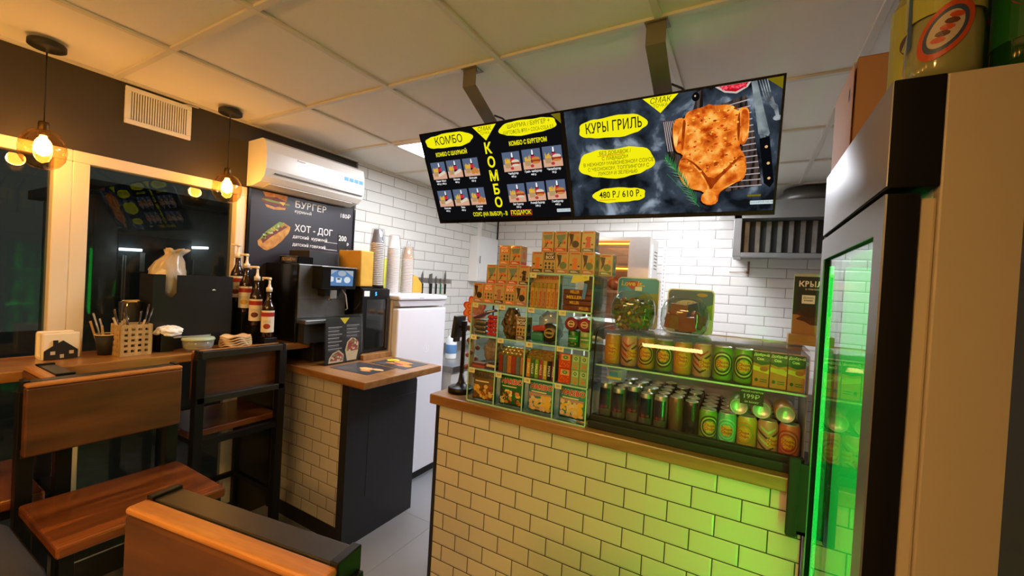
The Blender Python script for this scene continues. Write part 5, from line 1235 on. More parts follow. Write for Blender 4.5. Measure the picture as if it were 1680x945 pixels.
b = B(); b.box(vx0 + 0.005, vx1 - 0.002, 1.6, 1.603, 1.252, 1.258); b.build('shelf_edge', mat('shelf_edge', '#b8d8c4', 0.2, spec=0.8), t)
b = B(); b.box(vx1 - 0.0012, vx1, 1.6, 1.83, 1.04, 1.38); b.build('side_panel', mat('case_grey', '#a9a7ae'), t)
can_top = mat('can_silver', '#e2e0dc', 0.38, 0.75)
def can(name, label, cat, x, y, z, r, h, body, prints, group, M=None):
    t = thing(name, label, cat, (x, y, z), 0, group)
    b = B(); b.lathe([(0, 0.002), (r * 0.72, 0.0), (r * 0.8, 0.0), (r, 0.007), (r, h - 0.013), (r * 0.84, h - 0.002)], 24, M=M, caps=False); b.build('body', body, t)
    b = B(); b.lathe([(r * 0.84, h - 0.002), (r * 0.86, h), (r * 0.8, h), (r * 0.76, h - 0.004), (0, h - 0.004)], 24, M=M, caps=False); b.box(-r * 0.12, r * 0.12, -r * 0.3, r * 0.3, h - 0.0038, h - 0.0028, M=M); b.build('lid', can_top, t)
    if prints: prints(t, r, h)
    return t
red_t = mat('daisy_red', '#b02a1a', 0.4); daisy = mat('daisy_yellow', '#d09c20', 0.4)
def lolly_print(c1, c2, txtx=0.0, style=0):
    def go(t, r, h):
        fn = lambda u, v, w: Vector(((r + 0.0003 + w) * math.sin(u / r), -(r + 0.0003 + w) * math.cos(u / r), v))
        b = B(); W2 = r * 1.25
        if style == 0:
            for k, (ra, m) in enumerate(((1.18, 0), (0.98, 1), (0.86, 0))):
                n = 28; pts = []
                R1 = r * ra; R0 = R1 - r * 0.16
                for i in range(n):
                    a0 = 2 * PI * i / n; a1 = 2 * PI * (i + 1) / n
                    q = [(txtx + R1 * math.cos(a0), h * 0.5 + R1 * 1.15 * math.sin(a0)), (txtx + R1 * math.cos(a1), h * 0.5 + R1 * 1.15 * math.sin(a1)), (txtx + R0 * math.cos(a1), h * 0.5 + R0 * 1.15 * math.sin(a1)), (txtx + R0 * math.cos(a0), h * 0.5 + R0 * 1.15 * math.sin(a0))]
                    if all(0.01 < p[1] < h - 0.014 for p in q): b.flat(q, 0.0001 * k, m, None, fn)
        else:
            for k in range(5):
                for s in (-1, 1):
                    for i in range(6):
                        u0 = txtx + s * (r * 0.2 * i); u1 = txtx + s * (r * 0.2 * (i + 1)); v0 = h * (0.12 + 0.17 * k) + abs(u0 - txtx) * 0.7; v1 = h * (0.12 + 0.17 * k) + abs(u1 - txtx) * 0.7
                        q = [(u0, v0), (u1, v1), (u1, v1 + h * 0.07), (u0, v0 + h * 0.07)]
                        if all(0.01 < p[1] < h - 0.014 for p in q): b.flat(q if s > 0 else q[::-1], 0, k % 2, None, fn)
        fl = flower(txtx + (r * 0.55 if style else 0), h * (0.5 if not style else 0.42), r * 0.62, 8, r * 0.16, 40)
        cx = txtx + (r * 0.55 if style else 0); cy = h * (0.5 if not style else 0.42)
        b.fan(fl, (cx, cy), 0.0005, 2, None, fn)
        b.text('Chupa', r * 0.44, cx, cy + r * 0.18, 0.0008, 3, None, fn, bold=0.03, shear=0.1); b.text('Chups', r * 0.44, cx, cy - r * 0.22, 0.0008, 3, None, fn, bold=0.03, shear=0.1)
        b.build('can_print', [c1, c2, daisy, red_t], t)
    return go
c_or = mat('can_orange', '#b87f24', 0.3, coat=0.3); c_pk = mat('can_pink', '#b8806e', 0.3, coat=0.3); c_ol = mat('can_olive', '#6c7838', 0.3, coat=0.3); c_gr = mat('can_green', '#64962e', 0.3, coat=0.3); c_mint = mat('can_mint', '#4fa884', 0.3, coat=0.3); c_ye = mat('can_yellow', '#b89a22', 0.3, coat=0.3); c_rd = mat('can_rosy', '#c8604c', 0.3, coat=0.3)
d_br = mat('swirl_brown', '#3a2a1c', 0.4); d_lt = mat('swirl_light', '#a8c070', 0.4); d_rd = mat('swirl_red', '#a82c24', 0.4); d_mint = mat('swirl_mint', '#7cc8a4', 0.4); d_or = mat('swirl_orange', '#c87a20', 0.4)
UP = [(c_or, lolly_print(d_or, c_or), 'dull orange lollipop-brand can at the left end of the upper display shelf'),
      (c_pk, lolly_print(d_br, d_rd, 0, 1), 'pink and red zigzag can, second on the upper display shelf'),
      (c_or, lolly_print(d_br, c_ye), 'orange can with daisy, third on the upper display shelf'),
      (c_ol, lolly_print(d_br, d_lt), 'olive can with daisy, fourth on the upper display shelf'),
      (c_or, lolly_print(d_or, c_ye), 'orange can with daisy below the second sweet jar, fifth on the upper shelf'),
      (c_pk, lolly_print(d_br, d_rd, -0.004, 1), 'pink zigzag can, sixth on the upper display shelf'),
      (c_gr, lolly_print(d_br, d_lt), 'green ringed can, seventh on the upper display shelf'),
      (c_gr, lolly_print(d_br, d_lt), 'green ringed can beside the orange juice cartons')]
for i, (m, p, lb) in enumerate(UP): can('drink_can', lb, 'can', -0.457 + 0.066 * i, 1.66, 1.2586, 0.0318, 0.118, m, p, 'cans on the upper display shelf')
jm = mat('juice_orange', '#b8702a', 0.35, coat=0.4)
for i in range(3):
    t = thing('juice_carton', ['left', 'middle', 'right'][i] + ' green-topped orange juice carton on the upper display shelf', 'juice carton', (0.056 + 0.0495 * i, 1.628, 1.2586), 0, 'juice cartons')
    b = B(); b.box(-0.0235, 0.0235, 0, 0.04, 0, 0.117, bev=0.001, seg=1); b.build('carton', jm, t)
    b = B(); b.M = FRONT(0, -0.0005, 0)
    b.flat([(-0.0235, 0.117), (0.0235, 0.117), (0.0235, 0.078), (0.0, 0.072), (-0.0235, 0.08)], 0, 0); b.text('Добрый', 0.0115, 0, 0.107, 0.0003, 1, bold=0.03, xs=1.0); b.text('Сок', 0.011, -0.003, 0.093, 0.0003, 1, bold=0.03)
    b.flat([(-0.0235, 0.07), (0.0235, 0.06), (0.0235, 0.045), (-0.0235, 0.055)], 0.0002, 2); b.flat(ell(0.008, 0.06, 0.012, 0.008, 14), 0.0003, [3, 4, 3][i]); b.flat(ell(-0.012, 0.022, 0.005, 0.006, 12), 0.0003, 0); b.rect(-0.002, 0.018, 0.016, 0.019, 0.0003, 0); b.rect(-0.002, 0.018, 0.023, 0.026, 0.0003, 0)
    b.build('carton_print', [mat('juice_green', '#234a22', 0.4), mat('juice_cream', '#d8d8b8', 0.4), mat('juice_swirl', '#c9b43c', 0.4), mat('juice_peach', '#a85a30', 0.4), mat('juice_apple', '#b8b03a', 0.4)], t)
# lower row
navy = mat('can_navy', '#141a38', 0.3, coat=0.3); slv = mat('can_grey', '#8c8c8c', 0.3, 0.7); blk = mat('can_black', '#10110f', 0.25, coat=0.3); brn = mat('can_bronze', '#6a4a34', 0.3, 0.4)
def energy_print(t, r, h):
    fn = lambda u, v, w: Vector(((r + 0.0003 + w) * math.sin(u / r), -(r + 0.0003 + w) * math.cos(u / r), v))
    b = B(); b.fan(ell(0, h * 0.6, r * 1.15, h * 0.28, 4, PI / 4), (0, h * 0.6), 0, 0, None, fn, 1) if False else b.rect(-r * 0.95, r * 0.85, h * 0.32, h * 0.88, 0, 0, None, fn, 10)
    b.flat(ell(-r * 0.3, h * 0.38, r * 0.3, h * 0.04, 10), 0.0012, 1, None, fn); b.flat(ell(r * 0.35, h * 0.38, r * 0.26, h * 0.035, 10), 0.0012, 1, None, fn)
    b.build('can_print', [navy, mat('energy_red', '#7a2430', 0.4)], t)
def black_print_fn(t, r, h):
    fn = lambda u, v, w: Vector(((r + 0.0003 + w) * math.sin(u / r), -(r + 0.0003 + w) * math.cos(u / r), v))
    b = B(); b.text('Gorilla', r * 0.5, 0, h * 0.72, 0, 0, None, fn, bold=0.02); b.rect(-r * 0.3, r * 0.3, h * 0.3, h * 0.34, 0, 0, None, fn, 6); b.build('can_print', mat('can_green_ink', '#5a8a4a', 0.4), t)
ZL = 1.0345
OR = ['first', 'second', 'third', 'fourth', 'fifth', 'sixth', 'seventh']
for i in range(5):
    can('energy_can', 'navy and silver slim can, %s from the left in the front of the lower row' % OR[i], 'can', -0.47 + 0.0532 * i, 1.645 + (0.02 if i in (2,) else 0), ZL, 0.026, 0.132 if i not in (0, 2) else 0.146, slv, energy_print, 'slim cans in the lower display')
can('energy_can', 'bronze slim can between the navy cans and the black can', 'can', -0.2042, 1.645, ZL, 0.026, 0.138, brn, None, 'slim cans in the lower display')
can('energy_can', 'black slim can beside the lime green can', 'can', -0.151, 1.645, ZL, 0.026, 0.132, blk, None, 'slim cans in the lower display')
for i in range(7):
    for k in range(1, 5):
        c = can('energy_can', 'silver-topped can standing behind the front row of the lower display', 'can', -0.47 + 0.0532 * i, 1.702 + 0.0565 * (k - 1) + (0.02 if i == 2 else 0), ZL, 0.026, 0.132 + (0.008 if (i + k) % 4 == 0 else 0), slv if i < 4 else blk, None, 'rear cans in the lower display')
LOW = [(c_gr, lolly_print(d_br, d_lt, 0.008), 'lime green can with brown ring at the front of the lower display'), (c_mint, lolly_print(d_mint, c_mint), 'mint green daisy can at the front of the lower display'), (c_ye, lolly_print(d_or, c_gr, -0.01), 'yellow and green daisy can below the price sign'), (c_pk, lolly_print(d_br, d_lt, 0, 1), 'pink chevron can below the lying can ends'), (c_rd, lolly_print(d_rd, c_pk, -0.006), 'rosy red daisy can at the right end of the lower display')]
for i, (m, p, lb) in enumerate(LOW): can('drink_can', lb, 'can', -0.095 + 0.0607 * i, 1.645, ZL, 0.03, 0.115, m, p, 'daisy cans in the lower display')
for i in range(5):
    for k in range(1, 5):
        can('drink_can', 'dark silver-topped can behind the daisy cans of the lower display', 'can', -0.095 + 0.0607 * i, 1.645 + 0.0607 * k, ZL, 0.03, 0.115, blk, None, 'rear cans behind the daisy cans')
for i in range(3):
    can('lying_can', ['left lying can, half behind the chalk price sign', 'middle lying can with its end facing out', 'right lying can with its end facing out'][i], 'can', -0.002 + 0.067 * i, 1.735, ZL + 0.1155 + 0.031, 0.031, 0.115, [c_gr, c_pk, c_or][i], None, 'lying cans on the daisy cans', Matrix.Rotation(PI / 2, 4, 'X'))
t = thing('price_sign', 'small black chalk price sign reading 199 in the drinks display', 'price sign', (0.034, 1.5965, 1.2))
b = B(); b.box(-0.034, 0.034, -0.001, 0.001, 0, 0.05, bev=0.0006, seg=1); b.build('board', mat('chalk_black', '#1b211b', 0.6), t)
b = B(); b.M = FRONT(0, -0.0013, 0); b.text('ЛЮБОЙ НАПИТОК', 0.0072, 0, 0.043, 0, 0, bold=0.01); b.text('199₽', 0.021, -0.002, 0.026, 0, 0, xs=1.1); b.text('ЗА БАНКУ', 0.0085, 0, 0.008, 0, 0, bold=0.01); b.build('chalk_writing', mat('chalk_white', '#b9c0b0', 0.7), t)
t = thing('plastic_tub', 'clear round tub with blue and yellow stickers on the slim cans', 'tub', (-0.455, 1.735, 1.176))
b = B(); b.lathe([(0, 0), (0.034, 0), (0.042, 0.045), (0.046, 0.047), (0.044, 0.05), (0.04, 0.046), (0.033, 0.004), (0, 0.004)], 24, caps=False); b.build('tub', glass('tub_plastic', '#e8eaee', 1.6, 0.1, haze=0.3), t)
b = B(); b.box(-0.03, 0.03, -0.046, -0.044, 0.012, 0.02, 0); b.box(-0.02, 0.015, -0.0445, -0.043, 0.024, 0.04, 1); b.build('stickers', [mat('tub_yellow', '#d8c832', 0.4), mat('tub_blue', '#4a8ed0', 0.4)], t)
# ---------------------------------------------------------------- sweet jars on top of the case
jar_g = glass('jar_plastic', '#eef2ee', 1.5, 0.03, haze=0.03)
def jar(x, y, label, sc, rz):
    t = thing('sweet_jar', label, 'sweet jar', (x, y, 1.3985), rz, 'clear sweet jars on the display case')
    b = B()
    pr = [(0, 0.0), (0.05, 0.0), (0.066, 0.008), (0.08, 0.03), (0.085, 0.065), (0.083, 0.1), (0.072, 0.132), (0.055, 0.15), (0.048, 0.155)]
    b.lathe(pr, 36, caps=False)
    for v in b.bm.verts:
        a = math.atan2(v.co.y, v.co.x); r = math.hypot(v.co.x, v.co.y)
        k = (abs(math.cos(a)) ** 4 + abs(math.sin(a)) ** 4) ** -0.18
        v.co.x *= k * sc[0]; v.co.y *= k * sc[1] * 0.82; v.co.z *= sc[2]
    b.build('jar', jar_g, t)
    return t
def inside(rr, sc, top):
    while True:
        z = rr.uniform(0.008, top); a = rr.random() * 2 * PI; r = math.sqrt(rr.random())
        R = 0.074 * min(1, 0.72 + 4 * z) * (1 if z < 0.09 else 0.9)
        return Vector((R * r * math.cos(a) * sc[0], R * r * math.sin(a) * 0.78 * sc[1], z * sc[2]))
t = jar(-0.392, 1.685, 'left clear sweet jar full of small gum pieces with a blue card', (1.0, 1.0, 1.0), 0.1)
b = B(); rr = random.Random(4)
for k in range(620):
    p = inside(rr, (1, 1, 1), 0.112 + 0.012 * rr.random())
    b.box(-0.011, 0.011, -0.005, 0.005, -0.0035, 0.0035, rr.choice([0, 0, 1, 2, 3, 4]), M=Matrix.Translation(p) @ Matrix.Rotation(rr.random() * 6, 4, Vector((rr.gauss(0, 1), rr.gauss(0, 1), rr.gauss(0, 1))).normalized()))
o = b.build('gum_pieces', [mat('gum_olive', '#6a6a2c', 0.3, coat=0.4), mat('gum_gold', '#c0a040', 0.25, 0.3), mat('gum_dark', '#4a3a22', 0.3, coat=0.4), mat('gum_leafgreen', '#4a7a2c', 0.3, coat=0.4), mat('gum_rust', '#8a4a2a', 0.3, coat=0.4)], t); o['kind'] = 'stuff'
def rrect(x0, x1, y0, y1, r, n=5):
    pts = []
    for cx, cy, a0 in ((x1 - r, y0 + r, -PI / 2), (x1 - r, y1 - r, 0), (x0 + r, y1 - r, PI / 2), (x0 + r, y0 + r, PI)):
        for k in range(n + 1): pts.append((cx + r * math.cos(a0 + PI / 2 * k / n), cy + r * math.sin(a0 + PI / 2 * k / n)))
    return pts
TL = Matrix.Translation((0, 0.083, 0)) @ Matrix.Rotation(-0.09, 4, 'X')
b = B(); b.prism(rrect(-0.083, 0.088, 0.0, 0.214, 0.018), 0.002, 0, TL @ FRONT(0, 0.001, 0)); b.build('backing_card', white_plastic, t)
b = B(); b.M = TL @ FRONT(0, -0.0016, 0)
b.flat(rrect(-0.079, 0.084, 0.06, 0.21, 0.015), 0, 0); b.flat([(0.084, 0.15), (0.084, 0.06), (-0.079, 0.06), (-0.02, 0.12), (0.03, 0.148)], 0.0002, 1); b.flat([(-0.05, 0.195), (-0.02, 0.2), (0.01, 0.197), (0.005, 0.178), (-0.022, 0.162), (-0.045, 0.178)], 0.0003, 2)
b.text('Love is..', 0.03, -0.02, 0.187, 0.0005, 3, bold=0.03, shear=0.1); b.rect(-0.01, 0.018, 0.158, 0.175, 0.0004, 4)
b.build('card_print', [mat('card_blue', '#3a9ad4', 0.4), mat('card_grass', '#8a9a3a', 0.4), mat('card_heart', '#b53a34', 0.4), mat('card_yellow', '#e0c04a', 0.4), white_print], t)
t = jar(-0.2, 1.69, 'right clear sweet jar full of red candy packs', (1.0, 1.0, 0.92), -0.05)
b = B(); rr = random.Random(8)
packs = [((-0.03, -0.045, 0.05), 0.3, 0), ((0.02, -0.05, 0.045), -0.2, 0), ((-0.045, 0.0, 0.06), 1.2, 1), ((0.045, -0.01, 0.06), 0.9, 0), ((0.0, 0.0, 0.035), 0.1, 1), ((0.0, 0.03, 0.075), -0.4, 2), ((-0.02, -0.01, 0.09), 0.2, 0), ((0.03, 0.01, 0.095), -0.5, 2), ((0.045, 0.02, 0.07), 0.4, 1)]
for i, (p, a, m) in enumerate(packs):
    bb = B(); bb.box(-0.03, 0.03, -0.009, 0.009, -0.026, 0.026, bev=0.002, M=Matrix.Translation(p) @ Matrix.Rotation(a, 4, 'Z') @ Matrix.Rotation(a * 0.5, 4, 'Y')); 
    bb.build('candy_pack', mat(['pk_red', 'pk_wine', 'pk_blue'][m], ['#8a2a24', '#5e1f20', '#3a4a6a'][m], 0.3, coat=0.4), t)
TL = Matrix.Translation((0, 0.083, 0)) @ Matrix.Rotation(-0.06, 4, 'X')
b = B(); b.prism(rrect(-0.085, 0.09, 0.0, 0.176, 0.018), 0.002, 0, TL @ FRONT(0, 0.001, 0)); b.build('backing_card', white_plastic, t)
b = B(); b.M = TL @ FRONT(0, -0.0016, 0)
b.flat(rrect(-0.08, 0.085, 0.06, 0.171, 0.014), 0, 0); b.flat([(0.085, 0.12), (0.085, 0.06), (0.05, 0.06), (0.062, 0.11)], 0.0002, 1); b.flat(ell(0.045, 0.155, 0.02, 0.007, 14), 0.0002, 2)
b.build('card_print', [mat('card_navy', '#34608f', 0.4), mat('card_grass', '#8a9a3a'), mat('card_tan', '#b9905a')], t)
b = B(); b.flat(ell(0, 0.105, 0.05, 0.028, 20), 0, 0, FRONT(0, 0.05, 0)); b.text('50', 0.034, 0.012, 0.112, 0.0003, 1, FRONT(0, 0.05, 0)); b.build('paper_label', [mat('label_pale', '#d9cfc9', 0.6), mat('label_ink', '#a89a94', 0.6)], t)
# wings poster on its wooden block
t = thing('poster_stand', 'upright black poster of chicken wings in a wooden block', 'poster', (0.17, 1.78, 1.4005))
b = B(); b.box(-0.035, 0.11, -0.035, 0.03, -0.0, 0.036, bev=0.002); b.build('block', wood('block_wood', '#9a6a34', '#c8985a', 0, 0.5, 3, 0), t)
b = B(); b.box(-0.026, 0.14, -0.003, 0.003, 0.03, 0.25); b.build('board', mat('poster_board', '#b8b8b4', 0.3), t)
b = B(); b.M = FRONT(0, -0.0034, 0)
b.rect(-0.0245, 0.14, 0.036, 0.24, 0, 0); b.rect(-0.0245, 0.14, 0.036, 0.105, 0.0002, 1); b.flat(ell(0.035, 0.1, 0.05, 0.025, 18, 0, 0.25, 3), 0.0004, 2); b.flat(ell(0.03, 0.115, 0.03, 0.02, 14, 0, 0.2, 5), 0.0005, 3)
b.text('КРЫЛЬЯ', 0.026, -0.012, 0.213, 0.0004, 4, bold=0.03, align='LEFT'); b.text('в панировке', 0.009, 0.008, 0.196, 0.0004, 4, align='LEFT'); b.rect(0.0, 0.038, 0.145, 0.175, 0.0004, 4); b.text('Допол-\nнение', 0.009, 0.019, 0.161, 0.0006, 0, bold=0.01)
b.build('poster_print', [mat('poster_black', '#25262a', 0.4), mat('poster_wood', '#a8764a', 0.4), mat('wing_brown', '#5a2418', 0.4, noise=0.4, nscale=80), mat('wing_dark', '#38150f', 0.4), white_print], t)
# ---------------------------------------------------------------- menu screens
def emi_noise(name, h1, h2, sc, s=1.0, lo=0.35, hi=0.65, det=6, stretch=(1, 1, 1), h3=None, p3=0.8):
    m = bpy.data.materials.new(name)
    nt, N, L = nodes_of(m)
    N.remove(N['Principled BSDF'])
    tc = N.new('ShaderNodeTexCoord'); mp = N.new('ShaderNodeMapping'); mp.inputs['Scale'].default_value = stretch
    L.new(tc.outputs['Object'], mp.inputs['Vector'])
    nz = N.new('ShaderNodeTexNoise'); nz.inputs['Scale'].default_value = sc; nz.inputs['Detail'].default_value = det; nz.inputs['Distortion'].default_value = 0.4
    L.new(mp.outputs['Vector'], nz.inputs['Vector'])
    r = N.new('ShaderNodeValToRGB'); r.color_ramp.elements[0].position = lo; r.color_ramp.elements[1].position = hi
    r.color_ramp.elements[0].color = lin(h1); r.color_ramp.elements[1].color = lin(h2)
    if h3: e3 = r.color_ramp.elements.new(p3); e3.color = lin(h3)
    L.new(nz.outputs['Fac'], r.inputs['Fac'])
    e = N.new('ShaderNodeEmission'); e.inputs[1].default_value = s
    L.new(r.outputs['Color'], e.inputs[0]); L.new(e.outputs[0], N['Material Output'].inputs['Surface'])
    return m
TILT = math.atan2(1.662 - 1.474, 2.236 - 1.847)
def blob(x0, x1, y, h, seed, tiltk=0.0):
    rr = random.Random(seed); n = 44; pts = []
    for k in range(n):
        a = 2 * PI * k / n
        c, s = math.cos(a), math.sin(a)
        rx = (x1 - x0) / 2 * (1 + 0.03 * math.sin(7 * a + seed)); ry = h / 2 * (1 + 0.06 * math.sin(5 * a + seed) + 0.04 * math.sin(11 * a + 2 * seed))
        pts.append(((x0 + x1) / 2 + rx * math.copysign(abs(c) ** 0.75, c), y + ry * math.copysign(abs(s) ** 0.85, s)))
    return pts
def screen(x0, label):
    t = thing('menu_screen', label, 'screen', (x0, 1.662, 1.847), 0, 'ceiling-hung menu screens')
    t.rotation_euler = (TILT, 0, 0)
    b = B(); b.box(0, 0.7275, 0.001, 0.033, -0.004, 0.432, bev=0.003); b.build('housing', black_gloss, t)
    b = B()
    for a in ((0, 0.7275, -0.004, 0.012), (0, 0.7275, 0.425, 0.432), (0, 0.007, 0.012, 0.425), (0.7205, 0.7275, 0.012, 0.425)): b.box(a[0], a[1], -0.003, 0.0008, a[2], a[3])
    b.build('bezel', black_gloss, t)
    return t
SC_Y = emi('screen_yellow', '#f4ec10', SCREEN_E); SC_K = emi('screen_black', '#16161a', 0.55); SC_W = emi('screen_white', '#f4f4f4', SCREEN_E); SC_INK = emi('screen_ink', '#2e2a08', 0.8); SC_G = emi('screen_tag', '#c9dbe4', 0.95); SC_TY = emi('screen_corner', '#7a6c10', 0.9); SC_OL = emi('screen_olive', '#7c7410', 0.9); SC_R = emi('screen_red', '#e03a30', SCREEN_E)
t = screen(-1.389, 'left menu screen with yellow combo lettering and food tiles')
F0 = FRONT(0, -0.0004, 0)
b = B(); b.M = F0; b.rect(0.007, 0.7205, 0.012, 0.425, 0, 0); b.build('display', SC_K, t)
def shapes(nm, L, z=0.0003):
    for P, m in L:
        b = B(); b.M = F0; b.flat(P, z, 0); b.build(nm, m, t)
shapes('yellow_banner', [(blob(0.026, 0.296, 0.386, 0.062, 1), SC_Y), (blob(0.435, 0.7, 0.393, 0.058, 4), SC_Y), ([(0.304, 0.424), (0.425, 0.424), (0.363, 0.363)], SC_Y), ([(0.68, 0.425), (0.7205, 0.425), (0.7205, 0.385)], SC_TY)])
b = Each('lettering', [SC_INK, SC_OL, SC_Y], t, F0)
b.text('КОМБО', 0.047, 0.161, 0.386, 0.0006, 0, bold=0.008, xs=0.92); b.text('СМАК', 0.025, 0.363, 0.41, 0.0006, 0, xs=0.95, shear=0.15); b.text('ТОЧКА', 0.016, 0.363, 0.393, 0.0006, 1, xs=0.9)
b.text('ШАУРМА / БУРГЕР +', 0.023, 0.575, 0.404, 0.0006, 1, xs=0.9, bold=0.008); b.text('КАРТОФЕЛЬ ФРИ + COCA-COLA 0.5', 0.0215, 0.57, 0.38, 0.0006, 1, xs=0.64, bold=0.004)
for i, ch in enumerate('КОМБО'): b.text(ch, 0.062, (0.364, 0.37, 0.371, 0.371, 0.371)[i], (0.327, 0.267, 0.207, 0.146, 0.086)[i], 0.0004, 2, bold=0.03, xs=0.9)
b.text('КОМБО С ШАУРМОЙ', 0.024, 0.161, 0.328, 0.0004, 2, bold=0.03, xs=0.74); b.text('КОМБО С БУРГЕРОМ', 0.024, 0.562, 0.335, 0.0004, 2, bold=0.03, xs=0.73)
b.text('СОУС (НА ВЫБОР) - В', 0.026, 0.312, 0.035, 0.0004, 2, bold=0.02, xs=0.72); b.text('ПОДАРОК', 0.026, 0.479, 0.037, 0.0004, 2, bold=0.02, xs=0.8)
b = Each('marks', [SC_R, SC_G, SC_OL], t, F0)
for a in ((0.425, 0.535, 0.0235, 0.0255), (0.425, 0.535, 0.0475, 0.0495), (0.425, 0.427, 0.0235, 0.0495), (0.533, 0.535, 0.0235, 0.0495)): b.rect(a[0], a[1], a[2], a[3], 0.0004, 0)
b.rect(0.657, 0.7205, 0.033, 0.047, 0.0004, 1); b.text('СКАНИРУЙ МЕНЮ', 0.008, 0.689, 0.04, 0.0006, 2)
TC = [emi('tile_sky', '#5d6a85', 0.9), emi('tile_table', '#d9a88c', 0.95), emi('tile_fries', '#e0b13c', 0.95), emi('tile_box', '#b9976a', 0.9), emi('tile_cola', '#3a1216', 0.9), emi('tile_label', '#d02a3c', 0.95), SC_W, emi('tile_bun', '#c9803c', 0.95), emi('tile_meat', '#a03c22', 0.9), emi('tile_wrap', '#dccfb8', 0.95), emi('tile_badge', '#b83a3a', 0.95)]
def food_tile(cx, cy, w, h, k, names):
    b = B(); b.M = F0
    x0, y0 = cx - w / 2, cy - h / 2
    P = lambda u, v: (x0 + u * w, y0 + v * h)
    b.rect(x0, x0 + w, y0, y0 + h, 0.0003, 0); b.rect(x0, x0 + w, y0, y0 + h * 0.38, 0.0004, 1)
    b.flat([P(0.46, 0.3), P(0.68, 0.3), P(0.66, 0.72), P(0.6, 0.9), P(0.54, 0.9), P(0.48, 0.72)], 0.0005, 4); b.flat([P(0.47, 0.45), P(0.67, 0.45), P(0.67, 0.66), P(0.47, 0.66)], 0.0006, 5); b.flat([P(0.52, 0.72), P(0.62, 0.72), P(0.6, 0.95), P(0.54, 0.95)], 0.0006, 6)
    b.flat([P(0.12, 0.18), P(0.4, 0.18), P(0.46, 0.5), P(0.1, 0.5)], 0.0007, 3)
    rr = random.Random(k)
    for i in range(9):
        u = 0.12 + 0.036 * i; b.flat([P(u, 0.44), P(u + 0.04, 0.44), P(u + 0.03 + rr.uniform(-0.05, 0.05), rr.uniform(0.6, 0.76)), P(u - 0.01, 0.62)], 0.0008 + 0.00002 * i, 2)
    if k < 6:
        if k % 3 == 2: [b.flat(ell(*P(0.6 + 0.12 * i, 0.24 + 0.1 * (i % 2)), 0.012, 0.011, 12), 0.0009, 7) for i in range(3)]
        else: b.flat([P(0.45, 0.14), P(0.9, 0.3), P(0.95, 0.44), P(0.85, 0.48), P(0.4, 0.28)], 0.0009, 9)
    else:
        b.flat(ell(*P(0.72, 0.5), w * 0.22, h * 0.1, 16), 0.0009, 7 if k % 2 else 9); b.flat([P(0.5, 0.34), P(0.95, 0.34), P(0.95, 0.46), P(0.5, 0.46)], 0.001, 8); b.flat(ell(*P(0.72, 0.31), w * 0.22, h * 0.06, 16), 0.0011, 7 if k % 3 else 9); b.flat(ell(*P(0.5, 0.16), w * 0.1, h * 0.08, 14), 0.0012, 10)
    b.text(names[0], 0.0125, cx, y0 - 0.009, 0.0004, 6, bold=0.02, xs=0.8); b.text(names[1], 0.0115, cx, y0 - 0.0225, 0.0004, 6, bold=0.02, xs=0.9)
    o = b.build('food_tile', TC, t)
NM = [('Мини / Мясо', '400 р | 450 р'), ('Мясная', '400 р'), ('Большая', '420 р'), ('Классик', '440 р'), ('Пита', '450 р'), ('Сырная', '450 р'), ('Чизбургер', '490 р'), ('Гриль чизбургер', '440 р'), ('Чикенбургер', '70 р'), ('Биг бургер', '530 р'), ('Рыжий бургер', '540 р'), ('Гамбургер', '440 р')]
for k, (x, y) in enumerate([(0.067, 0.256), (0.162, 0.258), (0.257, 0.258), (0.069, 0.121), (0.165, 0.122), (0.261, 0.123)]): food_tile(x, y, 0.084, 0.08, k, NM[k])
for k, (x, y) in enumerate([(0.472, 0.262), (0.57, 0.264), (0.666, 0.266), (0.473, 0.126), (0.57, 0.128), (0.665, 0.13)]): food_tile(x, y, 0.086, 0.082, 6 + k, NM[6 + k])
# right screen
t = screen(-0.6605, 'right menu screen with a large golden grilled chicken')
ox = 0.7285
Q = lambda L: [(a / 1000 - ox, c / 1000) for a, c in L]
stone = emi_noise('screen_stone', '#101318', '#39434f', 10.0, 1.0, 0.4, 0.58, 12, (1, 1, 1), '#98a5b4', 0.72)
b = B(); b.M = F0; b.rect(0.007, 0.7205, 0.012, 0.425, 0, 0); b.build('display', stone, t)
shapes('yellow_banner', [(blob(0.0605, 0.3165, 0.348, 0.074, 2), SC_Y), (blob(0.0475, 0.3385, 0.217, 0.11, 3), SC_Y), (blob(0.0945, 0.3025, 0.092, 0.058, 5), SC_Y), ([(0.3045, 0.425), (0.4225, 0.425), (0.3635, 0.371)], SC_Y), ([(0.6765, 0.425), (0.7205, 0.425), (0.7205, 0.39)], SC_TY)], 0.0004)
b = Each('lettering', [SC_INK, SC_OL, emi('screen_underline', '#d86a18', 1.0)], t, F0)
b.text('КУРЫ ГРИЛЬ', 0.05, 0.1935, 0.349, 0.0007, 0, bold=0.012, xs=0.72); b.text('СМАК', 0.025, 0.3635, 0.412, 0.0007, 0, xs=0.95, shear=0.15); b.text('ТОЧКА', 0.016, 0.3635, 0.395, 0.0007, 1, xs=0.9)
for s, y, x in (('БЕЗ ДОБАВОК /', 0.2555, 0.1945), ('С ЛАВАШОМ', 0.2355, 0.1935), ('В НЕЖНОМ МАЙОНЕЗНОМ СОУСЕ', 0.2165, 0.2015), ('С ЧЕСНОКОМ, ТОППИНГОМ С', 0.1975, 0.2015), ('ЛУКОМ И ЗЕЛЕНЬЮ', 0.179, 0.2)): b.text(s, 0.0185, x, y, 0.0007, 1, bold=0.012, xs=0.86)
b.text('480 Р./ 610 Р.', 0.036, 0.2045, 0.094, 0.0007, 0, bold=0.014, xs=0.82)
b.rect(0.127, 0.232, 0.2455, 0.2475, 0.0007, 2); b.rect(0.118, 0.187, 0.0735, 0.0755, 0.0007, 2)
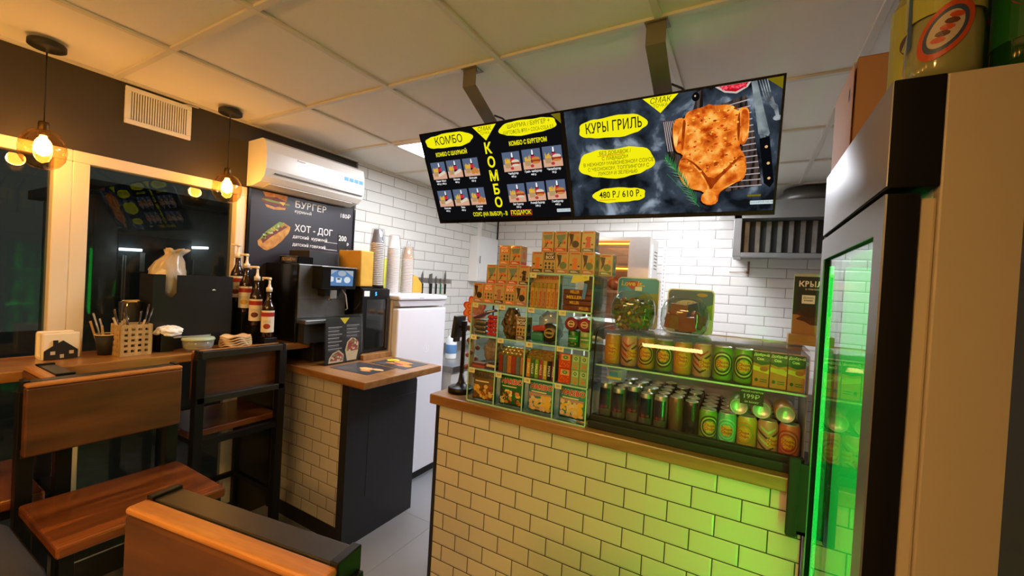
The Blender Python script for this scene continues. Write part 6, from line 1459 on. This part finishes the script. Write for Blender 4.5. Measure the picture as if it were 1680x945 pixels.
board = emi_noise('screen_board', '#1c1612', '#5a4a44', 26, 0.9, 0.4, 0.6, 4, (3, 3, 0.3))
b = B(); b.M = F0
b.flat(Q([(1097, 344), (1138, 341), (1300, 374), (1351, 388), (1380, 266), (1413, 99), (1312, 84), (1200, 95), (1111, 233)]), 0.0003, 0); b.flat(Q([(1195, 360), (1212, 420), (1225, 425), (1228, 372)]), 0.0003, 0)
b.build('board_picture', board, t)
b = B(); b.M = F0
for k in range(15):
    s = k / 14
    b.flat([(0.62 + 0.06 * s - 0.03, 0.372 - 0.265 * s), (0.655 + 0.035 * s, 0.378 - 0.27 * s), (0.655 + 0.035 * s, 0.3735 - 0.27 * s), (0.62 + 0.06 * s - 0.03, 0.3685 - 0.265 * s)] if False else [(0.57, 0.365 - 0.019 * k), (0.6335 + 0.0035 * k, 0.375 - 0.0195 * k), (0.634 + 0.0035 * k, 0.3715 - 0.0195 * k), (0.57, 0.3625 - 0.019 * k)], 0.0004, 0)
b.build('board_grain', emi('screen_grain', '#b9aeb0', 0.9), t); b = B(); b.M = F0
for k in range(7): b.flat([(0.372 + 0.006 * k, 0.34), (0.3745 + 0.006 * k, 0.34), (0.389 + 0.007 * k, 0.238), (0.386 + 0.007 * k, 0.238)], 0.0004, 0)
b.build('board_grain', emi('screen_grain', '#b9aeb0', 0.9), t)
sk = emi_noise('screen_chicken', '#a8340a', '#f08024', 24, 1.0, 0.34, 0.5, 8, (1, 1, 1), '#ffc35e', 0.66)
sk2 = emi_noise('screen_leg', '#b8440c', '#f48c2c', 20, 1.0, 0.36, 0.52, 8, (1, 1, 1), '#ffd078', 0.68)
dk = emi_noise('screen_crease', '#7a2a08', '#b8480e', 20, 0.95)
def smooth_poly(P, it=2):
    for _ in range(it):
        R = []
        for i in range(len(P)):
            a, c = P[i], P[(i + 1) % len(P)]
            R += [(a[0] * 0.75 + c[0] * 0.25, a[1] * 0.75 + c[1] * 0.25), (a[0] * 0.25 + c[0] * 0.75, a[1] * 0.25 + c[1] * 0.75)]
        P = R
    return P
body = [(1175, 358), (1189, 365), (1234, 371), (1245, 378), (1260, 370), (1301, 368), (1322, 358), (1330, 342), (1339, 353), (1356, 352), (1364, 337), (1366, 268), (1359, 244), (1347, 234), (1342, 243), (1340, 227), (1359, 200), (1365, 156), (1358, 122), (1332, 112), (1290, 87), (1282, 72), (1280, 44), (1252, 35), (1226, 50), (1225, 72), (1239, 87), (1187, 100), (1164, 123), (1147, 156), (1151, 199), (1167, 218), (1158, 228), (1144, 233), (1135, 254), (1130, 296), (1136, 341), (1159, 347), (1170, 340)]
b = B(); b.M = F0
b.flat(smooth_poly([(x - 0.004, y - 0.005) for x, y in Q(body)], 1), 0.0005, 5); b.flat(smooth_poly(Q(body), 1), 0.0006, 0)
b.flat(smooth_poly(Q([(1151, 199), (1167, 214), (1216, 172), (1246, 118), (1256, 88), (1275, 120), (1322, 170), (1345, 196), (1359, 196), (1340, 205), (1300, 160), (1256, 125), (1215, 182), (1172, 214)]), 1), 0.0008, 2)
b.flat(smooth_poly(Q([(1165, 340), (1175, 335), (1172, 300), (1166, 240), (1160, 240), (1162, 300)]), 1), 0.0008, 2); b.flat(smooth_poly(Q([(1333, 340), (1338, 338), (1340, 250), (1334, 250), (1330, 300)]), 1), 0.0008, 2)
b.flat(smooth_poly(Q([(1153, 193), (1175, 198), (1214, 167), (1240, 118), (1249, 92), (1222, 92), (1181, 104), (1157, 137)]), 2), 0.001, 1); b.flat(smooth_poly(Q([(1357, 189), (1363, 156), (1353, 125), (1311, 105), (1275, 88), (1260, 92), (1280, 128), (1319, 164), (1339, 185)]), 2), 0.001, 1)
b.flat(smooth_poly(Q([(1136, 335), (1158, 341), (1165, 320), (1150, 300), (1145, 240), (1134, 262), (1133, 300)]), 2), 0.001, 1); b.flat(smooth_poly(Q([(1342, 346), (1356, 346), (1361, 330), (1362, 268), (1350, 240), (1344, 262), (1341, 320)]), 2), 0.001, 1)
b.flat(smooth_poly(Q([(1228, 68), (1250, 80), (1278, 70), (1274, 48), (1252, 40), (1232, 52)]), 2), 0.0012, 1)
rr = random.Random(12)
for k in range(130):
    x, y = rr.uniform(1178, 1332), rr.uniform(150, 355)
    b.flat(ell(x / 1000 - ox, y / 1000, rr.uniform(0.0015, 0.007), rr.uniform(0.001, 0.004), 8, rr.random() * 3, 0.2, k), 0.0009 + 0.000001 * k, rr.choice([3, 3, 2, 4]))
b.build('chicken_picture', [sk, sk2, dk, emi('screen_glaze', '#ffb648', 1.0), emi('screen_char', '#c23c10', 1.0), emi('screen_shadow', '#1c0c06', 0.9)], t)
b = B(); b.M = F0
blade = emi_noise('screen_blade', '#5a666c', '#9aa6a8', 20, 0.9)
b.flat(Q([(1364, 424), (1380, 424), (1424, 263), (1420, 256), (1393, 264)]), 0.0006, 0); b.flat(Q([(1396, 262), (1412, 258), (1414, 248), (1400, 250)]), 0.0007, 0)
for i in range(4): b.flat(Q([(1384 + 7 * i, 424), (1387 + 7 * i, 424), (1407 + 5 * i, 366 + i * 3), (1404 + 5 * i, 362 + i * 3)]), 0.0006, 1)
b.flat(Q([(1403, 368), (1424, 373), (1421, 352), (1428, 340), (1437, 312), (1446, 312), (1440, 345), (1430, 353)]), 0.0007, 1); b.flat(ell(1.441 - ox, 0.308, 0.012, 0.008, 14), 0.0007, 1)
b.build('cutlery_picture', [blade, emi_noise('screen_fork', '#4a5056', '#a8b0b4', 30, 0.9)], t)
b = B(); b.M = F0; b.flat(Q([(1396, 250), (1424, 255), (1446, 109), (1436, 90), (1417, 106)]), 0.0008, 0)
for x, y in ((1417, 223), (1426, 170), (1431, 121)): b.flat(ell(x / 1000 - ox, y / 1000, 0.0045, 0.0045, 12), 0.001, 1)
b.flat(ell(1.205 - ox, 0.405, 0.012, 0.014, 12), 0.0006, 0); b.flat(ell(1.203 - ox, 0.408, 0.003, 0.003, 8), 0.0008, 1)
b.build('handle_picture', [emi('screen_handle', '#0c0d10', 0.8), emi('screen_rivet', '#d8b078', 1.0)], t)
b = B(); b.M = F0
b.flat(Q([(1262, 424.5), (1364, 424.5), (1355, 410), (1325, 396), (1290, 404)]), 0.0005, 1); b.flat(Q([(1273, 424), (1357, 424), (1348, 412), (1322, 402), (1292, 409)]), 0.0006, 0)
for k in range(46): b.flat(ell((1280 + rr.uniform(0, 70)) / 1000 - ox, rr.uniform(0.4125, 0.422), 0.0032, 0.0028, 8), 0.0007 + 0.00001 * k, 2 + k % 2)
b.build('berry_bowl_picture', [emi('screen_berry', '#b01222', 1.0), emi('screen_bowl', '#d8c8c0', 0.8), emi('screen_berry2', '#e0303c', 1.0), emi('screen_berry3', '#f0586a', 1.0)], t)
b = B(); b.M = F0
for k in range(64):
    s = k / 63; x = 1.105 + 0.105 * s; y = 0.215 - 0.175 * s + 0.02 * math.sin(s * 3)
    a = -1.0 - 0.4 * rr.random() + (0.9 if k % 2 else -0.5); L_ = rr.uniform(0.02, 0.036)
    dx, dy = L_ * math.cos(a + PI), L_ * math.sin(a + PI)
    if x + dx < 1.09: dx = 0.004
    w = 0.0021
    b.flat([(x - ox - w, y), (x - ox + w, y), (x + dx - ox, y + dy)], 0.0013 + 0.00001 * k, k % 2)
b.flat([(1.11 - ox, 0.16), (1.112 - ox, 0.16), (1.222 - ox, 0.034), (1.219 - ox, 0.033)], 0.0012, 0)
b.build('rosemary_picture', [emi('screen_leaf', '#2f7a3c', 1.0), emi('screen_leaf2', '#7cc07c', 1.0)], t)
b = Each('marks', [SC_G, SC_OL, SC_TY], t, F0); b.rect(0.6525, 0.7195, 0.0345, 0.0475, 0.0015, 0); b.text('СКАНИРУЙ МЕНЮ', 0.0085, 0.686, 0.041, 0.0017, 1); b.rect(0.643, 0.683, 0.0625, 0.069, 0.0015, 2)
def bracket(x, label):
    t = thing('screen_bracket', label, 'bracket', (x, 0, 0), 0, 'steel ceiling brackets')
    pts = [(1.365, ZC - 0.0005), (1.365, 2.35), (1.545, 2.262), (1.63, 2.085)]
    b = B()
    n = len(pts); off = []
    for i in range(n):
        a = Vector(pts[max(i - 1, 0)]); c = Vector(pts[min(i + 1, n - 1)]); tg = (c - a).normalized(); off.append(Vector((-tg.y, tg.x)) * 0.005)
    poly = [p for p in pts] + [(pts[i][0] + off[i].x, pts[i][1] + off[i].y) for i in range(n - 1, -1, -1)]
    b.prism(poly, 0.062, 0, frame((-0.031, 0, 0), (0, 1, 0), (0, 0, 1)))
    b.build('bar', mat('bracket_steel', '#85806f', 0.4, 0.6, noise=0.15, nscale=10), t)
    b = B(); b.box(-0.036, 0.036, 1.355, 1.41, ZC - 0.004, ZC - 0.0006); b.cyl((0.012, 1.393, ZC - 0.008), (0.012, 1.393, ZC - 0.004), 0.006, 10); b.build('ceiling_plate', mat('bracket_steel', '#85806f'), t)
    b = B(); b.tube([(0.03, 1.52, 2.285), (0.06, 1.54, 2.275), (0.09, 1.56, 2.25)], 0.004, 6); b.build('cable', black_paint, t)
bracket(-1.032, 'bent steel ceiling bracket holding the left menu screen')
bracket(-0.3, 'bent steel ceiling bracket holding the right menu screen')
# ---------------------------------------------------------------- drinks fridge on the right
FX, FY0, FY1, FZ = 0.192, 0.9, 1.552, 1.93
t = thing('drinks_fridge', 'tall drinks fridge with green lit glass door at the counter end', 'fridge', (0, 0, 0))
fridge_black = mat('fridge_black', '#0b0a0a', 0.8, spec=0.15)
beige = mat('fridge_beige', '#b3a488', 0.5, bump=0.06, bscale=300)
b = B()
b.box(0.256, 0.86, FY0, FY0 + 0.03, 0.06, FZ, bev=0.003); b.box(0.256, 0.86, FY1 - 0.03, FY1, 0.06, FZ, bev=0.003)
b.build('side_panel', beige, t)
b = B(); b.box(0.256, 0.86, FY0 + 0.0305, FY1 - 0.0305, 0.06, 0.16); b.box(0.256, 0.86, FY0 + 0.0305, FY1 - 0.0305, 1.74, FZ); b.box(0.82, 0.86, FY0 + 0.0305, FY1 - 0.0305, 0.16, 1.74); b.build('liner', mat('fridge_liner', '#dfe6e0', 0.4), t)
b = B(); b.box(0.235, 0.256, FY0 + 0.006, FY0 + 0.05, 0.12, 1.735, bev=0.004); b.build('gasket', mat('gasket_beige', '#bfae8e', 0.6), t)
b = B(); b.box(0.1925, 0.2555, FY0 - 0.001, FY1 + 0.0, 1.752, FZ, bev=0.002); hd = b.build('header', fridge_black, t)
b = B(); b.box(0.1905, 0.1922, FY0, FY1 - 0.002, 1.755, FZ - 0.001); b.build('header_front', mat('header_silver', '#8e8e90', 0.35, 0.6), hd)
b = B(); b.box(0.2, 0.85, FY0 + 0.02, FY1 - 0.02, 0.0, 0.059); b.build('plinth', black_paint, t)
DZ0, DZ1 = 0.12, 1.742
b = B()
b.box(0.194, 0.234, FY0, FY0 + 0.058, DZ0, DZ1); b.box(0.194, 0.234, FY1 - 0.045, FY1, DZ0, DZ1); b.box(0.194, 0.234, FY0 + 0.058, FY1 - 0.045, DZ1 - 0.062, DZ1); b.box(0.194, 0.234, FY0 + 0.058, FY1 - 0.045, DZ0, DZ0 + 0.06)
dr = b.build('door', fridge_black, t)
gm_ = mat('door_grey', '#6f7072', 0.4, 0.4)
b = B()
b.box(0.1905, 0.1935, FY0, FY0 + 0.058, DZ0, DZ1); b.box(0.1905, 0.1935, FY1 - 0.045, FY1, DZ0, DZ1); b.box(0.1905, 0.1935, FY0 + 0.058, FY1 - 0.045, DZ1 - 0.062, DZ1); b.box(0.1905, 0.1935, FY0 + 0.058, FY1 - 0.045, DZ0, DZ0 + 0.06); b.build('door_face', gm_, dr)
b = B(); b.box(0.2, 0.205, FY0 + 0.05, FY1 - 0.04, DZ0 + 0.05, DZ1 - 0.055); b.build('glass_door', glass('fridge_glass', '#c8f0d4', 1.1), dr)
b = B(); b.box(0.168, 0.19, FY1 - 0.05, FY1 - 0.03, 0.86, 0.87); b.box(0.14, 0.168, FY1 - 0.055, FY1 - 0.037, 0.85, 1.085, bev=0.003); b.box(0.168, 0.19, FY1 - 0.05, FY1 - 0.04, 0.86, 1.07); b.build('door_handle', black_matte, dr)
grn = emi('green_led', '#1fff52', FRIDGE_E); grn2 = emi('green_gasket_glow', '#2cff6a', 4.0)
b = B(); b.box(0.245, 0.3, FY0 + 0.031, FY0 + 0.036, 0.2, 1.66); b.build('glow_strip', grn, t)
b = B(); b.box(0.2058, 0.2138, FY1 - 0.067, FY1 - 0.047, 0.2, 1.66); b.build('glow_strip', grn2, t)  # glowing band stands in for the green-lit door gasket, not a lamp
b = B(); b.box(0.245, 0.32, FY1 - 0.036, FY1 - 0.031, 0.2, 1.66); b.build('glow_strip', emi('green_wall_glow', '#2cff6a', 1.1), t)  # added glow in place of green light on the far side wall
for z in (0.45, 0.78, 1.1, 1.42):
    b = B(); b.box(0.29, 0.81, FY0 + 0.035, FY1 - 0.035, z, z + 0.008); b.build('shelf', mat('shelf_wire', '#d8ded8', 0.4), t)
fb = mat('fridge_bottle', '#2f8a3a', 0.2, spec=0.7)
for zi, z in enumerate((0.459, 0.789, 1.109, 1.429)):
    for i in range(6):
        bb = B(); bb.lathe([(0, 0), (0.03, 0), (0.033, 0.01), (0.033, 0.14), (0.014, 0.2), (0.013, 0.235), (0, 0.235)], 16)
        tag(bb.build('chilled_bottle', fb, None, loc=(0.52, FY0 + 0.09 + 0.094 * i, z)), 'bottle on the %s shelf inside the drinks fridge' % ['lowest', 'second', 'third', 'topmost'][zi], 'bottle', 'chilled bottles in the drinks fridge')
b = B(); b.box(0.2, 0.33, 1.3, 1.535, FZ + 0.0006, 2.165)
for v in b.bm.verts:
    if v.co.z > 2.1: v.co.x += 0.008 - 0.02 * (v.co.y - 1.3)
bx = tag(b.build('cardboard_box', mat('cardboard', '#a36a35', 0.8, noise=0.1, nscale=6)), 'brown cardboard box lying on the drinks fridge', 'box')
b = B(); b.box(0.1985, 0.2, 1.29, 1.545, FZ + 0.001, 2.15, bev=0.0005, seg=1); b.box(0.205, 0.36, 1.294, 1.2995, 1.94, 2.16) ; b.build('box_flap', mat('cardboard_pale', '#b58a66', 0.75), bx)
b = B(); b.flat(ell(1.33, 2.085, 0.008, 0.018, 12), 0, 0, frame((0.1983, 0, 0), (0, -1, 0), (0, 0, 1)) @ Matrix.Scale(-1, 4, (1, 0, 0)) if False else frame((0.198, 2.66, 0), (0, -1, 0), (0, 0, 1))); b.build('hand_hole', mat('hole_dark', '#2c1c10', 0.9), bx)
def big_bottle(x, y, m, lab, label, r=0.048, emblem=None):
    t = thing('soda_bottle', label, 'bottle', (x, y, FZ + 0.0008), 0, 'large soda bottles on the drinks fridge')
    b = B(); b.lathe([(0, 0), (r * 0.8, 0), (r, 0.02), (r, 0.09), (r * 0.94, 0.11), (r, 0.13), (r, 0.2), (r * 0.7, 0.25), (0.016, 0.29), (0.014, 0.315), (0, 0.315)], 28); b.build('bottle', m, t)
    b = B(); b.lathe([(0, 0.3155), (0.016, 0.3155), (0.016, 0.335), (0, 0.335)], 16); b.build('cap', lab[0], t)
    fn = lambda u, v, w: Vector(((r + 0.001 + w) * math.sin(u / r - 0.35), -(r + 0.001 + w) * math.cos(u / r - 0.35), v))
    b = B()
    b.rect(-r * 1.6, r * 1.6, 0.11 if emblem else 0.05, 0.2, 0, 0, None, fn, 16)
    if emblem:
        for q, (k, mi) in enumerate(((1.0, 1), (0.78, 2), (0.62, 3))):
            E = [(0.006 + k * (0.03 * math.cos(a) * 0.9 + 0.05 * math.sin(a) * 0.42), 0.078 + k * (0.05 * math.sin(a) * 0.9 - 0.03 * math.cos(a) * 0.3)) for a in (2 * PI * i / 30 for i in range(30))]
            b.fan(E, (0.006, 0.078), 0.0004 + 0.0003 * q, mi, None, fn)
        for q in range(5): b.fan(ell(-0.002 + 0.005 * q, 0.062 + 0.009 * q, 0.009, 0.005, 8, q), (-0.002 + 0.005 * q, 0.062 + 0.009 * q), 0.0014, 4 if q % 2 else 1, None, fn, 1)
        b.flat([(-0.05, 0.19), (-0.042, 0.19), (-0.038, 0.07), (-0.048, 0.06)], 0.0006, 2, None, fn)
    else: b.flat(ell(0.0, 0.12, 0.03, 0.025, 20), 0.0004, 1, None, fn)
    b.build('label', lab, t)
bg_ = mat('bottle_green', '#123a14', 0.1, spec=0.8)
big_bottle(0.265, 0.965, mat('bottle_clear', '#8a8a5a', 0.1, spec=0.8), [mat('soda_yellow', '#a8a84a', 0.3), mat('soda_orange', '#b84a24', 0.35), mat('soda_blue', '#3a4a66', 0.35), mat('soda_cream', '#b8a890', 0.4), mat('soda_brown', '#5a3424', 0.4)], 'yellow-labelled soda bottle with round orange emblem on the fridge edge', emblem=True)
big_bottle(0.372, 0.965, bg_, [mat('soda_green', '#1f5a1c', 0.3), mat('soda_red', '#7a1c1c', 0.35)], 'dark green soda bottle at the upper right corner')
big_bottle(0.268, 1.075, mat('bottle_clear', '#8a8a5a'), [mat('soda_yellow', '#a8a84a'), mat('soda_plum', '#4a3450', 0.35), mat('soda_blue', '#3a4a66'), mat('soda_cream', '#b8a890')], 'yellow-labelled soda bottle between the cardboard box and the front bottle')
big_bottle(0.375, 1.075, bg_, [mat('soda_green', '#1f5a1c'), mat('soda_red', '#7a1c1c')], 'dark green soda bottle in the second row on the fridge')
